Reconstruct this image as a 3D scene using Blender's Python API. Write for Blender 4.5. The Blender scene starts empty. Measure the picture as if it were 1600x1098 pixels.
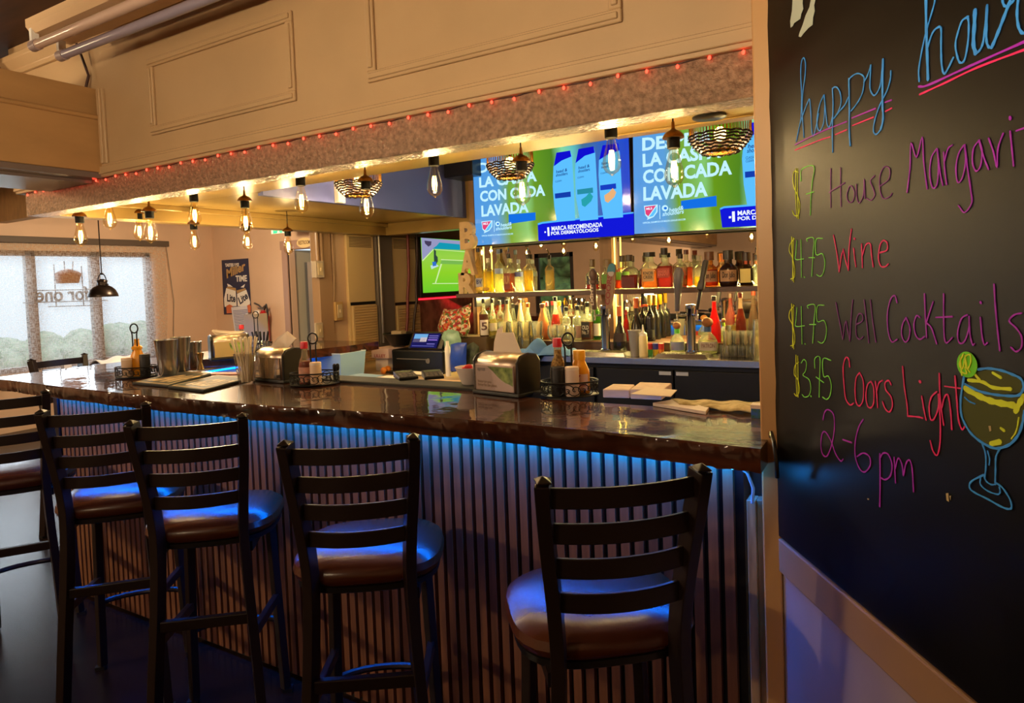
import bpy, math, random
from mathutils import Vector, Matrix
import numpy as np
random.seed(7)
C = bpy.context.scene.collection
SC = bpy.context.scene
PI = math.pi

# ------------------------------------------------------------------ camera
# solved from the photograph's vanishing points; x runs along the bar front, y into the bar, z up
FPX, CX, CY, CAMH = 1031.0, 806.8, 481.2, 1.5
YAW, PIT, ROL = math.radians(30.06), math.radians(2.389), math.radians(-2.164)
FWD = Vector((-math.sin(YAW)*math.cos(PIT), math.cos(YAW)*math.cos(PIT), -math.sin(PIT)))
_r = Vector((math.cos(YAW), math.sin(YAW), 0)); _u = _r.cross(FWD)
RGT = _r*math.cos(ROL) + _u*math.sin(ROL)
UPV = -_r*math.sin(ROL) + _u*math.cos(ROL)
EYE = Vector((0, 0, CAMH))
cd = bpy.data.cameras.new('camera'); cam = bpy.data.objects.new('camera', cd); C.objects.link(cam)
cd.sensor_fit = 'HORIZONTAL'; cd.sensor_width = 36; cd.lens = FPX/1600*36
cd.shift_x = (800-CX)/1600; cd.shift_y = (CY-549)/1600
cd.clip_start = 0.02
m = Matrix((RGT, UPV, -FWD)).transposed().to_4x4(); m.translation = EYE
cam.matrix_world = m
SC.camera = cam

def ray(x, y): return FWD + RGT*((x-CX)/FPX) - UPV*((y-CY)/FPX)
def atz(x, y, z): d = ray(x, y); return EYE + d*((z-CAMH)/d.z)
def aty(x, y, Y): d = ray(x, y); return EYE + d*(Y/d.y)
def atx(x, y, X): d = ray(x, y); return EYE + d*(X/d.x)

# ------------------------------------------------------------------ world, lamps of the room, exposure
w = bpy.data.worlds.new('world'); SC.world = w; w.use_nodes = True
bg = w.node_tree.nodes['Background']; bg.inputs[0].default_value = (0.76, 0.89, 1.0, 1); bg.inputs[1].default_value = 0.95
SC.view_settings.view_transform = 'Standard'; SC.view_settings.look = 'None'
SC.view_settings.gamma = 1; SC.view_settings.use_curve_mapping = False
SC.view_settings.exposure = 0.2
cy = SC.cycles
cy.max_bounces = 8; cy.diffuse_bounces = 4; cy.glossy_bounces = 4; cy.transmission_bounces = 6; cy.transparent_max_bounces = 32
cy.caustics_reflective = False; cy.caustics_refractive = False
cy.sample_clamp_indirect = 4.0
cy.use_denoising = True
cy.use_adaptive_sampling = True; cy.adaptive_threshold = 0.02

def area(name, loc, size, power, col, rot, sy=None, parent=None, spread=None):
    l = bpy.data.lights.new(name, 'AREA'); l.energy = power; l.color = col
    l.shape = 'RECTANGLE' if sy else 'DISK'; l.size = size
    if sy: l.size_y = sy
    if spread: l.spread = math.radians(spread)
    o = bpy.data.objects.new(name, l); C.objects.link(o); o.location = loc; o.rotation_euler = rot
    if parent: o.parent = parent
    return o
def point(name, loc, power, col, rad=0.02, parent=None):
    l = bpy.data.lights.new(name, 'POINT'); l.energy = power; l.color = col; l.shadow_soft_size = rad
    o = bpy.data.objects.new(name, l); C.objects.link(o); o.location = loc
    if parent: o.parent = parent
    return o
# daylight falling on the big window from outside, and through the window and glazed door behind the camera
area('daylight_front', (-10.6, 4.2, 3.0), 3.4, 210, (0.76, 0.89, 1.0), (0, math.radians(-62), 0), 3.4)
area('daylight_rear', (-6.6, -6.6, 4.6), 2.4, 120, (0.95, 0.97, 1.0), (math.radians(40), 0, 0), 2.2)

# ------------------------------------------------------------------ materials
MATS = {}
def lin(c):
    return tuple((v/12.92 if v <= 0.04045 else ((v+0.055)/1.055)**2.4) for v in [x/255 for x in c])
def mat(name, col, rough=0.5, metal=0.0, spec=0.5, coat=0.0, noise=0.0, nscale=8.0, bump=0.0, bscale=60.0,
        emit=None, estr=0.0, stretch=None, col2=None, sheen=0.0):
    if name in MATS: return MATS[name]
    M = bpy.data.materials.new(name); M.use_nodes = True; nt = M.node_tree
    b = nt.nodes['Principled BSDF']; c = lin(col)
    b.inputs['Base Color'].default_value = (*c, 1); b.inputs['Roughness'].default_value = rough
    b.inputs['Metallic'].default_value = metal; b.inputs['Specular IOR Level'].default_value = spec
    b.inputs['Coat Weight'].default_value = coat; b.inputs['Coat Roughness'].default_value = 0.08
    if emit is not None:
        b.inputs['Emission Color'].default_value = (*lin(emit), 1); b.inputs['Emission Strength'].default_value = estr
    if noise or bump or col2:
        tc = nt.nodes.new('ShaderNodeTexCoord'); mp = nt.nodes.new('ShaderNodeMapping')
        nt.links.new(tc.outputs['Object'], mp.inputs[0])
        if stretch: mp.inputs['Scale'].default_value = stretch
    if noise or col2:
        n = nt.nodes.new('ShaderNodeTexNoise'); n.inputs['Scale'].default_value = nscale; n.inputs['Detail'].default_value = 6
        nt.links.new(mp.outputs[0], n.inputs[0])
        r = nt.nodes.new('ShaderNodeValToRGB'); nt.links.new(n.outputs[0], r.inputs[0])
        a = tuple(max(0, v*(1-noise)) for v in c); d = lin(col2) if col2 else tuple(min(1, v*(1+noise)) for v in c)
        r.color_ramp.elements[0].color = (*a, 1); r.color_ramp.elements[1].color = (*d, 1)
        r.color_ramp.elements[0].position = .35; r.color_ramp.elements[1].position = .65
        nt.links.new(r.outputs[0], b.inputs['Base Color'])
    if bump:
        n2 = nt.nodes.new('ShaderNodeTexNoise'); n2.inputs['Scale'].default_value = bscale; n2.inputs['Detail'].default_value = 8
        nt.links.new(mp.outputs[0], n2.inputs[0])
        bp = nt.nodes.new('ShaderNodeBump'); bp.inputs['Strength'].default_value = bump; bp.inputs['Distance'].default_value = 0.02
        nt.links.new(n2.outputs[0], bp.inputs['Height']); nt.links.new(bp.outputs[0], b.inputs['Normal'])
    MATS[name] = M; return M
def emis(name, col, s):
    if name in MATS: return MATS[name]
    M = bpy.data.materials.new(name); M.use_nodes = True; nt = M.node_tree; nt.nodes.clear()
    e = nt.nodes.new('ShaderNodeEmission'); e.inputs[0].default_value = (*lin(col), 1); e.inputs[1].default_value = s
    o = nt.nodes.new('ShaderNodeOutputMaterial'); nt.links.new(e.outputs[0], o.inputs[0])
    MATS[name] = M; return M
def glass(name, tint=(255, 255, 255), refl=1.0, rough=0.02, edge=0.75, milk=0.0):
    """thin clear or tinted glass: see-through with a fresnel reflection on both faces"""
    if name in MATS: return MATS[name]
    M = bpy.data.materials.new(name); M.use_nodes = True; nt = M.node_tree; nt.nodes.clear()
    t = nt.nodes.new('ShaderNodeBsdfTransparent'); g = nt.nodes.new('ShaderNodeBsdfGlossy'); g.inputs['Roughness'].default_value = rough
    lw = nt.nodes.new('ShaderNodeLayerWeight'); lw.inputs[0].default_value = 0.35
    rp = nt.nodes.new('ShaderNodeValToRGB'); c = lin(tint)
    # seen edge-on the wall of a bottle is thicker, so its tint is deeper there
    rp.color_ramp.elements[0].color = (*c, 1); rp.color_ramp.elements[1].color = (*[v*edge for v in c], 1)
    rp.color_ramp.elements[0].position = 0.45; rp.color_ramp.elements[1].position = 1.0
    nt.links.new(lw.outputs['Facing'], rp.inputs[0]); nt.links.new(rp.outputs[0], t.inputs[0])
    fr = nt.nodes.new('ShaderNodeFresnel'); fr.inputs[0].default_value = 1.45
    mu = nt.nodes.new('ShaderNodeMath'); mu.operation = 'MULTIPLY'; mu.inputs[1].default_value = refl
    nt.links.new(fr.outputs[0], mu.inputs[0])
    mx = nt.nodes.new('ShaderNodeMixShader'); nt.links.new(mu.outputs[0], mx.inputs[0])
    nt.links.new(t.outputs[0], mx.inputs[1]); nt.links.new(g.outputs[0], mx.inputs[2])
    out = mx
    if milk:   # translucent share added to make backlit glass and liquids glow
        tl = nt.nodes.new('ShaderNodeBsdfTranslucent'); tl.inputs[0].default_value = (*[v**.7 for v in c], 1)
        df = nt.nodes.new('ShaderNodeBsdfDiffuse'); df.inputs[0].default_value = (*[v**.7*.8 for v in c], 1)
        m1 = nt.nodes.new('ShaderNodeMixShader'); m1.inputs[0].default_value = .35
        nt.links.new(tl.outputs[0], m1.inputs[1]); nt.links.new(df.outputs[0], m1.inputs[2])
        m2 = nt.nodes.new('ShaderNodeMixShader'); m2.inputs[0].default_value = milk
        nt.links.new(mx.outputs[0], m2.inputs[1]); nt.links.new(m1.outputs[0], m2.inputs[2]); out = m2
    o = nt.nodes.new('ShaderNodeOutputMaterial'); nt.links.new(out.outputs[0], o.inputs[0])
    MATS[name] = M; return M

# ------------------------------------------------------------------ mesh builder
class MB:
    def __init__(s, org=(0, 0, 0)): s.v = []; s.f = []; s.o = Vector(org); s.M = None
    def P(s, p):
        p = Vector(p)
        if s.M is not None: p = s.M @ p
        return tuple(p - s.o)
    def add(s, vs, fs):
        b = len(s.v); s.v += [s.P(p) for p in vs]; s.f += [tuple(i+b for i in f) for f in fs]; return s
    def box(s, x0, x1, y0, y1, z0, z1):
        return s.add([(x0,y0,z0),(x1,y0,z0),(x1,y1,z0),(x0,y1,z0),(x0,y0,z1),(x1,y0,z1),(x1,y1,z1),(x0,y1,z1)],
            [(0,3,2,1),(4,5,6,7),(0,1,5,4),(1,2,6,5),(2,3,7,6),(3,0,4,7)])
    def obox(s, a, ex, ey, ez):
        """box from corner a along three edge vectors"""
        a, ex, ey, ez = map(Vector, (a, ex, ey, ez))
        return s.add([a, a+ex, a+ex+ey, a+ey, a+ez, a+ex+ez, a+ex+ey+ez, a+ey+ez],
            [(0,3,2,1),(4,5,6,7),(0,1,5,4),(1,2,6,5),(2,3,7,6),(3,0,4,7)])
    def lathe(s, prof, c=(0, 0, 0), n=20, sx=1.0, sy=1.0, rot=0.0, power=None, ax=None):
        """profile [(radius, height)] turned about z (or axis ax); power>2 makes a squarish section"""
        c = Vector(c); vs = []; fs = []
        Q = Vector((0, 0, 1)).rotation_difference(Vector(ax).normalized()) if ax else None
        for r, z in prof:
            for i in range(n):
                a = 2*PI*i/n + rot; k = 1
                if power: k = 1/((abs(math.cos(a-rot))**power + abs(math.sin(a-rot))**power)**(1/power))
                p = Vector((r*k*math.cos(a)*sx, r*k*math.sin(a)*sy, z))
                if Q: p = Q @ p
                vs.append(c+p)
        for j in range(len(prof)-1):
            for i in range(n):
                fs.append((j*n+i, j*n+(i+1) % n, (j+1)*n+(i+1) % n, (j+1)*n+i))
        if prof[0][0] > 1e-5: fs.append(tuple(range(n))[::-1])
        if prof[-1][0] > 1e-5: fs.append(tuple((len(prof)-1)*n+i for i in range(n)))
        return s.add(vs, fs)
    def cyl(s, a, b, r, n=12, r2=None):
        a, b = Vector(a), Vector(b); L = (b-a).length
        return s.lathe([(r, 0), (r if r2 is None else r2, L)], a, n, ax=(b-a))
    def tube(s, pts, r, n=8, closed=False, sect=None):
        """tube along points; r number or list; sect=(w,h) gives a rectangular section"""
        pts = [Vector(p) for p in pts]; N = len(pts); vs = []; fs = []
        rs = r if isinstance(r, (list, tuple)) else [r]*N
        up = Vector((0, 0, 1)); prev = None
        k = 4 if sect else n
        for i, p in enumerate(pts):
            if closed: t = (pts[(i+1) % N]-pts[i-1])
            else: t = pts[min(i+1, N-1)]-pts[max(i-1, 0)]
            t.normalize()
            if prev is None:
                a = t.cross(up)
                if a.length < 0.05: a = t.cross(Vector((1, 0, 0)) if abs(t.x) < .9 else Vector((0, 1, 0)))
                a.normalize()
            else:
                a = prev - t*prev.dot(t)
                a = a.normalized() if a.length > 1e-6 else prev
            b = t.cross(a); prev = a
            if sect:
                w, h = sect[0]/2*rs[i], sect[1]/2*rs[i]
                vs += [p+a*w+b*h, p-a*w+b*h, p-a*w-b*h, p+a*w-b*h]
            else:
                vs += [p + a*(math.cos(2*PI*j/n)*rs[i]) + b*(math.sin(2*PI*j/n)*rs[i]) for j in range(n)]
        M = N if closed else N-1
        for i in range(M):
            i2 = (i+1) % N
            for j in range(k): fs.append((i*k+j, i*k+(j+1) % k, i2*k+(j+1) % k, i2*k+j))
        if not closed: fs += [tuple(range(k))[::-1], tuple((N-1)*k+j for j in range(k))]
        return s.add(vs, fs)
    def prism(s, poly, d):
        """extrude a planar polygon (3D points) by vector d"""
        poly = [Vector(p) for p in poly]; d = Vector(d); n = len(poly)
        return s.add(poly+[p+d for p in poly], [tuple(range(n))[::-1], tuple(range(n, 2*n))] +
            [(i, (i+1) % n, n+(i+1) % n, n+i) for i in range(n)])
    def grid(s, fn, nu, nv, closed_u=False):
        vs = [fn(i/(nu), j/(nv)) for j in range(nv+1) for i in range(nu+1)]
        return s.add(vs, [(j*(nu+1)+i, j*(nu+1)+i+1, (j+1)*(nu+1)+i+1, (j+1)*(nu+1)+i) for j in range(nv) for i in range(nu)])
    def ell(s, c, rx, ry, rz, n=12, m=8):
        c = Vector(c); vs = []; fs = []
        for j in range(m+1):
            th = PI*j/m
            for i in range(n):
                a = 2*PI*i/n; vs.append(c+Vector((rx*math.sin(th)*math.cos(a), ry*math.sin(th)*math.sin(a), -rz*math.cos(th))))
        for j in range(m):
            for i in range(n): fs.append((j*n+i, j*n+(i+1) % n, (j+1)*n+(i+1) % n, (j+1)*n+i))
        return s.add(vs, fs)
    def build(s, name, material, parent=None, smooth=True, bevel=0.0, seg=2, solid=0.0, sub=0):
        me = bpy.data.meshes.new(name); me.from_pydata(s.v, [], s.f)
        me.materials.append(material)
        if smooth:
            me.polygons.foreach_set('use_smooth', [True]*len(me.polygons))
            try: me.set_sharp_from_angle(angle=math.radians(38))
            except Exception: pass
        me.update()
        o = bpy.data.objects.new(name, me); C.objects.link(o)
        if parent is not None: o.parent = parent
        if solid:
            md = o.modifiers.new('solid', 'SOLIDIFY'); md.thickness = solid; md.offset = 0
        if bevel:
            md = o.modifiers.new('bevel', 'BEVEL'); md.width = bevel; md.segments = seg; md.limit_method = 'ANGLE'; md.angle_limit = math.radians(40)
        if sub:
            md = o.modifiers.new('sub', 'SUBSURF'); md.levels = sub; md.render_levels = sub
        return o

def thing(name, label, cat, loc=(0, 0, 0), rotz=0, group=None):
    o = bpy.data.objects.new(name, None); C.objects.link(o); o.empty_display_size = .05
    o.location = loc; o.rotation_euler = (0, 0, rotz); tag(o, label, cat, group); return o
def tag(o, label, cat, group=None):
    o['label'] = label; o['category'] = cat
    if group: o['group'] = group
    return o
def struct(o): o['kind'] = 'structure'; return o
def dup(root, loc=None, rotz=None, label=None, group=None):
    r = root.copy(); C.objects.link(r)
    if loc is not None: r.location = loc
    if rotz is not None: r.rotation_euler = (0, 0, rotz)
    if label: r['label'] = label
    if group: r['group'] = group
    for ch in list(root.children):
        c = ch.copy(); C.objects.link(c); c.parent = r
        for g in ch.children:
            d = g.copy(); C.objects.link(d); d.parent = c
    return r
def lettering(name, s, material, parent, o, xv, h, depth=0.0006, bold=0.0, lift=0.0, nv=None, shear=0.0, upv=None):
    """solid letters: baseline starts at o, runs along vector xv (its length is the width), cap height h; all in the parent's space"""
    cu = bpy.data.curves.new(name, 'FONT'); cu.body = s; cu.size = 1; cu.offset = bold; cu.resolution_u = 3; cu.shear = shear
    t = bpy.data.objects.new(name, cu); C.objects.link(t)
    dg = bpy.context.evaluated_depsgraph_get()
    me = bpy.data.meshes.new_from_object(t.evaluated_get(dg)); bpy.data.objects.remove(t); bpy.data.curves.remove(cu)
    xs = [v.co.x for v in me.vertices]; ys = [v.co.y for v in me.vertices]
    o, xv = Vector(o), Vector(xv); W = xv.length; xd = xv.normalized()
    up = Vector(upv) if upv is not None else Vector((0, 0, 1)); up = (up - xd*up.dot(xd)).normalized(); nd = xd.cross(up)
    if nv is not None and nd.dot(Vector(nv)) < 0: nd = -nd
    x0, x1 = min(xs), max(xs); H = max(ys) - max(0, min(ys)); H = H if H > 0 else 1
    vs = []
    for k in (lift+depth, lift):
        vs += [o + xd*((v.co.x-x0)/(x1-x0)*W) + up*(v.co.y/H*h) + nd*k for v in me.vertices]
    n = len(me.vertices); fs = [tuple(p.vertices) for p in me.polygons]
    ec = {}
    for f in fs:
        for i in range(len(f)):
            e = (f[i], f[(i+1) % len(f)]); ec[e] = ec.get(e, 0)+1
    side = [(b, a, a+n, b+n) for (a, b) in ec if (b, a) not in ec]
    bpy.data.meshes.remove(me)
    mb = MB(); mb.add(vs, fs+[tuple(i+n for i in f)[::-1] for f in fs]+side)
    return mb.build(name, material, parent, smooth=False)

# ------------------------------------------------------------------ paints and finishes
PAINT = mat('tan_paint', (190, 158, 118), rough=.38, noise=.05, nscale=3, bump=.02, bscale=90)
WALLP = mat('wall_paint', (206, 174, 146), rough=.55, noise=.04, nscale=2)
BEAMP = mat('beam_paint', (180, 138, 88), rough=.5, noise=.12, nscale=4, stretch=(6, .6, 2), bump=.05)
OCHRE = mat('soffit_board', (164, 136, 80), rough=.28, noise=.08, nscale=3, bump=.06, bscale=140)
STUCCO = mat('silver_brown_stucco', (172, 142, 116), rough=.30, metal=.35, noise=.3, nscale=60, bump=1.0, bscale=70)
DARKC = mat('dark_ceiling', (70, 38, 14), rough=.6, noise=.35, nscale=3, stretch=(1, 5, 1))
GREYBLUE = mat('tv_glow_blue', (92, 102, 170), rough=.45)  # blue glow of the televisions put into the soffit face's base colour
GREYWALL = mat('grey_paint', (158, 138, 130), rough=.5, noise=.05, nscale=4)
BLACK = mat('black', (14, 13, 14), rough=.45)
SATINBLACK = mat('satin_black', (20, 18, 18), rough=.32)
WHITE = mat('white', (232, 228, 222), rough=.5)
CREAM = mat('cream_enamel', (218, 190, 140), rough=.35)
STEEL = mat('brushed_steel', (176, 174, 172), rough=.24, metal=1.0, noise=.06, nscale=30, stretch=(1, 1, 12))
CHROME = mat('chrome', (205, 205, 208), rough=.08, metal=1.0)
BRASS = mat('aged_brass', (120, 82, 40), rough=.28, metal=1.0)
GOLD = mat('gold_wire', (190, 140, 60), rough=.25, metal=1.0)
REDP = mat('red_plastic', (176, 22, 26), rough=.4)

def plank_mat():
    M = bpy.data.materials.new('dark_plank_floor'); M.use_nodes = True; nt = M.node_tree; b = nt.nodes['Principled BSDF']
    tc = nt.nodes.new('ShaderNodeTexCoord'); br = nt.nodes.new('ShaderNodeTexBrick')
    br.inputs['Scale'].default_value = 1; br.inputs['Brick Width'].default_value = 1.2; br.inputs['Row Height'].default_value = .15
    br.inputs['Mortar Size'].default_value = .002; br.offset = .37
    br.inputs['Color1'].default_value = (*lin((50, 32, 25)), 1); br.inputs['Color2'].default_value = (*lin((36, 25, 21)), 1); br.inputs['Mortar'].default_value = (*lin((14, 10, 9)), 1)
    nt.links.new(tc.outputs['Object'], br.inputs[0])
    mp = nt.nodes.new('ShaderNodeMapping'); mp.inputs['Scale'].default_value = (2, 40, 1); nt.links.new(tc.outputs['Object'], mp.inputs[0])
    n = nt.nodes.new('ShaderNodeTexNoise'); n.inputs['Scale'].default_value = 2; n.inputs['Detail'].default_value = 8; nt.links.new(mp.outputs[0], n.inputs[0])
    mx = nt.nodes.new('ShaderNodeMixRGB'); mx.blend_type = 'MULTIPLY'; mx.inputs[0].default_value = .7
    nt.links.new(br.outputs[0], mx.inputs[1]); nt.links.new(n.outputs[0], mx.inputs[2]); nt.links.new(mx.outputs[0], b.inputs['Base Color'])
    b.inputs['Roughness'].default_value = .26; b.inputs['Specular IOR Level'].default_value = .13
    bp = nt.nodes.new('ShaderNodeBump'); bp.inputs['Strength'].default_value = .12; nt.links.new(n.outputs[0], bp.inputs['Height']); nt.links.new(bp.outputs[0], b.inputs['Normal'])
    return M
FLOORM = plank_mat()
def slab_mat():
    """dark stained live-edge wood under a thick clear coat"""
    M = bpy.data.materials.new('lacquered_slab_wood'); M.use_nodes = True; nt = M.node_tree; b = nt.nodes['Principled BSDF']
    tc = nt.nodes.new('ShaderNodeTexCoord'); mp = nt.nodes.new('ShaderNodeMapping'); mp.inputs['Scale'].default_value = (.7, 7, 7)
    nt.links.new(tc.outputs['Object'], mp.inputs[0])
    n = nt.nodes.new('ShaderNodeTexNoise'); n.inputs['Scale'].default_value = 2.2; n.inputs['Detail'].default_value = 9; n.inputs['Distortion'].default_value = 1.2
    nt.links.new(mp.outputs[0], n.inputs[0])
    r = nt.nodes.new('ShaderNodeValToRGB'); nt.links.new(n.outputs[0], r.inputs[0])
    r.color_ramp.elements[0].color = (*lin((36, 16, 9)), 1); r.color_ramp.elements[1].color = (*lin((98, 50, 26)), 1)
    r.color_ramp.elements[0].position = .35; r.color_ramp.elements[1].position = .75
    nt.links.new(r.outputs[0], b.inputs['Base Color']); b.inputs['Roughness'].default_value = .35; b.inputs['Specular IOR Level'].default_value = .08
    b.inputs['Coat Weight'].default_value = 1; b.inputs['Coat Roughness'].default_value = .03; b.inputs['Coat IOR'].default_value = 1.5
    n2 = nt.nodes.new('ShaderNodeTexNoise'); n2.inputs['Scale'].default_value = 9; n2.inputs['Detail'].default_value = 3; nt.links.new(tc.outputs['Object'], n2.inputs[0])
    bp = nt.nodes.new('ShaderNodeBump'); bp.inputs['Strength'].default_value = .05; bp.inputs['Distance'].default_value = .02
    nt.links.new(n2.outputs[0], bp.inputs['Height']); nt.links.new(bp.outputs[0], b.inputs['Coat Normal'])
    return M
SLABM = slab_mat()

# ------------------------------------------------------------------ room shell
ZC = 2.78
struct(MB().box(-9.0, 2.0, -5.2, 6.6, -.1, 0).build('floor', FLOORM, smooth=False))
struct(MB().box(-9.0, 2.0, -5.2, 7.6, ZC, ZC+.1).build('ceiling', DARKC, smooth=False))
# window wall on the left, with its opening
WX = -8.7; WY0, WY1, WZ0, WZ1 = 2.35, 5.27, .66, 2.06
struct(MB().box(WX-.15, WX, -5.2, WY0, 0, ZC).box(WX-.15, WX, WY1, 6.35, 0, ZC).box(WX-.15, WX, WY0, WY1, 0, WZ0).box(WX-.15, WX, WY0, WY1, WZ1, ZC).build('wall_left', WALLP, smooth=False))
wf = MB(); T = .06
for (a, b) in ((WY0, WY0+T), (3.80, 3.90), (4.51, 4.62), (WY1-T, WY1)): wf.box(WX-.11, WX-.04, a, b, WZ0, WZ1)
wf.box(WX-.11, WX-.04, WY0, WY1, WZ0, WZ0+T).box(WX-.11, WX-.04, WY0, WY1, WZ1-T, WZ1)
win = struct(wf.build('window_1', mat('window_wood', (120, 92, 66), rough=.5), smooth=False))
MB().box(WX-.08, WX-.075, WY0, WY1, WZ0, WZ1).build('pane', glass('window_glass', refl=.8), win)
# poster wall at the far end with the restroom doorway
PY = 6.2; DX0, DX1, DZ = -7.12, -6.15, 2.03
struct(MB().box(-8.85, DX0, PY, PY+.12, 0, ZC).box(DX1, -2.4, PY, PY+.12, 0, ZC).box(DX0, DX1, PY, PY+.12, DZ, ZC).build('wall_back', WALLP, smooth=False))
fr = MB()
for a, b in ((DX0-.1, DX0), (DX1, DX1+.1)): fr.box(a, b, PY-.02, PY+.02, 0, DZ+.1)
fr.box(DX0-.12, DX1+.12, PY-.025, PY+.02, DZ, DZ+.12)
struct(fr.build('trim_1', mat('door_trim', (164, 132, 116), rough=.45), smooth=False, bevel=.004))
struct(MB().box(DX0-.1, DX0-.02, PY+.12, 7.5, 0, DZ).box(DX1+.02, DX1+.1, PY+.12, 7.5, 0, DZ).box(DX0-.1, DX1+.1, 7.45, 7.55, 0, DZ+.2).build('wall_passage', mat('passage_paint', (186, 174, 146), rough=.6), smooth=False))
dr = struct(MB().box(DX0+.26, DX1-.01, PY+.22, PY+.26, .01, DZ-.01).build('door_1', mat('door_grey', (188, 180, 168), rough=.4), smooth=False, bevel=.004))
xa_, xb_ = aty(476.5, 450, PY+.21).x, aty(500, 450, PY+.21).x
MB().obox((xa_, PY+.219, .3), (xb_-xa_, -.011, 0), (0, .01, 0), (0, 0, 1.56)).build('glazed_panel', mat('door_glazing', (206, 214, 222), rough=.05, metal=.9), dr, smooth=False)
# partition carrying the wall heaters
QY = atx(498, 420, -3.925).y; QX = aty(486, 420, QY).x
struct(MB().box(QX+.02, -3.95, QY+.02, PY, 0, ZC).build('wall_heater_side', WALLP, smooth=False))
struct(MB().box(QX, -3.925, QY, QY+.14, 0, 2.02).build('trim_2', mat('corner_board', (170, 138, 108), rough=.4), smooth=False, bevel=.004))
# back bar wall, recess beyond it, right end wall, rear walls
struct(MB().box(-2.86, -.15, 4.27, 4.42, 0, ZC).build('wall_bar', mat('bar_wall_paint', (176, 140, 104), rough=.5), smooth=False))
struct(MB().box(-2.86, -2.76, 4.42, PY, 0, ZC).build('wall_recess', mat('recess_stone', (150, 96, 78), rough=.8, noise=.4, nscale=9, bump=.5, bscale=14), smooth=False))
struct(MB().box(-.24, -.12, 1.72, 4.3, 0, ZC).build('wall_right', PAINT, smooth=False))
# rear wall behind the photographer (seen in the mirror): glazed door and window
RY = -5.0
struct(MB().box(-8.85, -7.3, RY-.12, RY, 0, ZC).box(-6.3, 1.9, RY-.12, RY, 0, ZC).box(-7.3, -6.3, RY-.12, RY, 2.1, ZC).build('wall_rear', WALLP, smooth=False))
d2 = MB()
for a, b in ((-7.3, -7.2), (-6.4, -6.3)): d2.box(a, b, RY-.09, RY-.03, 0, 2.1)
d2.box(-7.3, -6.3, RY-.09, RY-.03, 2.0, 2.1).box(-7.3, -6.3, RY-.09, RY-.03, 0, .25)
d2 = struct(d2.build('door_2', mat('dark_door_frame', (54, 48, 46), rough=.4), smooth=False))
MB().box(-7.2, -6.4, RY-.065, RY-.06, .25, 2.0).build('pane', MATS['window_glass'], d2)
# outside ground and greenery seen through window and door glass
struct(MB().box(-30, -8.9, -12, 24, -.25, -.15).build('ground_outside', mat('pale_asphalt', (176, 176, 172), rough=.8), smooth=False))
struct(MB().box(-12, 4, -16, -5.2, -.25, -.15).build('ground_rear', MATS['pale_asphalt'], smooth=False))
rr = random.Random(8); hb_ = MB()
for i in range(70): hb_.ell((-10.5+rr.uniform(0, 6), -8.6+rr.uniform(-.5, .5), rr.uniform(0, 2.6)), .45, .4, .4, 8, 6)
tag(hb_.build('shrub', mat('shrub_green', (96, 130, 74), rough=.9, noise=.5, nscale=5)), 'green shrub outside the glazed door, seen in the bar mirror', 'shrub')

# angled wall with the chalkboard: frame s along the wall, q out of it, z up
P0 = Vector((-.244, 1.64, 0)); WD = Vector((.55, -.8352, 0)).normalized(); WN = Vector((WD.y, -WD.x, 0))
def cw(s, q, z): return P0 + WD*s + WN*q + Vector((0, 0, z))
def cbox(mb, s0, s1, q0, q1, z0, z1): return mb.obox(cw(s0, q0, z0), WD*(s1-s0), WN*(q1-q0), (0, 0, z1-z0))
struct(cbox(MB(), 0, 3.6, -.12, 0, 0, ZC).build('wall_chalkboard', GREYWALL, smooth=False))
e = cw(3.6, 0, 0)
struct(MB().box(e.x, e.x+.12, RY, e.y+.1, 0, ZC).build('wall_rear_right', WALLP, smooth=False))
tr = MB(); cbox(tr, .012, 3.6, 0, .016, .792, .872); cbox(tr, .012, 3.6, 0, .016, 0, .09)
struct(tr.build('trim_3', mat('rail_paint', (156, 120, 84), rough=.42), smooth=False, bevel=.004))
cp = MB().box(-.287, -.245, 1.635, 1.72, 0, ZC)
struct(cp.build('trim_4', mat('post_paint', (204, 156, 100), rough=.42, bump=.03, bscale=30), smooth=False, bevel=.004))
struct(MB().box(-.334, -.312, 1.69, 1.735, 0, .93).box(-.312, -.296, 1.70, 1.735, 0, .93).build('trim_5', mat('peeling_post', (176, 146, 104), rough=.5, noise=.35, nscale=14, stretch=(3, 1, .4)), smooth=False, bevel=.002))

# soffit over the bar: panelled fascia, stuccoed beam, underside, inner faces
SXL, SXR, SY = -3.93, -.283, 1.695
fa = MB().box(SXL, SXR, SY, SY+.035, 2.04, ZC)
def moulding(mb, x0, x1, z0, z1, y, wd=.036):
    for a, b, c, d in ((x0, x1, z0, z0+wd), (x0, x1, z1-wd, z1), (x0, x0+wd, z0+wd, z1-wd), (x1-wd, x1, z0+wd, z1-wd)):
        mb.box(a, b, y-.012, y, c, d)
        g = .009
        mb.box(a+g, b-g, y-.019, y-.011, c+g, d-g)
for x0, x1 in ((-3.86, -3.55), (-2.733, -1.854), (-1.512, -.622)): moulding(fa, x0, x1, 2.172, 2.49, SY)
fa.box(SXL, SXR, SY-.010, SY, 2.04, 2.098).box(SXL, SXR, SY-.020, SY-.009, 2.052, 2.085)
fa.box(-3.13, -3.075, SY-.012, SY, 2.098, 2.43).box(-3.11, -3.09, SY-.02, SY-.011, 2.098, 2.43)
cr = [(SXL, SY, 2.63), (SXL, SY-.018, 2.63), (SXL, SY-.018, 2.652), (SXL, SY-.05, 2.69), (SXL, SY-.05, 2.715), (SXL, SY, 2.715)]
fa.prism(cr, (SXR-SXL, 0, 0))
struct(fa.build('trim_6', PAINT, smooth=False, bevel=.0025, seg=1))
struct(MB().box(-3.87, SXR, 1.702, 1.80, 1.925, 2.04).build('trim_7', STUCCO, smooth=False, bevel=.003))
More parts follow.
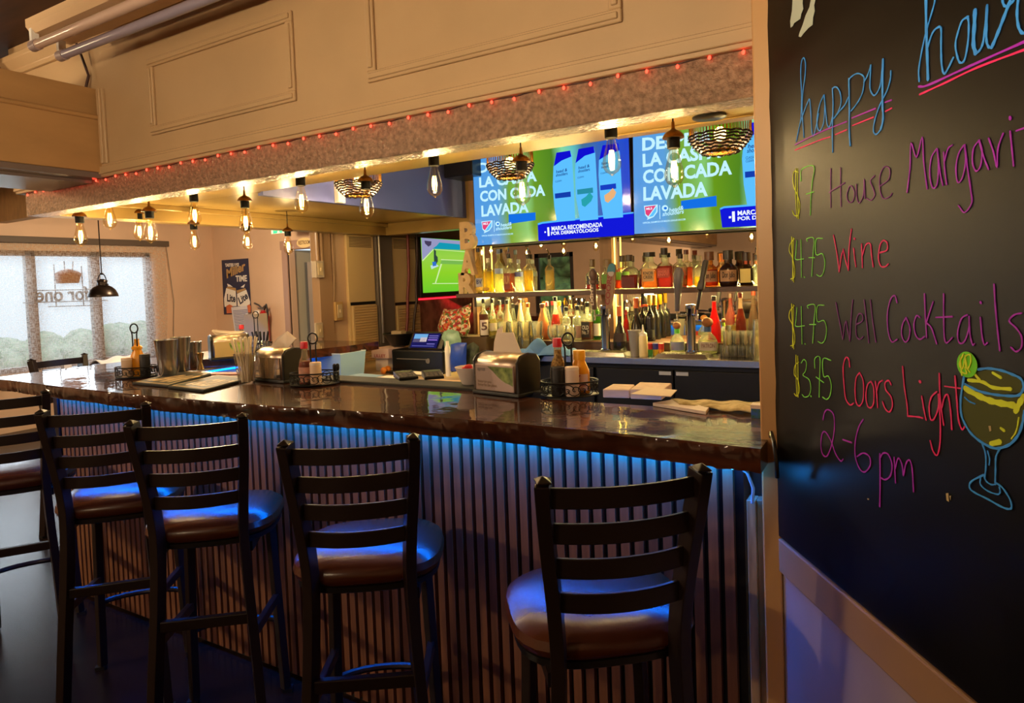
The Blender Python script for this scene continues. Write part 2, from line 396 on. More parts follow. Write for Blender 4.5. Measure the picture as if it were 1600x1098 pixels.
so = MB().box(-3.87, -.24, 1.80, 2.38, 2.02, 2.06).box(-3.75, -2.94, 2.38, 4.4, 2.02, 2.06)
so.box(-3.90, -.24, 2.36, 2.40, 2.06, ZC).box(-.9, -.24, 2.30, 2.36, 2.012, 2.02)
so.box(-3.87, -3.75, 1.80, 4.4, 1.925, 2.06).box(-3.90, -3.87, 1.73, 4.4, 1.94, ZC)
so.box(-3.95, -2.86, 4.32, 4.44, 1.925, ZC)
so.box(-3.75, -.24, 1.80, 1.83, 1.99, 2.02).box(-3.75, -3.72, 1.83, 4.32, 1.99, 2.02)
struct(so.build('trim_8', OCHRE, smooth=False, bevel=.003, seg=1))
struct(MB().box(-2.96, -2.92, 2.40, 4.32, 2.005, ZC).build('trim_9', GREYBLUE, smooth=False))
# beam crossing the dining side at the left
bm = MB().box(-3.62, -3.14, -5, SY-.002, 2.06, 2.44).box(-3.64, -3.118, -5, SY-.002, 2.06, 2.30)
bm.cyl((-3.116, -5, 2.305), (-3.116, SY-.002, 2.305), .012, 8)
struct(bm.build('trim_10', BEAMP, smooth=False, bevel=.004))
struct(MB().box(-3.66, -3.13, -5, SY-.004, 2.035, 2.06).box(-3.60, -3.22, -5, SY-.004, 2.022, 2.036).build('trim_11', mat('beam_base', (120, 104, 96), rough=.25), smooth=False))
struct(MB().box(-8.7, -3.95, 3.5, 3.62, 2.36, ZC).box(-8.7, -3.93, 1.40, 1.52, 2.45, ZC).build('trim_12', BEAMP, smooth=False))
struct(MB().box(-9, 2, -5.3, 6.8, -.14, -.1).build('floor_base', DARKC, smooth=False)) if False else None

# added globe lamps, unseen, to light the slats, walls and counter
def added_globe_lamp(x, y, z, power, label):
    t = thing('added_globe_lamp', label, 'pendant lamp', (x, y, ZC), 0, 'added globe lamps lighting the dining room')
    MB().cyl((0, 0, 0), (0, 0, z-ZC+.10), .006, 8).build('cord', BLACK, t); MB().lathe([(.05, -.02), (.055, 0)], n=20).build('canopy', BRASS, t)
    MB().ell((0, 0, z-ZC), .11, .11, .11, 24, 16).build('globe', emis('warm_diffuser', (255, 206, 150), 2.5), t)
    MB().lathe([(.045, .10), (.045, .12)], (0, 0, z-ZC), 16).build('collar', BRASS, t)
    point('fill_light', (0, 0, z-ZC-.16), power, (1.0, .75, .46), .10, t)
added_globe_lamp(-1.2, -2.4, 2.42, 52, 'added globe lamp over the floor behind the stool nearest the chalkboard')
added_globe_lamp(-4.5, -1.2, 2.42, 175, 'unseen globe lamp just beyond the crossing beam over the dining floor')  # unseen; side chosen from the direction of the stool shadows
added_globe_lamp(-6.2, 4.3, 2.35, 165, 'added globe lamp in front of the restroom doorway')
added_globe_lamp(-6.0, -.5, 2.42, 60, 'added globe lamp between the crossing beam and the shaded window')
added_globe_lamp(-3.6, -3.9, 2.44, 150, 'added globe lamp near the rear wall by the glazed door')
def added_bowl_lamp(x, y, z, power, label):  # added helper, no such lamp is known here
    """added unseen bowl, throwing light up onto the fascia and away from the slats"""
    t = thing('added_bowl_uplight', label, 'pendant lamp', (x, y, ZC), 0, 'added bowl uplights lighting the upper panels'); h = z-ZC
    MB().lathe([(0, h-.13), (.09, h-.12), (.16, h-.07), (.19, h)], n=32).build('bowl', BRASS, t, solid=.004)
    for a in range(3): MB().cyl((.185*math.cos(a*2.094), .185*math.sin(a*2.094), h), (0, 0, -.02), .003, 6).build('chain', BLACK, t)
    MB().lathe([(.05, -.02), (.055, 0)], n=20).build('canopy', BRASS, t); MB().ell((0, 0, h-.03), .03, .03, .04, 14, 10).build('bulb', MATS['warm_diffuser'], t)
    point('fill_light', (0, 0, h+.01), power, (1.0, .78, .50), .07, t)
added_bowl_lamp(-.55, -.6, 1.90, 98, 'added metal bowl uplight hanging behind the stool nearest the chalkboard')
added_bowl_lamp(-1.38, -.55, 1.90, 150, 'added metal bowl uplight hanging behind the middle stools')
added_bowl_lamp(-4.7, .2, 2.20, 40, 'added metal bowl uplight hanging beyond the crossing beam')

# ------------------------------------------------------------------ chalkboard
def onb(x, y, q=0.0):
    """where the sight line through a pixel of the photograph meets the board's own plane"""
    r = ray(x, y); o = cw(0, q, 0); return EYE + r*((o-EYE).dot(WN)/r.dot(WN))
BQ = .010
cb = thing('chalkboard', 'large black menu board on the angled wall lettered in neon markers', 'chalkboard', cw(0, 0, 0))
bo = P0
edge = [(.004, .874)]
rr = random.Random(3)
left = [(.004 + rr.uniform(-.0025, .003), .874+(2.7-.874)*i/40) for i in range(1, 40)]
poly = [cw(2.4, 0, .874), cw(2.4, 0, 2.7), cw(.006, 0, 2.7)] + [cw(s, 0, z) for s, z in left[::-1]] + [cw(.004, 0, .874)]
def board_mat():
    M = mat('blackboard', (10, 9, 9), rough=.40, noise=.35, nscale=5, spec=.2)
    return M
MB(bo).prism(poly, WN*BQ).build('panel', board_mat(), cb, smooth=False)
MARK = {}
def marker(n, c): MARK[n] = mat('marker_'+n, c, rough=.55, spec=.2)
for n, c in (('blue', (64, 158, 255)), ('purple', (176, 44, 206)), ('dim', (124, 44, 140)), ('pink', (240, 48, 124)), ('green', (146, 250, 100)), ('lime', (226, 240, 56)),
             ('white', (196, 206, 190)), ('olive', (74, 78, 20)), ('leaf', (120, 226, 40)), ('tan', (190, 168, 120))): marker(n, c)
OFF = {'A': (1200, 0, 3.66), 'B': (1200, 280, 3.66), 'C': (1200, 500, 3.66), 'D': (1480, 530, 3.925)}
def smooth_pts(pts, k=4):
    if len(pts) < 3: return pts
    P = [np.array(p, float) for p in pts]; P = [2*P[0]-P[1]] + P + [2*P[-1]-P[-2]]; out = []
    for i in range(1, len(P)-2):
        for j in range(k):
            t = j/k; a, b, c, d = P[i-1:i+3]
            out.append(.5*((2*b)+(-a+c)*t+(2*a-5*b+4*c-d)*t*t+(-a+3*b-3*c+d)*t**3))
    out.append(P[-2]); return out
def strokes(name, color, off, lines, wpx=2.0, lift=.0009, flat=True, label=None):
    """marker strokes lying on the board; wpx is the pen width in photo pixels near the board's middle"""
    ox, oy, sc = OFF[off]; mb = MB(bo); wd = wpx*.00094
    for ln in lines:
        ww = wd
        if isinstance(ln[0], (int, float)): ww = ln[0]*.00094; ln = ln[1]
        pts = [onb(ox+p[0]/sc, oy+p[1]/sc, BQ+lift) for p in smooth_pts(ln)]
        N = len(pts); vs = []
        for i, p in enumerate(pts):
            t = pts[min(i+1, N-1)]-pts[max(i-1, 0)]
            t = t.normalized() if t.length > 1e-9 else Vector((0, 0, 1))
            b = t.cross(WN).normalized(); k = ww/2*(1+.18*math.sin(i*1.7))
            vs += [p+b*k, p-b*k]
        a, z = pts[0], pts[-1]
        mb.add(vs, [(2*i, 2*i+2, 2*i+3, 2*i+1) for i in range(N-1)])
        for c in (a, z):     # round pen ends
            ring = [c+(WD*math.cos(q*PI/4)+Vector((0, 0, 1))*math.sin(q*PI/4))*(ww/2) for q in range(8)]
            mb.add(ring, [tuple(range(8))])
    o = mb.build(name, MARK[color], cb, smooth=False)
    md = o.modifiers.new('solid', 'SOLIDIFY'); md.thickness = .0008; md.offset = 0
    if label: o['label'] = label
    return o
def patch(name, color, off, polys, lift=.0004):
    ox, oy, sc = OFF[off]; mb = MB(bo)
    for pl in polys:
        P = [onb(ox+p[0]/sc, oy+p[1]/sc, BQ+lift) for p in pl]; mb.prism(P, WN*.0004)
    return mb.build(name, MARK[color], cb, smooth=False)

strokes('lettering', 'blue', 'A', [
    [(205,785),(198,690),(195,600),(200,520),(212,430),(214,360),(203,330),(190,360),(187,430),(192,540),(188,670),(175,740),(162,808)],
    [(162,808),(185,700),(225,590),(238,570),(245,650),(252,760),(265,765),(290,650)],
    [(318,545),(295,600),(280,680),(285,735),(300,745),(318,700),(325,600),(320,540),(330,640),(340,715),(355,720),(370,660)],
    (2.8,[(368,505),(372,600),(368,760),(370,870)]), [(368,520),(375,500),(395,500),(412,530),(418,580),(405,630),(375,680),(405,640),(440,600),(460,555)],
    (3.4,[(462,450),(465,600),(465,760),(470,832)]), [(462,460),(475,440),(510,420),(540,430),(550,455),(540,530),(510,590),(475,635)],
    [(548,470),(565,440),(580,400),(588,370),(585,430),(583,500),(595,535),(610,545),(630,520),(645,470),(657,345)],
    (4.6,[(657,340),(655,480),(655,600),(658,680),(645,740)]), [(645,740),(620,768),(603,750),(610,690),(640,600),(680,520),(700,450),(702,405)]],
    2.6)
strokes('lettering', 'blue', 'A', [
    (2.8,[(865,465),(862,400),(880,290),(905,180),(940,60),(955,0),(950,-60)]),(5.4,[(903,-40),(905,150),(910,300),(915,455)]),
    (3.4,[(910,280),(940,190),(975,155),(990,165),(990,240),(992,350),(1003,415),(1020,410),(1060,330)]),
    (3.2,[(1145,95),(1110,120),(1085,190),(1072,260),(1085,330),(1100,358),(1125,340),(1145,230),(1148,130),(1140,95)]),
    (6.6,[(1184,60),(1180,150),(1175,250),(1188,305)]),(3.6,[(1188,305),(1205,295),(1225,260),(1240,180),(1253,30)]),
    (3.6,[(1253,30),(1250,150),(1250,230),(1262,268),(1280,270)]),(5.4,[(1280,270),(1310,200),(1345,110),(1375,30),(1400,-30)]),
    (3.4,[(1340,0),(1350,30),(1370,35),(1400,10),(1420,-20)]),(4.0,[(1435,-30),(1425,60),(1430,140),(1450,185),(1475,185),(1510,150)])])
for ul in [[(155,828),(300,755),(450,695)],[(480,675),(615,620)],[(670,585),(706,572)]]: strokes('underline', 'purple', 'A', [ul], 2.4)
for ul in [[(862,495),(920,485),(1150,380),(1464,240),(1560,200)]]: strokes('underline', 'purple', 'A', [ul], 3.6)
for ul in [[(155,858),(300,800),(355,783)],[(385,770),(450,742)],[(483,718),(603,670)],[(672,637),(708,618)]]: strokes('underline', 'pink', 'A', [ul], 2.4)
for ul in [[(868,540),(1000,480),(1200,385),(1464,285),(1560,245)]]: strokes('underline', 'pink', 'A', [ul], 3.2)
strokes('price', 'lime', 'B', [[(172,-40),(150,-45),(142,0),(150,50),(168,90),(182,150),(172,205),(150,205),(140,180)],[(160,-60),(157,60),(165,220)],[(170,-60),(168,60),(174,225)]], 1.9)
strokes('price', 'green', 'B', [[(188,10),(192,-55),(262,-75),(252,20),(245,110),(242,205)],[(218,85),(262,72)]], 1.9)
strokes('lettering', 'dim', 'B', [[(360,-60),(358,60),(360,160)],[(415,-65),(415,50),(418,155)],[(350,75),(440,20)],[(465,40),(450,90),(462,130),(485,125),(495,80),(480,40),(465,40)],
    [(505,30),(508,100),(522,135),(545,90),(550,0),(555,110)],[(610,-20),(585,10),(600,50),(610,90),(590,120),(565,110)],[(640,40),(690,0),(695,-60),(665,-70),(640,-20),(640,60),(660,110),(695,100),(710,80)]], 2.0)
strokes('lettering', 'purple', 'A', [[(795,1100),(812,960),(818,818),(850,900),(882,785),(890,920),(910,1080)],[(965,850),(935,900),(925,990),(940,1070),(965,1060),(975,960),(968,850),(985,990),(1000,1060)],
    [(1005,870),(1010,960),(1022,1055)],[(1010,920),(1030,850),(1055,830)],[(1120,830),(1090,880),(1075,960),(1085,1040),(1110,1020),(1130,930),(1125,825),(1140,950),(1160,1090),(1165,1160),(1125,1215),(1090,1175)],
    [(1210,800),(1175,850),(1170,930),(1190,978),(1215,950),(1225,860),(1205,798),(1235,900),(1262,968)],[(1262,790),(1290,870),(1310,958),(1315,850),(1345,762)],
    [(1385,750),(1395,850),(1405,948)],(4,[(1384,670),(1386,680)]),[(1420,748),(1500,720)],[(1492,640),(1500,760),(1510,900)]], 2.2)
for dy, dx in ((0, 0), (382, 8)):
    q = lambda L: [(x+dx*(x-140)/150, y+dy) for x, y in L]
    strokes('price', 'lime', 'B', [q([(150,340),(127,370),(122,410),(140,450),(152,510),(150,560),(130,570)]),q([(135,330),(140,460),(147,588)]),q([(145,335),(143,460),(140,580)])], 1.9)
    strokes('price', 'green', 'B', [q([(165,350),(160,420),(158,458),(205,455)]),q([(188,345),(190,460),(192,560)]),(3,q([(208,558),(210,561)])),q([(225,355),(222,340),(262,338),(258,420),(250,555)]),q([(233,448),(268,448)]),
        q([(312,338),(275,345),(275,430),(310,425),(325,470),(318,530),(300,555),(278,545)])], 1.8)
strokes('lettering', 'pink', 'B', [[(375,320),(395,430),(407,530)],[(407,530),(420,440),(432,400)],[(430,400),(445,470),(460,520)],[(460,520),(462,420),(470,340),(478,285)],[(490,395),(495,450),(503,500)],(4,[(494,338),(496,342)]),
    [(535,370),(538,440),(540,505)],[(538,440),(560,375),(585,370),(592,430),(602,500)],[(640,420),(680,405),(682,365),(660,350),(640,380),(632,450),(645,495),(670,500),(688,485)]], 2.6)
strokes('lettering', 'dim', 'B', [[(388,705),(410,820),(428,915)],[(428,915),(440,830),(447,810)],[(447,810),(455,860),(468,925)],[(468,925),(475,800),(485,690)],[(505,830),(540,810),(540,775),(520,770),(505,810),(505,890),(525,915),(545,900)],
    [(550,690),(565,820),(577,935)],[(585,690),(600,820),(617,930)]], 2.4)
strokes('lettering', 'purple', 'B', [[(738,705),(725,665),(700,690),(682,780),(690,880),(710,930),(740,915)],[(790,790),(770,830),(765,890),(785,930),(805,910),(812,850),(790,790)],[(870,790),(850,780),(835,830),(845,890),(870,915),(895,900)],
    [(895,655),(900,780),(908,905)],[(945,700),(905,820)],[(905,820),(935,850),(965,940)],[(1005,655),(1005,790),(1010,910),(1025,935),(1055,905)],[(960,790),(1055,785)],[(1140,775),(1105,800),(1085,880),(1095,935),(1125,925),(1150,850),(1150,780),(1155,880),(1170,945),(1182,940)],
    [(1215,790),(1225,900),(1238,945),(1255,935)],(4,[(1216,702),(1218,707)]),[(1293,600),(1300,720),(1315,880),(1327,980)],[(1450,765),(1410,775),(1380,810),(1420,850),(1450,900),(1450,960),(1420,985),(1390,960)]], 2.4)
strokes('price', 'lime', 'C', [[(175,240),(155,260),(150,310),(170,340),(180,400),(165,435),(150,420)],[(160,200),(160,300),(165,435)],[(170,205),(172,300),(172,440)]], 1.9)
strokes('price', 'green', 'C', [[(190,245),(205,225),(220,245),(215,290),(200,315),(235,340),(245,390),(235,430),(210,440),(195,425)],(3,[(244,433),(247,437)]),[(268,275),(268,220),(297,215),(295,330),(293,440)],[(275,325),(318,357)],
    (2.2,[(360,230),(315,222),(318,320),(345,320),(362,370),(355,430),(335,453),(312,440)])], 1.9)
strokes('lettering', 'pink', 'C', [[(468,268),(462,225),(445,215),(430,270),(435,370),(445,450),(470,485),(490,475)],[(525,300),(505,330),(498,400),(505,470),(525,490),(545,450),(545,350),(525,300)],[(590,350),(570,370),(560,430),(570,490),(590,500),(605,470),(605,390),(590,350)],
    [(615,350),(622,420),(628,500)],[(620,410),(635,360),(655,345)],[(705,370),(690,345),(670,360),(675,400),(705,440),(712,490),(695,525),(670,505),(655,465)],[(770,265),(780,380),(795,480),(800,550)],[(800,548),(855,553),(885,560)],[(880,435),(890,500),(905,570)],(5,[(868,350),(872,354)]),
    [(965,410),(935,440),(922,500),(930,565),(950,565),(975,500),(975,420),(985,560),(985,690),(970,770),(945,750),(928,690)],[(980,305),(985,450),(1005,600)],[(995,500),(1010,440),(1030,430),(1045,520),(1052,625)],[(1070,320),(1080,450),(1090,570),(1110,625),(1125,610)],(1.8,[(1010,378),(1115,392)])], 2.8)
strokes('lettering', 'purple', 'C', [[(315,570),(325,525),(345,512),(375,540),(380,620),(365,710),(340,775),(315,770),(303,720),(310,650),(330,640),(360,690),(385,760),(415,805),(430,795)],[(428,683),(478,700)],[(545,568),(520,610),(500,690),(500,780),(525,850),(555,868),(585,830),(580,780),(545,760),(510,780)],
    (3.4,[(640,765),(642,900),(640,1065)]),[(640,790),(660,760),(690,770),(710,830),(700,890),(670,912),(645,900)],[(722,785),(726,860),(730,930)],[(728,850),(745,790),(765,820),(775,890)],[(775,890),(790,820),(810,800),(825,850),(833,980)]], 2.8)
patch('drink_fill', 'olive', 'D', [[(112,280),(190,322),(270,342),(350,352),(430,350),(470,335),(475,480),(440,576),(390,632),(330,658),(280,658),(210,622),(150,572),(112,510),(92,440),(95,350)],
    [(140,240),(190,200),(250,188),(330,198),(400,222),(450,250),(462,290),(450,325),(350,335),(270,325),(190,305),(130,275)]])
strokes('foam_highlight', 'lime', 'D', [(9,[(112,300),(190,345),(260,375),(330,392),(410,405)]),(8,[(420,440),(445,390),(470,350)]),(5,[(130,250),(220,262),(280,295),(390,305)]),(4,[(280,205),(330,235)]),(7,[(270,640),(325,628)]),(4,[(330,545),(350,560)]),(2,[(440,480),(425,560),(395,610)]),(4,[(150,190),(200,250)])], 4, lift=.0012)
strokes('glass_outline', 'blue', 'D', [(3.6,[(190,185),(250,178),(330,190),(400,215),(450,240),(468,280),(460,320),(430,345),(350,345),(270,335),(190,315),(110,275)]),(3.8,[(104,225),(85,350),(85,450),(110,520),(150,580),(210,630),(280,665),(330,665),(390,640),(440,580),(465,500),(473,440)]),
    (2.6,[(215,640),(235,700),(238,780),(230,850)]),(2.6,[(325,665),(300,720),(297,800),(295,880)]),(2.8,[(225,830),(150,870),(138,910),(170,940),(250,980),(330,1025),(375,1040),(395,1030),(385,980),(340,910),(300,880)]),
    [(205,850),(205,890),(250,930),(310,950),(325,935),(320,905)],[(228,845),(240,870),(270,890),(298,888)],[(248,685),(260,730),(257,770)],[(108,355),(135,380),(170,395)]], 2.2, lift=.0016)
patch('lime_slice', 'leaf', 'D', [[(123+62*math.cos(a*PI/12)+8*math.sin(a*PI/12), 155+80*math.sin(a*PI/12)) for a in range(24)]], lift=.002)
strokes('lime_pulp', 'lime', 'D', [[(100,90),(75,150),(95,180),(110,110),(140,95),(145,140),(125,180),(105,130)],[(85,200),(120,210),(110,170),(140,200)],[(80,110),(90,220)],[(110,100),(122,175)]], 2.2, lift=.003)
patch('torn_paper', 'white', 'A', [[(142,-10),(138,60),(128,120),(130,158),(142,150),(150,132),(168,120),(186,108),(190,80),(203,50),(198,20),(200,-10)],[(246,-10),(238,40),(215,90),(200,140),(182,185),(176,208),(188,212),(205,190),(232,160),(256,142),(258,100),(268,62),(264,30),(274,-10)]], lift=.001)
patch('chip', 'tan', 'C', [[(1018,990),(1032,988),(1036,1040),(1022,1030)],[(1038,1005),(1047,1003),(1044,1030)],[(568,1018),(577,1020),(578,1028),(570,1027)],[(1262,605),(1275,604),(1278,632),(1268,637)]], lift=.001)
patch('chip', 'blue', 'A', [[(905,3740),(945,3752),(940,3772),(912,3764)]], lift=.02) if False else None

# ------------------------------------------------------------------ the bar: slatted front and live-edge slab
ZT = 1.10; TH = .056
bar = thing('bar_counter', 'long U-shaped bar counter faced with narrow vertical wood slats', 'bar counter', (-2, 1.75, 0))
BO = (-2, 1.75, 0)
rr = random.Random(11)
front = []; NF = 301
for i in range(NF):
    x = -.272 + (-4.0+.272)*i/(NF-1)
    ctrl = [(-.27, 1.545), (-.565, 1.571), (-.943, 1.581), (-1.403, 1.569), (-1.953, 1.527), (-2.603, 1.512), (-3.3, 1.53), (-3.807, 1.56), (-4.02, 1.56)]
    y = 1.55
    for (xa, ya), (xb, yb) in zip(ctrl, ctrl[1:]):
        if xb <= x <= xa: y = ya+(yb-ya)*(xa-x)/(xa-xb)
    front.append((x, y+rr.uniform(-.0012, .0012)))
outer = front + [(-4.06, 1.60), (-4.075, 1.7), (-4.07, 2.4), (-4.075, 3.3), (-4.07, 3.6), (-3.24, 3.6), (-3.24, 3.3), (-3.33, 3.0), (-3.50, 2.6), (-3.60, 2.45), (-3.62, 2.10), (-3.4, 2.085), (-2.2, 2.09), (-1.3, 1.995), (-1.0, 1.94), (-.272, 1.94)]
topo = thing('live_edge_slab', 'glossy dark brown live-edge wood top running along the bar', 'bar top', BO)
mb = MB(BO); n = len(outer)
def rim(z, k): # live edge: the rim swells a little between top and bottom faces
    out = []
    for i, (x, y) in enumerate(outer):
        out.append((x, y - (k if i < NF else 0) + (rr.uniform(-.0026, .0026)+.004*math.sin(x*23+z*40)*math.sin(x*7) if i < NF and k else 0), z + (rr.uniform(-.002, .002) if i < NF and k and z < ZT-.003 else 0)))
    return out
rings = [rim(ZT, 0), rim(ZT-.005, .004), rim(ZT-.022, .005), rim(ZT-.042, .004), rim(ZT-TH, .001)]
vs = [p for r in rings for p in r]
fs = [tuple(range(n))[::-1], tuple(range(4*n, 5*n))]
for j in range(4):
    for i in range(n): fs.append((j*n+i, (j+1)*n+i, (j+1)*n+(i+1) % n, j*n+(i+1) % n))
fs = [f[::-1] for f in fs]
mb.add(vs, fs).build('countertop', SLABM, topo)
MB(BO).box(-3.68, -.345, 1.716, 1.80, 0, ZT-TH).box(-3.68, -3.60, 1.80, 3.5, 0, ZT-TH).build('front_panel', BLACK, bar, smooth=False)
pitch = (aty(1115.6, 720, 1.694).x - aty(816.9, 680, 1.694).x)/14
x = aty(816.9, 680, 1.694).x + pitch*14.3; sl = MB(BO)
SLATM = mat('oak_slat', (126, 80, 46), rough=.55, noise=.18, nscale=7, stretch=(9, 9, .6))
while x > -3.66:
    if x + pitch*.20 < -.345: sl.box(x+pitch*.20, min(x+pitch*.83, -.345), 1.694, 1.717, .02, ZT-TH-.002)
    x -= pitch
y = 1.74
while y < 3.4: sl.box(-3.702, -3.679, y, y+pitch*.63, .02, ZT-TH-.002); y += pitch
sl.build('slat_panel', SLATM, bar, smooth=False)
MB(BO).box(-3.705, -3.665, 1.690, 1.73, 0, ZT-TH).build('corner_post', SATINBLACK, bar, smooth=False, bevel=.003)
inn = MB(BO).box(-3.6, -.30, 1.84, 1.90, 0, ZT-TH).box(-3.58, -3.50, 2.0, 3.5, 0, ZT-TH)
inn.build('inner_panel', mat('inner_panel', (120, 118, 120), rough=.5), bar, smooth=False)
MB(BO).box(-2.2, -1.05, 2.0, 2.12, ZT-.035, ZT+.012).build('drip_rail', mat('rubber', (18, 17, 17), rough=.7), topo, smooth=False, bevel=.006)
MB(BO).tube([(-.262, 1.62, ZT+.012), (-.255, 1.585, ZT+.03), (-.243, 1.545, ZT+.018), (-.236, 1.53, ZT-.02), (-.237, 1.54, ZT-.06)], .0045, 6).build('edge_cable', SATINBLACK, topo)

BLUE = emis('blue_diode', (10, 120, 255), 6.0)
led = thing('led_strip', 'blue LED strip glowing under the front lip of the bar top', 'LED strip', (-2, 1.6, ZT-TH))
MB((-2, 1.6, ZT-TH)).box(-3.65, -.36, 1.664, 1.674, ZT-TH-.010, ZT-TH-.001).build('tape', BLUE, led, smooth=False)
MB((-2, 1.6, ZT-TH)).box(-.352, -.340, 1.618, 1.634, ZT-TH-.014, ZT-TH-.002).build('end_connector', emis('cyan_diode', (70, 230, 255), 9), led, smooth=False)
MB((-2, 1.6, ZT-TH)).tube([(-.345, 1.63, ZT-TH-.010), (-.322, 1.65, ZT-.09), (-.312, 1.665, ZT-.13), (-.316, 1.67, ZT-.17)], .004, 6).build('lead', mat('blue_white_lead', (150, 170, 190), rough=.5), led)
area('led_light', (0, .068, -.012), 3.3, 24, (.0, .145, 1.0), (math.radians(10), 0, 0), .015, parent=led)
point('connector_glow', (-.345+2, .006, -.03), .22, (.02, .30, 1.0), .008, led)
led2 = thing('led_strip', 'blue LED strip under the inner edge of the bar top lighting the bartender side', 'LED strip', (-2, 1.93, ZT-TH))
MB((-2, 1.93, ZT-TH)).box(-3.4, -.36, 1.925, 1.933, ZT-TH-.010, ZT-TH-.001).build('tape', BLUE, led2, smooth=False)
area('led_light', (.1, 0, -.012), 3.0, 16, (.01, .28, 1.0), (math.radians(-25), 0, 0), .02, parent=led2)
led3 = thing('led_strip', 'blue LED strip under the inner edge of the bar arm near the napkin holder', 'LED strip', (-3.47, 2.75, ZT-TH))
MB((-3.47, 2.75, ZT-TH)).box(-3.474, -3.466, 2.3, 3.2, ZT-TH-.010, ZT-TH-.001).build('tape', BLUE, led3, smooth=False)
area('led_light', (0.02, 0, -.012), .9, 7, (.01, .28, 1.0), (0, math.radians(-35), 0), .02, parent=led3).rotation_euler = (0, math.radians(35), PI/2) if False else (math.radians(0), math.radians(40), 0)

# ------------------------------------------------------------------ bar stools
VINYL = mat('brown_vinyl', (80, 38, 17), rough=.27, spec=.65, noise=.08, nscale=20, bump=.03, bscale=120)
STOOLM = mat('stool_black_brown', (34, 23, 20), rough=.36, spec=.35)
def make_stool(label, loc, rz):
    """local frame: sitter faces +y, back at -y"""
    t = thing('bar_stool', label, 'bar stool', loc, rz, 'ladder-back bar stools along the bar front'); t.scale = (.955, .955, 1.018)
    # uprights: flared top, waist at the seat, splayed rear legs
    for s in (-1, 1):
        pts = [(s*.166, -.285, 1.095), (s*.160, -.268, 1.02), (s*.152, -.250, .94), (s*.143, -.236, .86), (s*.137, -.226, .79), (s*.134, -.222, .72), (s*.137, -.222, .62), (s*.145, -.228, .48), (s*.158, -.240, .30), (s*.175, -.262, .012)]
        mb = MB().tube(smooth3(pts, 3), 1, sect=(.030, .042))
        a = Vector(pts[0]); d = (Vector(pts[0])-Vector(pts[1])).normalized()
        mb.prism([a+Vector((sx*.015, sy*.021, 0)) for sx, sy in ((-1, -1), (1, -1), (1, 1), (-1, 1))], d*.004)
        mb.add([a+d*.004+Vector((sx*.014, sy*.020, 0)) for sx, sy in ((-1, -1), (1, -1), (1, 1), (-1, 1))]+[a+d*.014], [(0, 1, 4), (1, 2, 4), (2, 3, 4), (3, 0, 4)])
        o = mb.build('leg', STOOLM, t, smooth=False, bevel=.004)
        MB().box(s*.175-.018, s*.175+.018, -.285, -.240, 0, .014).build('foot_glide', BLACK, o, smooth=False)
        pts = [(s*.145, .110, .690), (s*.150, .115, .55), (s*.160, .125, .25), (s*.168, .135, .012)]
        o = MB().tube(pts, 1, sect=(.030, .030)).build('leg', STOOLM, t, smooth=False, bevel=.003)
        MB().box(s*.175-.018, s*.175+.018, .117, .153, 0, .014).build('foot_glide', BLACK, o, smooth=False)
    # four curved ladder slats
    for z, hw, yb in ((1.062, .158, -.277), (.988, .151, -.260), (.914, .144, -.245), (.840, .138, -.232)):
        mb = MB(); N = 14; vs = []; hgt = .040
        for i in range(N+1):
            u = -1+2*i/N; x = u*hw; y = yb - .030*(1-u*u); th = .011
            vs += [(x, y-th/2, z-hgt/2), (x, y+th/2, z-hgt/2), (x, y+th/2, z+hgt/2), (x, y-th/2, z+hgt/2)]
        fs = [(0, 1, 2, 3), (4*N+3, 4*N+2, 4*N+1, 4*N)]
        for i in range(N):
            for j in range(4): fs.append((4*i+j, 4*(i+1)+j, 4*(i+1)+(j+1) % 4, 4*i+(j+1) % 4))
        mb.add(vs, fs).build('back_slat', STOOLM, t, bevel=.002)
    prof = [(0, .690), (.150, .690), (.188, .694), (.203, .704), (.210, .720), (.205, .738), (.186, .752), (.145, .760), (.08, .763), (0, .764)]
    MB().lathe(prof, (0, -.022, 0), 40, sx=1.04, sy=.93, power=3.2).build('seat', VINYL, t)
    MB().lathe([(.192, .678), (.198, .682), (.198, .696), (.192, .698)], (0, -.022, 0), 40, sx=1.04, sy=.93, power=3.2).build('seat_frame', SATINBLACK, t)
    ap = MB()
    for s in (-1, 1): ap.box(s*.145-.012, s*.145+.012, -.21, .12, .656, .686)
    ap.box(-.14, .14, .10, .124, .656, .686); ap.build('seat_rail', STOOLM, t, smooth=False)
    # stretchers and the curved foot rest
    for s in (-1, 1): MB().tube([(s*.150, -.226, .40), (s*.155, .118, .36)], 1, sect=(.022, .030)).build('stretcher', STOOLM, t, smooth=False, bevel=.003)
    MB().tube([(-.145, -.232, .455), (.145, -.232, .455)], 1, sect=(.022, .034)).build('stretcher', STOOLM, t, smooth=False, bevel=.003)
    arc = [(-.160, .126, .26)]+[(.160*math.cos(PI-PI*i/12), .126+.07*math.sin(PI*i/12), .26) for i in range(1, 12)]+[(.160, .126, .26)]
    MB().tube(arc, .011, 8).build('foot_rest', STOOLM, t)
    return t
def smooth3(pts, k=4):
    P = [Vector(p) for p in pts]; P = [2*P[0]-P[1]]+P+[2*P[-1]-P[-2]]; out = []
    for i in range(1, len(P)-2):
        for j in range(k):
            t = j/k; a, b, c, d = P[i-1:i+3]
            out.append(.5*((2*b)+(c-a)*t+(2*a-5*b+4*c-d)*t*t+(3*b-a-3*c+d)*t**3))
    out.append(P[-2]); return out
def stool_spot(A, B):
    """stool whose back uprights' tops are seen at pixels A (left) and B (right), 1.125 m up"""
    a, b = atz(*A, 1.125), atz(*B, 1.125); m = (a+b)/2; d = (b-a).normalized()
    fwd = Vector((-d.y, d.x, 0)); c = m + fwd*.272
    return (c.x, c.y, 0), math.atan2(d.y, d.x)
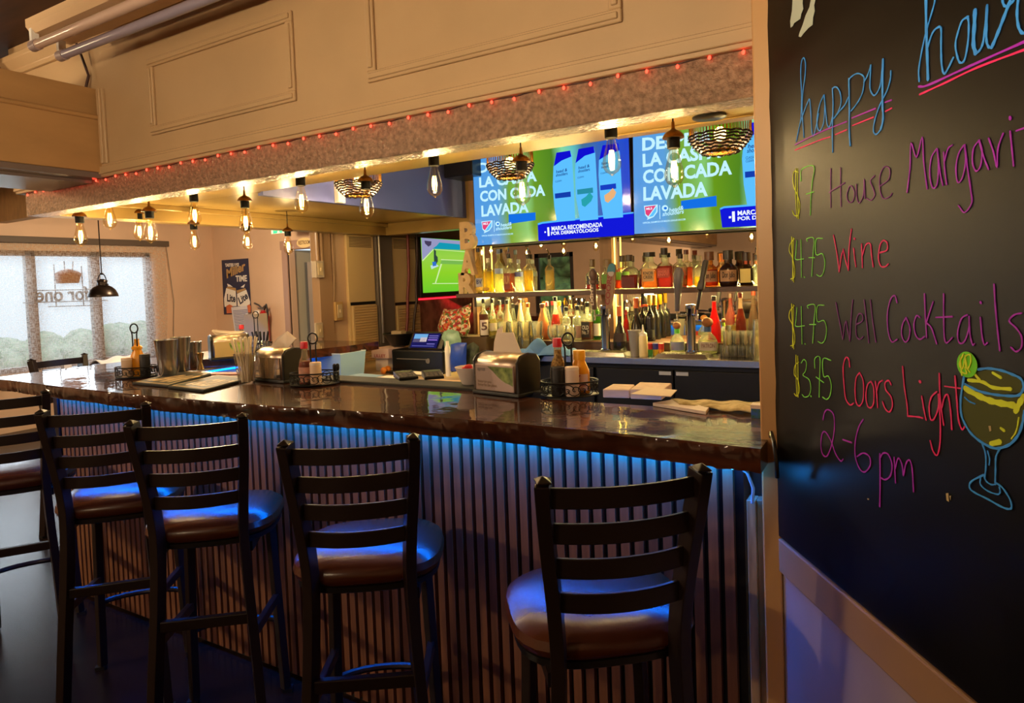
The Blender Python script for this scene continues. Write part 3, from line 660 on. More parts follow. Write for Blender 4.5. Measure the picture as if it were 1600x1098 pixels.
SP = [stool_spot((847, 745), (1095, 725)), stool_spot((440, 688), (650, 677)), stool_spot((200, 657), (383, 645)), stool_spot((60, 640), (232, 627)), stool_spot((-87, 622), (75, 608))]
LB = ['dark ladder-back bar stool nearest the chalkboard wall with a brown vinyl seat', 'ladder-back bar stool second from the chalkboard with its whole back against the slats',
      'ladder-back bar stool in the middle of the row of five with a brown seat', 'ladder-back bar stool overlapping behind the middle stool on its left', 'leftmost bar stool of the row cut by the photo edge with glossy floor behind']
st0 = make_stool(LB[0], *SP[0])
for (loc, rz), lb in zip(SP[1:], LB[1:]): dup(st0, loc, rz, lb)
dup(st0, (-4.42, 2.20, 0), math.radians(-88), 'dark stool beyond the far end of the bar with only its top rail showing', 'bar stools on the window side')

# ------------------------------------------------------------------ filament bulbs
AMBER = glass('bulb_glass', (255, 248, 232), refl=.4, rough=.02, edge=.9)
FIL = emis('filament', (255, 206, 110), 15)
SOCK = mat('socket_black', (7, 7, 7), rough=.65, spec=.15)
def bulb_parts(t, z0):
    """socket mouth at height z0 (local), bulb below"""
    g = [(.0135, z0), (.0150, z0-.012), (.0205, z0-.035), (.0275, z0-.062), (.0315, z0-.082), (.0300, z0-.098), (.022, z0-.112), (.009, z0-.120), (.003, z0-.126), (0, z0-.127)]
    MB().lathe(g[::-1], n=20).build('glass_bulb', AMBER, t)
    f = MB()
    for a in range(5):
        q = 2*PI*a/5; c, s = math.cos(q), math.sin(q)
        f.tube([(c*.006, s*.006, z0-.042), (c*.0095, s*.0095, z0-.068), (c*.0075, s*.0075, z0-.094)], .0016, 5)
    f.build('filament', FIL, t)
    MB().lathe([(.0065, z0), (.0055, z0-.03), (.003, z0-.045), (0, z0-.046)][::-1], n=10).build('glass_stem', AMBER, t)
    point('bulb_glow', (0, 0, z0-.07), BULBW, (1.0, .74, .36), .012, t)
BULBW = 4.8
def cord_bulb(loc, label, drop):
    t = thing('pendant_bulb', label, 'light bulb', loc, 0, 'filament bulbs under the soffit')
    MB().cyl((0, 0, -.001), (0, 0, -drop), .0028, 8).build('cord', BLACK, t)
    z = -drop
    MB().lathe([(.0045, z+.022), (.006, z), (.010, z-.004), (.022, z-.010), (.030, z-.018), (.034, z-.026), (.034, z-.030), (.018, z-.030)][::-1], n=22).build('shade_cap', BRASS, t)
    MB().lathe([(.0195, z-.062), (.0205, z-.058), (.0205, z-.028), (.018, z-.026)], n=20).build('socket', SOCK, t)
    bulb_parts(t, z-.060); return t
def flush_bulb(loc, label):
    t = thing('ceiling_bulb', label, 'light bulb', loc, 0, 'filament bulbs under the soffit')
    MB().lathe([(.020, -.058), (.0215, -.054), (.0215, -.012), (.026, -.008), (.036, -.004), (.036, 0)], n=22).build('socket', SOCK, t)
    bulb_parts(t, -.056); return t
ZU = 2.02
cpos = [((1051, 172), 2.09, 'brass-capped bulb on a cord hanging nearest the chalkboard post'), ((813, 212), 2.09, 'brass-capped bulb on a cord in front of the woven lamp at the left television'),
        ((570, 257), 2.12, 'brass-capped bulb on a cord in front of the woven lamp by the blue-grey soffit'), ((381, 286), 2.12, 'brass-capped bulb on a cord over the straw cup, closest of an overlapping pair'), ]
fpos = [((954, 190), 2.09, 'black-socketed bulb fixed to the soffit in front of the seam between televisions'), ((677, 237), 2.11, 'black-socketed bulb fixed to the soffit just left of the left television'),
        ((469, 272), 2.11, 'black-socketed bulb fixed to the soffit between two corded bulbs above the napkin dispenser'), ((302, 298), 2.11, 'black-socketed bulb fixed to the soffit above the steel tumblers')]
b0 = None
for (px, Y, lb) in cpos:
    p = aty(px[0], px[1]+5, Y); loc = (p.x, Y, ZU)
    drop = {1051: .058, 813: .066, 570: .050, 381: .060}[px[0]]
    b0 = cord_bulb(loc, lb, drop)
for (px, Y, lb) in fpos:
    p = aty(px[0], px[1], Y); flush_bulb((p.x, Y, ZU-.001), lb)
def bulb_at(px, Y, kind, lb, zc=ZU):
    """place a bulb so that the middle of its glass is seen at px, at depth Y"""
    p = aty(*px, Y)
    if kind == 'flush': return flush_bulb((p.x, Y, zc-.001), lb)
    return cord_bulb((p.x, Y, zc), lb, max(.02, zc-p.z-.075-.055+.055))
bulb_at((234, 345), 1.93, 'cord', 'brass-capped bulb on a cord, front one of the pair hanging above the mustard caddy')
bulb_at((171, 335), 1.90, 'flush', 'black-socketed bulb fixed to the soffit between the dome lamp cord and first corded bulb', ZU)
bulb_at((125, 352), 1.86, 'cord', 'leftmost brass-capped bulb on a cord under the soffit corner')
bulb_at((217, 346), 2.22, 'cord', 'smaller-looking bulb just behind and left of the pair above the mustard caddy')
bulb_at((303, 362), 2.50, 'cord', 'corded bulb hanging further back directly below a soffit-mounted bulb')
bulb_at((386, 364), 2.80, 'cord', 'corded bulb mostly hidden behind the lower tip of a nearer corded bulb')
bulb_at((450, 372), 3.07, 'cord', 'farthest corded bulb, hanging in front of the restroom door frame')

# red fairy lights in the shadow gap under the fascia
st = thing('string_light', 'string of tiny red lights along the foot of the panelled fascia', 'string lights', (-2, SY, 2.035))
SO = (-2, SY, 2.035)
px = [(1162,85),(1109,96),(1059,106.5),(1011,117),(966,126),(923,134.5),(881.5,142.5),(843,151),(804,159),(769,167),(734,173.5),(701,180.5),(669.5,187),(639,193.5)]
xs = [aty(*p, SY).x for p in px]; stp = (xs[0]-xs[-1])/(len(xs)-1); x = xs[-1]-stp
while x > -3.85: xs.append(x); x -= stp
zz = [2.032+.004*math.sin(i*2.1) for i in range(len(xs))]
MB(SO).tube([(x, SY+.004, z+.008) for x, z in zip(xs, zz)], .0016, 5).build('wire', mat('brown_wire', (60, 30, 22), rough=.5), st)
RED = emis('red_diode', (255, 60, 40), 5)
bm0 = MB().ell((0, 0, 0), .0042, .0042, .0055, 8, 6)
first = None
for x, z in zip(xs, zz):
    if first is None:
        first = bm0.build('tiny_bulb', RED, st); o = first
    else:
        o = first.copy(); C.objects.link(o)
    o.location = (x+2, .003-.005, z-2.035)
for k in range(0, len(xs), 3): point('red_glow', (xs[k]+2, -.012, zz[k]-2.035-.004), .006, (1, .06, .03), .006, st)

# ------------------------------------------------------------------ back bar: mirror, shelf, counter, cooler
ZB = 1.02            # back counter height
YM = 4.255           # mirror face
MIRR = mat('mirror', (214, 208, 200), rough=.0, metal=1.0)
xl, xm0, xm1 = aty(750, 470, YM).x, aty(939, 420, 4.22).x, aty(958, 420, 4.22).x
for a, b, lb in ((xl, xm0+.01, 'wall mirror behind the left-hand bottles below the left television'), (xm1-.01, -.25, 'wall mirror behind the right-hand bottles below the right television')):
    o = MB().box(a, b, YM, YM+.008, ZB+.02, 1.80).build('bar_mirror', MIRR, smooth=False); tag(o, lb, 'mirror', 'mirrors behind the bottles')
struct(MB().box(xm0, xm1, 4.20, YM+.012, ZB+.02, 1.86).box(-2.80, xl, 4.21, YM+.012, ZB+.02, 1.86).build('trim_13', mat('mirror_post', (128, 96, 66), rough=.5, noise=.15, nscale=6, stretch=(6, 6, .5)), smooth=False, bevel=.003))
SHW = mat('shelf_wood', (74, 46, 30), rough=.4, noise=.25, nscale=6, stretch=(.8, 9, 9))
ZS = aty(1000, 451.5, 3.96).z
sh = thing('bottle_shelf', 'long dark wooden shelf across the mirrors carrying upper bottles', 'shelf', (-1.5, 4.1, ZS))
MB((-1.5, 4.1, ZS)).box(-2.80, -.25, 3.96, 4.205, ZS-.030, ZS).build('board', SHW, sh, smooth=False, bevel=.003)
for bx in (-2.7, -1.42, -.5): MB((-1.5, 4.1, ZS)).box(bx, bx+.02, 4.05, 4.25, ZS-.10, ZS-.03).build('bracket', SATINBLACK, sh, smooth=False)
YEL = emis('yellow_diode', (255, 214, 90), 5)
def strip(label, x0, x1, y0, y1, z0, z1, lights):
    o = ((x0+x1)/2, (y0+y1)/2, (z0+z1)/2); t = thing('led_strip', label, 'LED strip', o, 0, 'yellow LED strips of the back bar')
    MB(o).box(x0, x1, y0, y1, z0, z1).build('tape', YEL, t, smooth=False)
    for (dx, dy, dz, lx, pw, rot) in lights: area('led_light', (dx, dy, dz), lx, pw, (1, .76, .24), rot, .02, parent=t)
xa, xb = aty(757, 430, 4.2).x, aty(961.5, 430, 4.2).x
strip('thin yellow LED strip standing upright beside the BAR letters', xa-.004, xa+.004, 4.196, 4.202, ZS, 1.80, [])
strip('thin yellow LED strip running up the post between the mirrors', xb-.004, xb+.004, 4.196, 4.202, ZB+.05, 1.85, [])
strip('yellow LED strip along the rear edge of the bottle shelf', -2.75, -.3, 4.222, 4.232, ZS-.012, ZS-.004, [(0, 0, .010, 2.4, 24, (math.radians(-150), 0, 0))])
strip('yellow LED strip under the bottle shelf lighting the lower bottles', -2.75, -.3, 4.222, 4.232, ZS-.028, ZS-.020, [(0, 0, -.012, 2.4, 58, (math.radians(-28), 0, 0))])
strip('yellow LED strip low behind the glasses at the foot of the mirror', -2.4, -.3, 4.235, 4.245, ZB+.03, ZB+.04, [(0, -.03, .012, 2.0, 60, (math.radians(-140), 0, 0))])

YF = atz(1000, 559, ZB).y; BX0 = -2.36
bc = thing('back_counter', 'long stainless steel back counter under the mirrors carrying glasses and taps', 'counter', (-1.3, 4, ZB))
O = (-1.3, 4, ZB)
MB(O).box(BX0, -.25, YF, 4.25, ZB-.042, ZB).build('worktop', STEEL, bc, smooth=False, bevel=.004)
br_ = MB((-1.3, 4.12, ZB)).box(BX0, -.25, 4.0, 4.25, ZB+.0005, ZB+.06).build('bottle_riser', SHW, smooth=False, bevel=.003); br_.location = (-1.3, 4.12, ZB); tag(br_, 'low dark wooden step along the mirror foot under the lower bottles', 'riser')
co = thing('bottle_cooler', 'black under-counter bottle cooler with two doors below the steel counter', 'cooler', (-1.3, 4, 0))
O = (-1.3, 4, 0)
MB(O).box(BX0+.02, -.26, YF+.05, 4.24, 0, ZB-.044).build('cabinet', mat('cooler_black', (7, 8, 13), rough=.5, spec=.3), co, smooth=False)
xd = aty(1055, 590, YF+.05).x
for a, b in ((BX0+.04, -1.62), (-1.60, xd-.004), (xd+.004, -.28)):
    d = MB(O).box(a, b, YF+.022, YF+.05, .12, ZB-.07).build('door', MATS['cooler_black'], co, smooth=False, bevel=.004)
    c = (xd-.05 if b < xd+.001 and b > -1.5 else (xd+.05 if a > xd else b-.06))
    MB(O).box(c-.035, c+.035, YF+.017, YF+.022, ZB-.098, ZB-.078).build('name_plate', mat('pale_plate', (170, 176, 190), rough=.4), d, smooth=False)

# ------------------------------------------------------------------ televisions
class Screen:
    """a picture plane with its own emissive artwork, all lying on one real surface"""
    def __init__(s, root, o, xd, zd, nd, org): s.r, s.o, s.x, s.z, s.n, s.org = root, Vector(o), xd, zd, nd, Vector(org); s.k = 0
    def hit(s, px, py):
        r = ray(px, py); return EYE + r*((s.o-EYE).dot(s.n)/r.dot(s.n))
    def poly(s, name, pts, m, lift):
        mb = MB(s.org); mb.prism([s.hit(*p)+s.n*lift for p in pts], s.n*.0004); return mb.build(name, m, s.r, smooth=False)
    def text(s, name, str_, a, b, hpx, m, lift=.0022, bold=.02, shear=0.0):
        A, B = s.hit(*a), s.hit(*b); h = (s.hit(a[0], a[1]-hpx)-A).length
        return lettering(name, str_, m, s.r, A-s.org, B-A, h, .0004, bold, lift, nv=s.n, shear=shear, upv=s.z)
def screen_mat(name, stops, estr, bands=None, axis=0, wob=.06):
    M = bpy.data.materials.new(name); M.use_nodes = True; nt = M.node_tree; nt.nodes.clear()
    tc = nt.nodes.new('ShaderNodeTexCoord'); sp = nt.nodes.new('ShaderNodeSeparateXYZ'); nt.links.new(tc.outputs['Generated'], sp.inputs[0])
    n = nt.nodes.new('ShaderNodeTexNoise'); n.inputs['Scale'].default_value = 3; nt.links.new(tc.outputs['Generated'], n.inputs[0])
    ad = nt.nodes.new('ShaderNodeMath'); ad.operation = 'MULTIPLY_ADD'; ad.inputs[1].default_value = wob; nt.links.new(n.outputs[0], ad.inputs[0]); nt.links.new(sp.outputs[axis], ad.inputs[2])
    r = nt.nodes.new('ShaderNodeValToRGB'); nt.links.new(ad.outputs[0], r.inputs[0]); cr = r.color_ramp
    while len(cr.elements) < len(stops): cr.elements.new(.5)
    for el, (p, c) in zip(cr.elements, stops): el.position = p; el.color = (*lin(c), 1)
    e = nt.nodes.new('ShaderNodeEmission'); nt.links.new(r.outputs[0], e.inputs[0]); e.inputs[1].default_value = estr
    g = nt.nodes.new('ShaderNodeBsdfGlossy'); g.inputs['Roughness'].default_value = .12; g.inputs[0].default_value = (.05, .05, .05, 1)
    a = nt.nodes.new('ShaderNodeAddShader'); nt.links.new(e.outputs[0], a.inputs[0]); nt.links.new(g.outputs[0], a.inputs[1])
    o = nt.nodes.new('ShaderNodeOutputMaterial'); nt.links.new(a.outputs[0], o.inputs[0]); return M
ES = 0.9
def em(n, c, k=1.0): return emis('screen_'+n, c, ES*k)
ADBG = screen_mat('advert_background', [(0, (76, 150, 226)), (.20, (84, 156, 216)), (.28, (110, 160, 40)), (.40, (128, 196, 110)), (.44, (100, 150, 24)), (.56, (76, 130, 30)), (.63, (130, 214, 160)), (.70, (92, 190, 190)), (.76, (60, 110, 150)), (.88, (30, 90, 190)), (1, (20, 70, 200))], ES)
def television(label, bl, br, Y, W, group, art):
    A = aty(*bl, Y); B = aty(*br, Y); xd = (B-A).normalized(); nd = Vector((0, -1, 0)); zd = nd.cross(xd); zd = -zd if zd.z < 0 else zd
    H = W*.5625; t = thing('television', label, 'television', A+xd*W/2, 0, group); org = A+xd*W/2
    MB(org).obox(A-xd*.008-zd*.012-nd*.002, xd*(W+.016), -nd*.045, zd*(H+.02)).build('bezel', SATINBLACK, t, smooth=False, bevel=.004)
    MB(org).obox(A+xd*W*.3-nd*.045+zd*H*.2, xd*W*.4, -nd*(YM-Y-.045), zd*H*.5).build('wall_mount', BLACK, t, smooth=False)
    s = MB(org).add([A+nd*.001, A+xd*W+nd*.001, A+xd*W+zd*H+nd*.001, A+zd*H+nd*.001], [(0, 1, 2, 3)]).build('screen', ADBG, t, smooth=False)
    S = Screen(s, A+nd*.001, xd, zd, nd, org); art(S); return t
def q(off, sc): return lambda *pts: [(off[0]+x/sc, off[1]+y/sc) for x, y in pts]
def bottle_art(S, f, body, cap, dx, dy):
    sh = lambda L: [(x+dx, y+dy) for x, y in L]
    S.poly('shampoo_bottle', f(*sh(body)), em('sky', (92, 190, 255)), .0010); S.poly('shampoo_cap', f(*sh(cap)), em('cobalt', (16, 14, 205)), .0014)
def art1(S):
    f, g = q((730, 220), 6.46), q((840, 200), 6.1)
    W1 = em('white_cyan', (190, 236, 255), 1.05); DK = em('navy', (10, 40, 120))
    S.poly('blue_block', f((418,742),(690,722),(690,800),(420,838)), em('azure', (20, 110, 226)), .0006)
    S.poly('blue_plinth', f((712,832),(760,818),(1680,718),(1686,948),(720,1010)), em('royal', (18, 24, 214)), .0006)
    S.poly('plinth_edge', f((712,832),(760,818),(1680,718),(1681,732),(760,836),(716,850)), em('pale_sky', (80, 180, 255)), .0008)
    bottle_art(S, g, [(180,235),(310,215),(328,260),(345,560),(358,880),(185,895),(160,750),(145,560),(152,370)], [(180,235),(310,215),(322,272),(230,310),(155,365)], 0, 0)
    bottle_art(S, g, [(390,200),(535,175),(550,240),(570,600),(578,870),(405,885),(365,650),(358,420),(362,330)], [(390,200),(535,175),(545,235),(450,265),(362,335)], 0, 0)
    bottle_art(S, g, [(620,165),(770,145),(785,250),(805,600),(815,850),(630,865),(595,650),(582,450),(585,310)], [(620,165),(770,145),(780,215),(680,245),(587,305)], 0, 0)
    for i, (dx, dy, c) in enumerate(((0, 0, (20, 60, 170)), (212, -38, (40, 140, 160)), (432, -78, (24, 60, 190)))):
        h = lambda *p: g(*[(x+dx, y+dy) for x, y in p])
        a, b = h((178,432),(285,410)); S.text('lettering', 'head &', a, b, 4.6, DK, bold=.01, shear=.2)
        a, b = h((176,464),(288,444)); S.text('lettering', 'shoulders', a, b, 4.6, DK, bold=.01, shear=.2)
        a, b = h((170,520),(230,508)); S.text('lettering', 'CLEAN', a, b, 2.6, DK, bold=.0)
        S.poly('bottle_band', h((165,625),(315,605),(318,655),(168,672)), em('band%d' % i, c), .0014)
        if i: S.poly('fruit', h((205,720),(250,690),(285,650),(318,690),(300,735),(240,790),(212,775)), em('fruit%d' % i, ((40, 160, 170), (232, 176, 120))[i-1]), .0016)
    T = lambda st, a, b, h: S.text('lettering', st, *f(a, b), h, W1, bold=.035)
    T('DESPEJA', (118,322), (640,262), 15.2); T('LA CASPA', (124,470), (705,402), 15.6); T('CON CADA', (133,612), (790,548), 16.2); T('LAVADA', (147,762), (622,715), 16.6)
    crest(S, f, (148,818), (252,806), 118)
    S.poly('divider', f((270,805),(275,804),(277,918),(272,919)), W1, .001)
    swirl(S, f, (308,838), 23)
    S.text('lettering', 'head&', *f((338,866),(452,852)), 5.2, W1, bold=.015, shear=.25); S.text('lettering', 'shoulders', *f((290,904),(452,886)), 5.2, W1, bold=.015, shear=.25)
    S.text('lettering', 'OFFICIAL SHAMPOO OF MAJOR LEAGUE SOCCER', *f((148,966),(466,944)), 2.2, W1, bold=.02)
    T2 = lambda st, a, b, h: S.text('lettering', st, *g(a, b), h, em('white', (236, 244, 255), 1.05), bold=.03)
    T2('1', (98,1026), (116,1024), 13); T2('MARCA RECOMENDADA', (135,978), (620,938), 6.6); T2('POR DERMATÓLOGOS', (130,1020), (582,984), 6.6)
    S.poly('bullet', g((66,985),(80,984),(80,998),(66,999)), em('white', (236, 244, 255), 1.05), .001)
def crest(S, f, a, b, h):
    ax, ay = a; bx, by = b; w = bx-ax
    S.poly('crest', f((ax-4,ay-4),(bx+4,by-4),(bx+2,by+h*.5),(ax+w*.72,by+h*.86),(ax+w*.2,ay+h*.98),(ax+w*.26,ay+h*.84),(ax+w*.06,ay+h*.62)), em('white_cyan', (190, 236, 255), 1.05), .001)
    S.poly('crest_red', f((ax+4,ay+4),(bx-10,by+4),(ax+w*.3,ay+h*.72),(ax+w*.1,ay+h*.55)), em('crest_red', (226, 66, 120)), .0014)
    S.text('lettering', 'MLS', *f((ax+w*.16, ay+h*.26), (ax+w*.62, ay+h*.21)), h*.16/6, em('white', (236, 244, 255), 1.05), bold=.03)
    S.poly('crest_half', f((bx-6,by+h*.12),(bx-8,by+h*.46),(ax+w*.68,by+h*.8),(ax+w*.34,ay+h*.78)), em('sky', (92, 190, 255)), .0014)
def swirl(S, f, c, r):
    x, y = c
    S.poly('logo_swirl', f(*[(x+r*math.cos(i*PI/8), y+r*math.sin(i*PI/8)) for i in range(16)]), em('white_cyan', (190, 236, 255), 1.05), .001)
    S.poly('logo_eye', f(*[(x+3+r*.5*math.cos(i*PI/6), y+r*.42*math.sin(i*PI/6)) for i in range(12)]), em('azure', (20, 110, 226)), .0014)
def art2(S):
    f = q((980, 170), 5.49); W1 = em('white_cyan', (190, 236, 255), 1.05); WW = em('white', (236, 244, 255), 1.05); DK = em('navy', (10, 40, 120))
    S.poly('blue_block', f((462,790),(765,745),(768,835),(464,862)), em('azure', (20, 110, 226)), .0006)
    S.poly('blue_plinth', f((795,852),(830,838),(1500,790),(1510,985),(815,1018)), em('royal', (18, 24, 214)), .0006)
    S.poly('plinth_edge', f((795,852),(830,836),(1500,788),(1500,802),(830,852),(800,866)), em('pale_sky', (80, 180, 255)), .0008)
    bottle_art(S, f, [(1060,120),(1235,95),(1260,200),(1270,500),(1230,815),(1030,830),(1000,650),(985,430),(1000,280)], [(1060,120),(1235,95),(1235,180),(1130,190),(1000,285)], 0, 0)
    S.text('lettering', 'head &', *f((1035,340),(1190,320)), 6.6, DK, bold=.01, shear=.2); S.text('lettering', 'shoulders', *f((1028,378),(1192,358)), 6.6, DK, bold=.01, shear=.2)
    S.text('lettering', 'CLASSIC', *f((1018,432),(1098,424)), 4, DK, bold=0); S.text('lettering', 'CLEAN', *f((1018,460),(1086,452)), 4, DK, bold=0)
    S.poly('bottle_band', f((1010,540),(1190,522),(1190,572),(1012,592)), em('band0', (20, 60, 170)), .0014)
    T = lambda st, a, b, h: S.text('lettering', st, *f(a, b), h, W1, bold=.035)
    T('DESPEJA', (130,356), (735,292), 19.5); T('LA CASPA', (135,496), (805,412), 20); T('CON CADA', (138,638), (900,556), 20.4); T('LAVADA', (140,785), (692,742), 20.8)
    crest(S, f, (148,836), (258,824), 120)
    S.poly('divider', f((276,826),(281,825),(284,944),(279,945)), W1, .001); swirl(S, f, (325,852), 27)
    S.text('lettering', 'head&', *f((360,886),(486,864)), 6.4, W1, bold=.015, shear=.25); S.text('lettering', 'shoulders', *f((303,920),(488,896)), 6.4, W1, bold=.015, shear=.25)
    S.text('lettering', 'OFFICIAL SHAMPOO OF MAJOR LEAGUE SOCCER', *f((135,986),(503,954)), 2.6, W1, bold=.02)
    S.text('lettering', '1', *f((902,966),(926,964)), 15.5, WW, bold=.03); S.text('lettering', 'MARCA RECOMENDADA', *f((948,914),(1590,866)), 7.2, WW, bold=.03); S.text('lettering', 'POR DERMATÓLOGOS', *f((948,958),(1545,912)), 7.2, WW, bold=.03)
    S.poly('bullet', f((872,922),(892,920),(892,938),(872,940)), WW, .001)
TVY = 4.12
television('left television over the mirror showing a blue and green shampoo advert', (744, 383.5), (987, 366), TVY, (aty(987, 366, TVY)-aty(744, 383.5, TVY)).length, 'two big televisions over the back bar', art1)
television('right television partly behind the post showing the same shampoo advert', (991.5, 365.5), (1188, 354.5), TVY, 1.225, 'two big televisions over the back bar', art2)

# ------------------------------------------------------------------ BAR letters
lt = thing('letter_sign', 'tall BAR sign of stacked pale wooden letters at the shelf end', 'sign', (-2.6, 4.0, ZS))
YL = 4.0; LM = mat('weathered_wood', (196, 166, 122), rough=.7, noise=.15, nscale=12)
for ch, a, b, h in (('B', (719, 388), (742, 385.5), 41), ('A', (719.5, 428), (742, 426), 38.5), ('R', (717, 460), (743, 457.5), 33.5)):
    A, B = aty(*a, YL), aty(*b, YL); A.y = B.y = YL; B.z = A.z; hh = aty(a[0], a[1]-h, YL).z - A.z
    lo = lettering('letter', ch, LM, lt, A-Vector((-2.6, 4.0, ZS)), B-A, hh, .045, .045, -.045, nv=(0, -1, 0))
p = aty(719, 460, YL)
MB((-2.6, 4.0, ZS)).box(p.x-.015, p.x+.19, YL-.012, YL+.05, ZS, p.z+.001).build('plinth', LM, lt, smooth=False)

# ------------------------------------------------------------------ bottles
LIQ = {}
def gl(c, k='g'): return glass('%s_%d_%d_%d' % ((k,)+c), c, refl=.8 if k == 'g' else .25, rough=.02, edge=.5, milk=.10 if k == 'g' else .24)
def bprof(kind, r, h, nr):
    if kind == 'wine': return [(r*.9, 0), (r, .01*h), (r, .58*h), (r*.93, .66*h), (r*.6, .74*h), (nr, .80*h), (nr, .94*h), (nr*1.15, .945*h), (nr*1.15, .97*h)]
    if kind == 'bell': return [(r*.92, 0), (r, .02*h), (r*1.02, .25*h), (r*.92, .42*h), (r*.62, .60*h), (nr*1.1, .74*h), (nr, .80*h), (nr, .96*h)]
    if kind == 'cone': return [(r*.95, 0), (r, .02*h), (r*.97, .30*h), (r*.78, .5*h), (r*.5, .70*h), (nr, .84*h), (nr, .96*h)]
    if kind == 'flask': return [(r*.9, 0), (r*.96, .02*h), (r*1.02, .30*h), (r*.98, .50*h), (r*.75, .60*h), (nr*1.1, .66*h), (nr, .70*h), (nr, .88*h)]
    if kind == 'squat': return [(r*.8, 0), (r*.9, .02*h), (r, .12*h), (r, .42*h), (r*.86, .54*h), (r*.5, .62*h), (nr, .67*h), (nr, .82*h)]
    if kind == 'round': return [(r*.7, 0), (r*.92, .06*h), (r, .22*h), (r*.93, .40*h), (r*.7, .54*h), (nr*1.2, .64*h), (nr, .69*h), (nr, .86*h)]
    return [(r*.93, 0), (r, .015*h), (r, .60*h), (r*.9, .66*h), (nr*1.15, .72*h), (nr, .75*h), (nr, .94*h)]   # straight
def bottle(label, px, top, wpx, kind, zb, Y, glassc=(236, 240, 226), liq=None, lvl=.5, cap=(20, 18, 18), lab=None, labz=(.12, .42), text=None, textc=(40, 30, 30), pour=False, power=None, group=None, name='liquor_bottle', nrk=.32, capk=1.25, sy=1.0, caph=None, ball=False, coat=None, neck=None):
    p = aty(px, 440 if zb > 1.2 else 530, Y); dep = (Vector((p.x, Y, zb))-EYE).dot(FWD)
    h = aty(px, top, Y).z - zb - (.028 if pour and zb < 1.2 else 0); r = wpx*dep/FPX/2
    t = thing(name, label, 'bottle', (p.x, Y, zb), 0, group); nr = max(.008, r*nrk)
    ang = math.atan2(-Y, -p.x)     # towards the room
    if power: ang0 = ang+PI/4*0
    pr = bprof(kind, r, h, nr); hb = pr[-1][1]
    if coat: MB().lathe(pr, n=24, power=power, sy=sy, rot=-PI/2).build('body', mat('coat_%d_%d_%d' % coat, coat, rough=.22), t)
    else: MB().lathe(pr, n=24, power=power, sy=sy, rot=-PI/2).build('glass_body', gl(glassc), t)
    if liq and not coat:
        zt = lvl*h; q2 = []
        for (ra, za), (rb, zb2) in zip(pr, pr[1:]):
            if za < zt: q2.append((ra*.93, max(za, .006)))
            if za < zt <= zb2: q2.append(((ra+(rb-ra)*(zt-za)/(zb2-za))*.93, zt))
        MB().lathe(q2, n=20, power=power, sy=sy, rot=-PI/2).build('liquid', gl(liq, 'l'), t)
    ch = caph or max(.018, h-hb+.004)
    if ball:
        MB().ell((0, 0, hb+nr*1.1), nr*1.7, nr*1.7, nr*1.5, 14, 10).build('stopper', mat('cork', (150, 96, 52), rough=.7, noise=.2, nscale=40), t)
    else:
        MB().lathe([(nr*capk, -.012), (nr*capk, ch*.96), (nr*capk*.92, ch)], (0, 0, hb), 16).build('cap', mat('cap_%d_%d_%d' % cap, cap, rough=.35), t)
    if neck: MB().lathe([(nr*1.08, hb*.8), (nr*1.08, hb*.97)], n=16).build('neck_band', mat('neck_%d_%d_%d' % neck, neck, rough=.5), t)
    if pour:
        d = Vector((math.cos(ang), math.sin(ang), 0))*.012
        MB().tube([Vector((0, 0, hb+ch-.002)), Vector((0, 0, hb+ch+.012))-d*.1, Vector((0, 0, hb+ch+.032))-d*.8, Vector((0, 0, hb+ch+.045))-d*1.6], [.0055, .0055, .0045, .004], 8).build('pourer', CHROME, t)
    if lab:
        z0, z1 = labz[0]*h, labz[1]*h; rl = r*1.02+.0006; N = 12; mb = MB(); vs = []
        if power or sy != 1:
            hw = r*.74; mb.box(-hw, hw, -r*sy*1.0-.0018, -r*sy*1.0-.0004, z0, z1); M = Matrix.Rotation(0, 4, 'Z')
        else:
            for i in range(N+1):
                a = ang-.95+1.9*i/N
                vs += [(rl*math.cos(a), rl*math.sin(a), z0), (rl*math.cos(a), rl*math.sin(a), z1)]
            mb.add(vs, [(2*i, 2*i+2, 2*i+3, 2*i+1) for i in range(N)])
        lo = mb.build('label', mat('label_%d_%d_%d' % lab, lab, rough=.6), t)
        if text:
            lines = text.split('\n'); nv = Vector((0, -1, 0)) if (power or sy != 1) else Vector((math.cos(ang), math.sin(ang), 0)); xd = Vector((0, 0, 1)).cross(nv)*1.0
            xd = xd if xd.x > 0 else -xd; rad = (r*sy+.002) if (power or sy != 1) else rl+.0012
            for i, s in enumerate(lines):
                hh = (z1-z0)*.5/len(lines); wd = r*1.25; zz = z1-(z1-z0)*(.3+.62*i/len(lines))-hh*.7
                lettering('lettering', s, mat('ink_%d_%d_%d' % textc, textc, rough=.6), lo, nv*rad-xd*wd/2+Vector((0, 0, zz)), xd*wd, hh, .0004, .02, 0, nv=nv)
    return t
GU, GL_ = 'bottles on the mirror shelf', 'bottles standing along the back counter'
def U(label, *a, **k): return bottle(label, *a[:4], ZS, 4.09+k.pop('dy', 0), group=GU, **k)
U('frosted white bottle with blue-white label right beside the BAR letters', 748.5, 389, 13, 'wine', glassc=(232, 220, 180), liq=(250, 240, 214), lvl=.6, cap=(20, 28, 60), lab=(190, 196, 214), labz=(.14, .34), text='BV', textc=(40, 60, 130))
U('square bottle full of bright yellow liqueur on the upper shelf', 763.5, 404, 14.5, 'straight', liq=(252, 222, 30), lvl=.62, cap=(226, 220, 190), power=5, lab=(196, 150, 40), labz=(.08, .16))
U('clear bottle with blue label and silver-blue cap next to the yellow liqueur', 780, 390, 15, 'straight', liq=(250, 240, 170), lvl=.42, cap=(96, 110, 140), lab=(150, 166, 200), labz=(.44, .56), dy=.04)
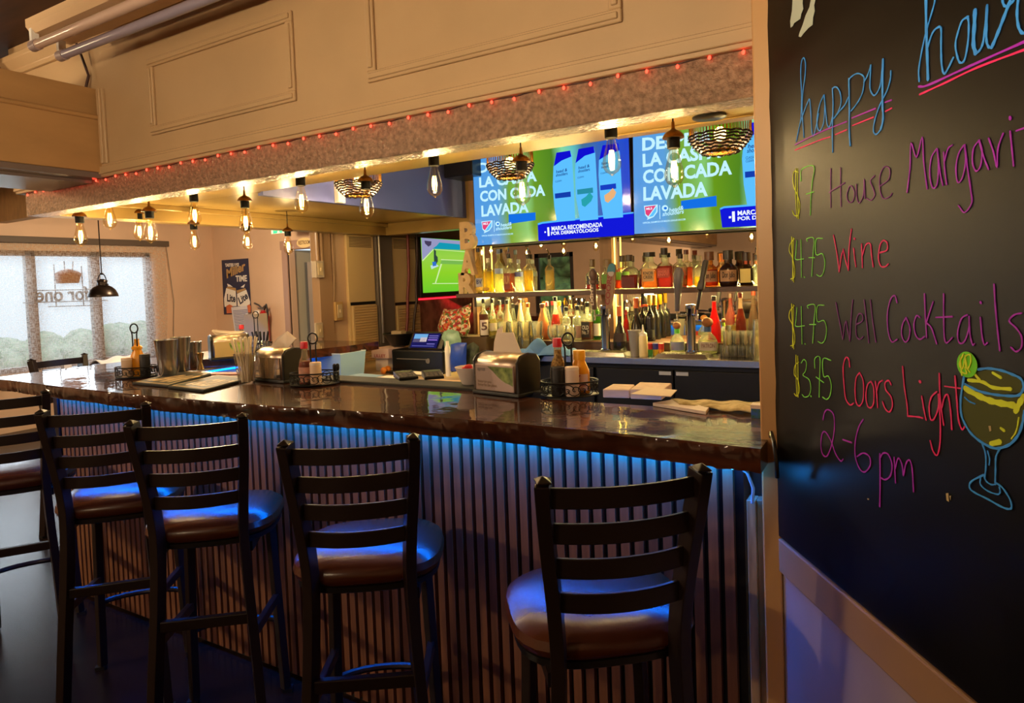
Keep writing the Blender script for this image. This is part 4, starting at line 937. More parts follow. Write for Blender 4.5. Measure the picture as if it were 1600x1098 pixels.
U('squarish bottle with brown label and black pourer on the upper shelf', 796, 397, 15, 'straight', liq=(206, 110, 30), lvl=.5, cap=(16, 14, 14), power=5, lab=(126, 56, 36), labz=(.08, .50), pour=True, text='RUM', textc=(200, 150, 90))
U('clear bottle with dark blue printed label behind the brown-labelled bottle', 811, 406, 15, 'straight', cap=(140, 146, 150), lab=(110, 120, 176), labz=(.48, .62), dy=.06)
U('pale yellow liqueur bottle with black cap last of the left shelf group', 826, 398, 15.5, 'straight', liq=(250, 214, 80), lvl=.58, cap=(16, 14, 14), pour=True)
U('black and silver ornate decanter with red base behind the first tap handle', 926, 406, 22, 'squat', liq=(210, 60, 40), lvl=.22, cap=(96, 74, 44), lab=(44, 44, 48), labz=(.18, .48))
U('round-shouldered bottle with green label behind the lettered tap handle', 950.5, 406, 24, 'squat', liq=(190, 60, 40), lvl=.24, cap=(110, 84, 50), lab=(96, 140, 56), labz=(.2, .52), nrk=.45)
U('amber whiskey bottle with lime green side tag on the upper shelf', 973, 400, 25, 'flask', liq=(196, 96, 40), lvl=.5, cap=(40, 26, 20), dy=.075, lab=(130, 190, 50), labz=(.28, .52))
U('broad red-brown whiskey bottle with dark lower half in the shelf middle', 984, 399, 28, 'flask', liq=(150, 50, 44), lvl=.42, cap=(48, 32, 24), sy=.6, lab=(104, 40, 46), labz=(.05, .36))
U('rectangular bourbon bottle with cream label and large black wax cap', 1015.5, 395, 25, 'straight', liq=(226, 150, 70), lvl=.55, cap=(14, 13, 14), power=6, sy=.6, lab=(206, 166, 110), labz=(.2, .56), text='KNOB\nCREEK', nrk=.5, capk=1.5)
U('shield-shaped bottle of red-amber whiskey with black stopper in the shelf middle', 1039, 388, 27, 'flask', liq=(200, 72, 44), lvl=.56, cap=(24, 18, 18), sy=.55, lab=(176, 74, 56), labz=(.26, .50), text='ANGELS\nENVY', textc=(220, 120, 96))
U('clear whiskey bottle with brown base just behind the grey tap handle', 1064, 398, 20, 'straight', liq=(214, 124, 60), lvl=.36, cap=(24, 20, 18), lab=(150, 96, 50), labz=(.1, .26))
U('amber bottle with red-black cap rising behind the grey tap handle', 1073, 391, 20, 'straight', liq=(214, 110, 50), lvl=.55, cap=(70, 26, 22), dy=.06)
U('small clear bottle with yellow liquid left of two brown tequila bottles', 1093, 401, 17, 'straight', liq=(244, 216, 90), lvl=.34, cap=(150, 140, 120), nrk=.4, dy=.05)
U('round amber tequila bottle with tan label and wooden cap behind the black tap', 1109, 394, 27, 'squat', liq=(196, 110, 30), lvl=.5, cap=(96, 58, 34), lab=(176, 132, 96), labz=(.14, .46), text='Don Julio', glassc=(236, 190, 120), nrk=.42, capk=1.3)
U('amber bottle with orange neck mostly hidden behind the dark tequila bottle', 1130, 397, 20, 'squat', liq=(240, 170, 30), lvl=.5, cap=(230, 130, 40), dy=.085, nrk=.42)
U('dark brown squat tequila bottle with tan label and black cap', 1138.5, 392, 29, 'squat', coat=(40, 22, 14), cap=(18, 15, 15), lab=(178, 138, 104), labz=(.14, .46), text='Don Julio', nrk=.42, capk=1.3)
U('dark square bottle with pale yellow label at the right end of the shelf', 1167, 395, 21, 'squat', glassc=(120, 96, 50), liq=(110, 80, 30), lvl=.5, cap=(50, 30, 22), power=6, lab=(226, 206, 120), labz=(.1, .52), nrk=.5, neck=(206, 84, 40))
U('clear bottle with long chrome pourer by the chalkboard post', 1182, 400, 15, 'straight', cap=(90, 90, 94), pour=True, dy=.05)
ZR = ZB+.06
def L(label, px, top, w, kind, dy=0, zb=None, **k): return bottle(label, px, top, w, kind, ZR if zb is None else zb, 4.13+dy, group=GL_, **k)
L('brown spirit bottle with white label leftmost in the lower row', 757.5, 467, 15, 'straight', liq=(150, 70, 30), lvl=.62, cap=(20, 18, 18), lab=(206, 196, 190), labz=(.10, .48), text='5', textc=(90, 60, 60), dy=-.05)
L('clear bottle with round amber seal and black cap in the lower row', 771.5, 468, 14, 'bell', cap=(18, 16, 16), lab=(216, 206, 180), labz=(.2, .4), liq=(248, 236, 170), lvl=.5)
L('slim clear bottle with dark collar between the lower left bottles', 783, 470, 11, 'straight', cap=(60, 60, 62), liq=(250, 240, 190), lvl=.5, dy=.078)
L('cream coloured bell bottle with black cap in the lower row', 794.5, 470, 16, 'bell', coat=(222, 190, 130), cap=(30, 26, 24))
L('clear bottle with black collar and chrome pourer left of the glasses', 803.5, 470, 13, 'cone', cap=(26, 24, 24), pour=True, liq=(250, 236, 160), lvl=.5, dy=.072)
L('frosted bottle with brown screw cap above the stacked glasses', 814.5, 468, 14, 'cone', coat=(226, 206, 150), cap=(116, 66, 40), dy=.078)
L('clear bottle with orange and dark red cap above the stacked glasses', 826.5, 475, 15, 'bell', cap=(200, 110, 40), liq=(250, 236, 170), lvl=.5)
L('peach cream liqueur bottle with brown cap in the lower row', 849.5, 476, 22, 'cone', coat=(214, 150, 90), cap=(120, 70, 36))
L('clear bottle with pink cap just behind the peach liqueur', 856.5, 473, 13, 'cone', cap=(226, 84, 100), dy=.082)
L('bright orange brandy bottle with black cap in the lower row', 869.5, 465, 16, 'bell', liq=(232, 84, 20), lvl=.6, cap=(18, 20, 24), lab=(40, 24, 24), labz=(.1, .32))
L('pale bottle with yellow cap beside the orange brandy', 876, 472, 13, 'cone', cap=(236, 200, 40), dy=.078, liq=(250, 236, 150), lvl=.55)
L('clear bottle with chrome pourer right of the yellow-capped bottle', 886, 474, 14, 'straight', cap=(24, 22, 24), pour=True, lab=(216, 210, 200), labz=(.3, .5))
L('amber rum bottle with chrome pourer behind the clear ones', 893, 470, 14, 'straight', liq=(170, 90, 50), lvl=.66, cap=(150, 120, 60), pour=True, dy=.078)
L('clear vodka bottle with pinkish label and black collar', 903.5, 472, 17, 'straight', cap=(24, 22, 24), pour=True, lab=(206, 170, 150), labz=(.06, .42))
L('clear bottle with dark cap squeezed behind the black-labelled whiskey', 911, 472, 12, 'straight', cap=(30, 28, 28), pour=True, dy=.082)
L('square whiskey bottle with black label just left of the first beer tower', 919, 473, 18, 'straight', liq=(180, 90, 30), lvl=.5, cap=(18, 16, 16), lab=(34, 30, 28), labz=(.08, .5), text='OLD\nNo. 7', textc=(220, 210, 190), power=6, dy=-.04)
L('green wine-shaped bottle with dark red cap behind the first beer tower', 933, 466, 14, 'wine', glassc=(96, 150, 60), cap=(70, 24, 26), lab=(226, 220, 200), labz=(.1, .4))
L('clear bottle with chrome pourer right behind the lettered tap', 941, 474, 13, 'straight', cap=(26, 26, 28), pour=True, dy=.078, lab=(60, 140, 60), labz=(.36, .5))
L('clear bottle with a chrome pourer right of the first tower', 981, 476, 13, 'cone', cap=(220, 214, 190), pour=True, dy=.078, liq=(250, 236, 150), lvl=.5)
L('squat black rum bottle with round emblem and orange cap in front', 969, 488, 22, 'bell', coat=(26, 22, 24), cap=(224, 106, 40), lab=(60, 44, 40), labz=(.30, .5), dy=-.24, zb=ZB, caph=.05)
L('small red sauce-shaped bottle behind the squat black rum', 979, 487, 9, 'wine', liq=(206, 60, 30), lvl=.9, cap=(170, 40, 30), dy=-.1)
L('tall black bottle with orange cap and pourer behind the steel tumbler', 995.5, 476, 20, 'bell', coat=(18, 16, 18), cap=(226, 104, 40), caph=.055, dy=-.06)
L('black bottle with orange cap next to the pair of yellow caps', 1005, 475, 17, 'wine', coat=(20, 18, 20), cap=(220, 92, 40), caph=.05, dy=.078)
L('black bottle with yellow cap, nearer the orange caps', 1016.5, 472, 16, 'wine', coat=(18, 18, 20), cap=(244, 190, 30), caph=.055, lab=(26, 26, 24), labz=(.1, .3), dy=-.04)
L('black bottle with yellow cap, nearer the second beer tower', 1025, 472, 16, 'wine', coat=(20, 20, 20), cap=(244, 186, 20), caph=.055, dy=.07)
L('round clear tequila bottle with green ribbon and ball cork', 1058, 506, 24, 'round', dy=-.20, zb=ZB, ball=True, neck=(90, 180, 50), lab=(140, 150, 180), labz=(.14, .42), liq=(246, 244, 214), lvl=.4)
L('large round clear tequila bottle with blue ribbon and ball cork', 1106, 502, 32, 'round', dy=-.19, zb=ZB, ball=True, neck=(50, 80, 130), lab=(206, 196, 180), labz=(.14, .40), text='PATRON', textc=(130, 90, 80), liq=(246, 244, 214), lvl=.42)
L('tall bright red bottle fading to clear behind the blue-ribbon tequila', 1117, 464, 20, 'bell', liq=(214, 30, 20), lvl=.9, glassc=(244, 200, 190), cap=(56, 30, 26), dy=-.1)
L('brown and blue bottle with red cap among the right-hand glasses', 1158, 459, 18, 'bell', liq=(160, 84, 50), lvl=.7, cap=(176, 60, 34), dy=-.08, glassc=(214, 190, 170))
L('green-yellow bottle with cork behind the blue-ribbon tequila', 1131, 498, 14, 'round', ball=True, dy=-.06, neck=(150, 200, 40), liq=(240, 240, 190), lvl=.5)

# ------------------------------------------------------------------ glassware and small things on the back counter
GLS = glass('clear_glassware', (250, 248, 240), refl=1.0, rough=.02, edge=.7, milk=.05)
def tumbler(h, r0, r1): return MB().lathe([(0, .006), (r0*.9, .006), (r0*.93, .004)][:0]+[(r0, 0), (r1, h), (r1-.0022, h), (r0-.002, .008), (0, .008)], n=20)
def glassware(name, label, cat, loc, mb, group, flip=False):
    o = mb if not isinstance(mb, MB) else mb.build(name, GLS)
    o.location = loc; tag(o, label, cat, group); return o
proto = tumbler(.098, .030, .039).build('rocks_glass', GLS); proto.location = (aty(786, 520, 3.86).x, 3.86, ZB)
tag(proto, 'clear glass stacked in the block of tumblers behind the napkin dispenser', 'glass', 'stacked tumblers left of the towel')
x0 = aty(786, 520, 3.86).x; k = 0
for lay in range(2):
    for ry in range(3):
        for cx_ in range(4):
            if lay == ry == cx_ == 0: continue
            o = proto.copy(); C.objects.link(o); o.location = (x0+.088*cx_-.045*ry, 3.86+.09*ry-(0 if ry < 2 else .048), ZB+.1*lay+(0 if lay == 0 else .001)+(0 if ry < 2 else 0))
            if lay: o.location.z = ZB+.0995
            if ry == 2: bpy.data.objects.remove(o); continue
wine = MB().lathe([(.032, 0), (.030, .003), (.006, .006), (.0045, .02), (.0045, .07), (.010, .078), (.030, .10), (.036, .125), (.034, .16), (.030, .178), (.0285, .178), (.032, .16), (.034, .125), (.028, .102), (0, .082)], n=20)
for i, (px, Y) in enumerate(((864, 3.86), (878, 3.86), (892, 3.86), (872, 3.96), (886, 3.96))):
    p = aty(px, 530, Y)
    if i == 0: wo = wine.build('wine_glass', GLS); o = wo
    else: o = wo.copy(); C.objects.link(o)
    o.location = (p.x, Y, ZB); tag(o, 'stemmed clear glass in the cluster between blue towel and whiskey bottles', 'glass', 'stemmed glasses right of the towel')
low = tumbler(.072, .034, .037)
i = 0
for px, Y in ((1135, 3.80), (1147, 3.80), (1160, 3.80), (1172, 3.80), (1140, 3.89), (1153, 3.89), (1166, 3.89), (1178, 3.89)):
    for lay in range(2 if Y > 3.85 else 1):
        p = aty(px, 545, Y)
        if i == 0: lo_ = low.build('rocks_glass', GLS); o = lo_
        else: o = lo_.copy(); C.objects.link(o)
        o.location = (p.x, Y, ZB+.0735*lay); i += 1
        tag(o, 'short clear glass in the cluster left of the tall stacked glasses', 'glass', 'short glasses by the post')
for k in range(3):
    p = aty(1186, 545, 3.74); o = (tumbler(.15, .028, .042).build('pint_glass', GLS) if k == 0 else pg.copy())
    if k == 0: pg = o
    else: C.objects.link(o)
    o.rotation_euler = (PI, 0, 0); o.location = (p.x, 3.74, ZB+.15+.035*k)
    tag(o, ('lowest', 'middle', 'topmost')[k]+' upturned tall glass in the stack beside the post', 'glass', 'stack of tall glasses')
o = MB().lathe([(.03, 0), (.031, .17), (.029, .17), (.028, .005), (0, .005)], n=20).build('steel_canister', mat('warm_steel', (200, 186, 120), rough=.25, metal=1)); o.location = (aty(1142, 520, 3.98).x, 3.98, ZB)
tag(o, 'tall straight metal canister behind the short glasses', 'canister')
t = thing('cocktail_tumbler', 'tapered grey tumbler in front of the black bottles', 'tumbler', (aty(992, 545, 3.78).x, 3.78, ZB))
MB().lathe([(.026, 0), (.0385, .148), (.0405, .150), (.0405, .156), (.037, .156), (.0245, .004), (0, .004)], n=24).build('body', mat('grey_frosted', (150, 146, 140), rough=.3, metal=.4), t)
t = thing('squeeze_bottle', 'white plastic squeeze bottle next to the grey tumbler', 'squeeze bottle', (aty(1005.5, 550, 3.76).x, 3.76, ZB))
MB().lathe([(.024, 0), (.026, .006), (.026, .115), (.022, .125), (.012, .128)], n=20).build('body', mat('milky_plastic', (224, 206, 150), rough=.4), t)
MB().lathe([(.023, .124), (.023, .138), (.010, .146), (.006, .16), (.003, .19)], n=16).build('nozzle', mat('white_plastic', (230, 224, 208), rough=.4), t)
for px, c1, c2, nm in ((1015.5, (206, 60, 70), (60, 150, 70), 'red and green'), (1024, (70, 70, 170), (230, 200, 60), 'blue and yellow'), (1033, (214, 60, 50), (236, 150, 50), 'red and orange')):
    t = thing('shot_cup', 'small '+nm+' printed cup in the row beneath the yellow-capped bottles', 'cup', (aty(px, 540, 3.83).x, 3.83, ZB), 0, 'printed cups on the back counter')
    MB().lathe([(.014, 0), (.0165, .034), (.0165, .036)], n=16).build('lower_half', mat('cup_%d_%d_%d' % c2, c2, rough=.4), t); MB().lathe([(.0165, .036), (.017, .068), (.018, .07), (.018, .073)], n=16).build('upper_half', mat('cup_%d_%d_%d' % c1, c1, rough=.4), t)

def drip_tray(label, a, b, Y0, Y1):
    xa, xb = aty(a, 550, Y0).x, aty(b, 550, Y0).x; o = ((xa+xb)/2, (Y0+Y1)/2, ZB); t = thing('drip_tray', label, 'drip tray', o, 0, 'drip trays under the taps')
    P = [(xa, Y0, ZB), (xb, Y0, ZB), (xb, Y1, ZB), (xa, Y1, ZB)]
    mb = MB(o); i_ = .018; top = [(xa+i_, Y0+i_, ZB+.022), (xb-i_, Y0+i_, ZB+.022), (xb-i_, Y1-i_, ZB+.022), (xa+i_, Y1-i_, ZB+.022)]
    mb.add(P+top, [(0, 3, 2, 1), (4, 5, 6, 7), (0, 1, 5, 4), (1, 2, 6, 5), (2, 3, 7, 6), (3, 0, 4, 7)]).build('tray', STEEL, t, smooth=False)
    g = MB(o); x = xa+.03
    while x < xb-.03: g.box(x, x+.006, Y0+.03, Y1-.03, ZB+.022, ZB+.025); x += .014
    g.build('grille', mat('tray_grille', (120, 108, 84), rough=.4, metal=.8), t, smooth=False)
drip_tray('steel drip tray under the left beer tower', 897, 976, YF+.02, YF+.165)
drip_tray('steel drip tray under the right beer tower', 1021, 1105, YF+.02, YF+.165)
def tower(label, px, top, handles):
    Y = YF+.12; p = aty(px, 545, Y); zt = aty(px, top, Y).z
    t = thing('beer_tower', label, 'beer tower', (p.x, Y, ZB+.026), 0, 'beer towers on the back counter'); O = (p.x, Y, ZB+.026)
    MB(O).lathe([(.034, 0), (.034, .006), (.0265, .012), (.0265, zt-ZB-.05), (.030, zt-ZB-.045), (.030, zt-ZB-.026), (.024, zt-ZB-.02), (0, zt-ZB-.018)], (p.x, Y, ZB+.026), n=28).build('column', CHROME, t)
    for (hp, base, w, col, kind, lb) in handles:
        hb = aty(*base, Y-.06); ht = aty(*hp, Y-.075); zf = hb.z
        f = MB(O); f.tube([(p.x, Y, zt-.055), (p.x+(hb.x-p.x)*.7, Y-.04, zt-.055), (hb.x, Y-.06, zt-.052), (hb.x, Y-.062, zt-.085)], [.008, .008, .009, .006], 10)
        f.cyl((hb.x, Y-.06, zt-.06), hb, .006, 10); fo = f.build('faucet', CHROME, t)
        h = MB(O); ax = (ht-hb); L_ = ax.length
        if kind == 'board':
            xd = Vector((1, 0, 0)); pl = [(-.30, 0), (.30, 0), (.5, .25), (.5, .86), (.34, .97), (0, 1), (-.34, .97), (-.5, .86), (-.5, .25)]
            h.prism([hb+xd*(a*w)+ax*b+Vector((0, -.009, 0)) for a, b in pl], (0, .018, 0))
        else:
            pr = {'slim': [(.3, 0), (.36, .05), (.36, .62), (.5, .64), (.5, .70), (.40, .72), (.55, .80), (.5, .90), (.25, .97), (0, 1)], 'gem': [(.22, 0), (.25, .08), (.30, .30), (.42, .62), (.5, .86), (.3, .98), (0, 1)], 'tap': [(.18, 0), (.2, .1), (.22, .38), (.44, .42), (.42, .56), (.30, .60), (.34, .96), (.2, 1)]}[kind]
            h.lathe([(a*w, b*L_) for a, b in pr], hb, 14, ax=ax, power=3 if kind != 'slim' else None)
        ho = h.build('tap_handle', mat('handle_%d_%d_%d' % col, col, rough=.4), t, bevel=.002); ho['label'] = lb
        if kind == 'board':
            A = hb+ax*.08+Vector((.006, -.0102, 0)); lettering('lettering', 'COORS', mat('maroon_ink', (120, 40, 40), rough=.5), ho, A-Vector(O), ax*.66, w*.55, .0006, .03, 0, nv=(0, -1, 0), upv=(-1, 0, 0))
            MB(O).prism([hb+ax*b+Vector((a*w, -.0105, 0)) for a, b in ((-.49, .80), (.49, .80), (.49, .87), (.34, .975), (0, 1.0), (-.34, .975), (-.49, .87))], (0, -.001, 0)).build('top_badge', mat('teal_badge', (50, 110, 130), rough=.4), ho, smooth=False)
            MB(O).lathe([(w*.36, 0), (w*.36, .002)], hb+ax*.78+Vector((0, -.010, 0)), 18, ax=(0, -1, 0)).build('round_badge', mat('grey_badge', (160, 150, 150), rough=.4), ho, smooth=False)
        if kind == 'slim': lettering('lettering', 'LIGHT', mat('pale_ink', (196, 180, 164), rough=.5), ho, hb+ax*.12+Vector((.004, -w*.40-.001, 0))-Vector(O), ax*.46, w*.4, .0006, .02, 0, nv=(0, -1, 0), upv=(-1, 0, 0))
tower('chrome beer tower with a slim dark handle and a board handle', 947, 478, [((926, 419), (929, 484), .048, (84, 62, 52), 'slim', 'slim brown handle with ornate top'), ((957, 411), (951, 482), .052, (128, 98, 72), 'board', 'flat wooden handle with lettering and teal top')])
tower('chrome beer tower with a grey faceted handle and a black-topped handle', 1080.5, 477, [((1061, 418), (1058, 486), .055, (82, 78, 84), 'gem', 'faceted grey handle'), ((1103, 406), (1089, 484), .048, (34, 28, 26), 'tap', 'black and brown leaning handle')])

# blue bar towel slumped over the counter's left end
tw = thing('bar_towel', 'crumpled light blue bar towel draped over the steel counter edge', 'towel', (aty(845, 548, YF).x, YF, ZB))
def towel_fn(u, v):
    px = 812+u*78; a = aty(px, 548, YF).x - aty(845, 548, YF).x
    hump = .055*math.exp(-((u-.22)/.13)**2)+.052*math.exp(-((u-.62)/.12)**2)+.012*math.sin(u*23+v*5)
    if v < .45:
        k = v/.45; return (a+.02*math.sin(v*9), .16*(1-k)-.012, .012+hump*(.5+.9*math.sin(PI*min(1, k*.9+.1)))+.01*math.sin(v*20+u*9))
    k = (v-.45)/.55; drop = .20*max(0, 1-abs(u-.12)/.45)
    return (a-.03*k+.02*k*math.sin(u*8), -.022-.018*math.sin(u*14)*k-.02*k, .012+hump*.55*(1-k)-k*drop-.006)
MB().grid(towel_fn, 40, 26).build('cloth', mat('blue_cloth', (96, 140, 190), rough=.9, bump=.3, bscale=260, sheen=.5), tw, solid=.004)

b_ = atz(1108, 180.5, ZU); o = MB().lathe([(.052, 0), (.055, .002), (.055, .006), (.03, .008), (0, .008)], n=24).build('recessed_light', SATINBLACK); o.location = (b_.x, b_.y, ZU-.0085); tag(o, 'dark round recessed fitting in the soffit underside by the post', 'ceiling light')
a, b = aty(694, 281, 4.0), aty(738, 272, 4.0)
t = thing('wall_speaker', 'black box speaker tucked beside the left television top', 'speaker', ((a.x+b.x)/2, 4.1, 0)); hx = (b.x-a.x)/2; z0 = b.z; z1 = aty(700, 254, 4.0).z+.06
MB().box(-hx, hx, -.1, .15, z0, z1).build('cabinet', SATINBLACK, t, smooth=False, bevel=.006); MB().box(-hx+.01, hx-.01, -.106, -.1, z0+.01, z1-.01).build('grille', BLACK, t, smooth=False)

# ------------------------------------------------------------------ things standing on the bar top
PLW = mat('napkin_paper', (226, 206, 186), rough=.85)
def napkin_dispenser(name_label, loc, rz, art, flare):
    """local: front face looks to -y; black side cheeks, steel rounded face, folded napkin standing out of the top"""
    t = thing('napkin_dispenser', name_label, 'napkin dispenser', loc, rz, 'napkin dispensers on the bar')
    w, d, h = .108, .062, .150
    for s in (-1, 1):
        pr = [(s*w, -d, .0), (s*w, d, .0), (s*w, d, h*.80), (s*w, d*.70, h*.95), (s*w, 0, h), (s*w, -d*.70, h*.95), (s*w, -d, h*.80)]
        MB().prism(pr, (-s*.014, 0, 0)).build('side_cheek', SATINBLACK, t, smooth=False, bevel=.006)
    sh = MB(); N = 14; vs = []
    arc = [(-d*.96, .012), (-d*.96, h*.70)] + [(-d*.96*math.cos(a*PI/N), h*.70+h*.27*math.sin(a*PI/N)) for a in range(1, N)] + [(d*.96, h*.70), (d*.96, .012)]
    for x in (-w+.012, w-.012): vs += [(x, y, z) for y, z in arc]
    n = len(arc); sh.add(vs, [(i, i+1, n+i+1, n+i) for i in range(n-1)]); sh.build('steel_shell', mat('warm_steel_shell', (200, 180, 160), rough=.34, metal=1), t, solid=.002)
    MB().box(-w-.002, w+.002, -d-.004, d+.004, 0, .014).build('base', BLACK, t, smooth=False, bevel=.004)
    fw = w-.020
    fp = MB().box(-fw, fw, -d-.004, -d+.004, .018, h*.72)
    if art == 'leaf':
        o = fp.build('display_card', mat('pinkish_card', (218, 190, 180), rough=.5), t, smooth=False)
        pl = [(-.35, 1), (.98, 1), (.98, .22), (.80, .30), (.62, .34), (.40, .45), (.15, .62), (-.05, .80)]
        MB().prism([(fw*a, -d-.0044, .020+(h*.68-.020)*b) for a, b in pl], (0, -.0006, 0)).build('leaf_picture', mat('leaf_picture', (96, 136, 54), rough=.5, noise=.5, nscale=30, col2=(170, 190, 96)), o, smooth=False)
        IN = mat('brown_ink', (140, 110, 80), rough=.6)
        lettering('lettering', 'xpress', mat('grey_ink', (96, 104, 110), rough=.6), o, (-fw*.9, -d-.0046, h*.57), (fw*.42, 0, 0), .010, .0004, .01, 0, nv=(0, -1, 0))
        lettering('lettering', 'Better for you.', IN, o, (-fw*.9, -d-.0046, h*.29), (fw*.75, 0, 0), .009, .0004, .01, 0, nv=(0, -1, 0))
        lettering('lettering', 'Better for the planet.', IN, o, (-fw*.9, -d-.0046, h*.21), (fw*1.05, 0, 0), .009, .0004, .01, 0, nv=(0, -1, 0))
        cv = glass('card_cover', (255, 255, 255), refl=.5)
        MB().box(-fw-.006, fw+.006, -d-.0075, -d-.006, .016, h*.70).build('clear_cover', cv, t, smooth=False)
    elif art == 'mirror': fp.build('display_window', mat('polished_face', (214, 200, 190), rough=.06, metal=.95), t, smooth=False)
    else:
        o = fp.build('display_card', mat('tan_card', (190, 164, 110), rough=.5), t, smooth=False)
        MB().prism([(fw*a, -d-.0044, .020+(h*.68-.020)*b) for a, b in ((-.1, .95), (.95, .95), (.95, .3), (.4, .2), (0, .5))], (0, -.0006, 0)).build('leaf_picture', mat('leaf_picture', (0, 0, 0)), o, smooth=False)
    k = MB()
    if flare == 'tall':   # napkin standing up, folded with a narrow top
        k.prism([(-.060, 0, h*.93), (.075, 0, h*.93), (.050, .006, h+.030), (.030, .010, h+.066), (-.052, .012, h+.064), (-.060, .006, h+.03)], (0, .003, 0))
        k.prism([(-.062, .006, h*.93), (-.02, .008, h*.93), (-.030, .020, h+.088), (-.056, .02, h+.074)], (0, .003, 0))
    elif flare == 'leaning':
        k.prism([(-.070, 0, h*.93), (.05, 0, h*.93), (.095, .02, h+.034), (.035, .02, h+.066), (-.02, .01, h+.04)], (0, .003, 0))
        k.prism([(.03, -.004, h*.93), (.06, -.004, h*.93), (.098, .014, h+.034), (.04, .012, h+.058)], (0, .002, 0))
    else:
        k.prism([(-.062, 0, h*.93), (.05, 0, h*.93), (.10, .02, h+.006), (.02, .01, h+.012), (-.085, -.01, h+.030), (-.092, -.012, h+.020)], (0, .003, 0))
    k.build('napkin', PLW, t, smooth=False)
    return t
p1, p2 = atz(741, 613, ZT), atz(806, 622, ZT); dv = (p2-p1); a = math.atan2(dv.y, dv.x)
def dispenser_at(pa, pb, label, art, flare):
    A, B = atz(*pa, ZT), atz(*pb, ZT); dv = B-A; rz = math.atan2(dv.y, dv.x); c = (A+B)/2+Vector((-math.sin(rz), math.cos(rz), 0))*.064
    return napkin_dispenser(label, (c.x, c.y, ZT), rz, art, flare)
dispenser_at((738, 614), (812, 622.5), 'napkin dispenser with pale leaf-printed card and a napkin standing tall', 'leaf', 'tall')
dispenser_at((392, 595), (447, 600), 'napkin dispenser with reflective front beside the straw cup, napkin leaning out', 'mirror', 'leaning')
napkin_dispenser('napkin dispenser turned sideways on the far bar arm behind the tumblers', (atz(352, 561, ZT).x, atz(352, 561, ZT).y+.03, ZT), math.radians(62), 'tan', 'flop')

# wire condiment caddies
WIRE = mat('black_wire', (16, 14, 14), rough=.4, metal=.3)
def caddy(label, loc, rz, ringh):
    t = thing('condiment_caddy', label, 'caddy', loc, rz, 'scrolled wire condiment caddies')
    rx, ry, h = .098, .070, .052
    def ov(k, z, n=36): return [(rx*k*math.cos(2*PI*i/n), ry*k*math.sin(2*PI*i/n), z) for i in range(n)]
    mb = MB(); mb.tube(ov(1, .006), .0028, 6, closed=True); mb.tube(ov(1, h), .0030, 6, closed=True)
    mb.add(ov(1, .003)+ov(1, .006), [tuple(range(36))[::-1], tuple(range(36, 72))]+[(i, (i+1) % 36, 36+(i+1) % 36, 36+i) for i in range(36)])
    mb.build('basket_frame', WIRE, t)
    sc = MB(); N = 11
    for j in range(N):
        for flip in (1, -1):
            pts = []
            for i in range(17):
                s = i/16; th = s*2.6*PI; rr_ = (1-s)*.019+.003
                da = (rr_*math.cos(th)*flip)/.085; z = (h+.006)/2 + rr_*math.sin(th)*flip*.98
                a_ = 2*PI*(j+.5*(flip < 0))/N + da; pts.append((rx*math.cos(a_), ry*math.sin(a_), z))
            sc.tube(pts, .0017, 5)
    sc.build('scrollwork', WIRE, t)
    hn = MB()
    for s in (-1, 1): hn.tube([(s*.011, 0, .006), (s*.011, 0, ringh-.052), (s*.014, 0, ringh-.04)], .0032, 7)
    hn.tube([(.019*math.sin(2*PI*i/20), 0, ringh-.022+.022*math.cos(2*PI*i/20)) for i in range(20)], .0034, 7, closed=True)
    hn.build('handle', WIRE, t)
    return t
def shaker(label, x, y, dark, z=ZT+.006, h=.092, tint=(226, 200, 184)):
    t = thing('shaker', label, 'shaker', (x, y, z))
    MB().lathe([(.0225, 0), (.0235, .003), (.0235, h-.004), (.0225, h)], n=28).build('body', mat('shaker_dark', (26, 24, 26), rough=.5) if dark else mat('shaker_pale_%d' % tint[2], tint, rough=.5), t)
    MB().lathe([(.0238, 0), (.0238, .006)], (0, 0, h-.010), 28).build('rim', mat('shaker_rim_d', (60, 56, 56), rough=.3) if dark else mat('shaker_rim_l', (232, 214, 200), rough=.4), t)
def mustard(label, x, y, z=ZT+.006, h=.155, lab=True, tall=False):
    t = thing('mustard_bottle', label, 'condiment bottle', (x, y, z)); YM_ = mat('mustard_yellow', (226, 150, 16), rough=.35)
    s = h/.155
    MB().lathe([(.034*s, 0), (.037*s, .004*s), (.037*s, .070*s), (.035*s, .084*s), (.021*s, .118*s), (.0195*s, .122*s)], n=28, sy=.8).build('body', YM_, t)
    if tall: MB().lathe([(.022*s, .120*s), (.022*s, .133*s), (.012*s, .140*s), (.010*s, .16*s), (.011*s, .168*s)], n=20).build('cap', YM_, t)
    else: MB().lathe([(.0225*s, .120*s), (.0225*s, .150*s), (.021*s, .154*s)], n=20).build('cap', mat('mustard_cap', (232, 164, 24), rough=.4), t)
    if lab:
        ang = math.atan2(-y, -x); mb = MB(); vs = []
        for i in range(11):
            a = ang-.8+1.6*i/10
            for zz in (.012, .068): vs.append((.0376*math.cos(a), .0376*.8*math.sin(a), zz))
        lo = mb.add(vs, [(2*i, 2*i+2, 2*i+3, 2*i+1) for i in range(10)]).build('label', mat('label_pinkwhite', (224, 190, 176), rough=.5), t)
        nv = Vector((math.cos(ang), math.sin(ang), 0)); xd = Vector((0, 0, 1)).cross(nv); xd = xd if xd.x > 0 else -xd
        lettering('lettering', 'MUSTARD', mat('label_ink_red', (176, 70, 50), rough=.5), lo, nv*.037-xd*.022+Vector((0, 0, .028)), xd*.044, .009, .0006, .02, .0008, nv=nv)
        MB().prism([nv*.0368+xd*a+Vector((0, 0, b)) for a, b in ((-.026, .040), (-.008, .066), (.004, .066), (-.016, .040))], nv*.001).build('label_stripe', mat('label_ink_red', (0, 0, 0)), lo, smooth=False)
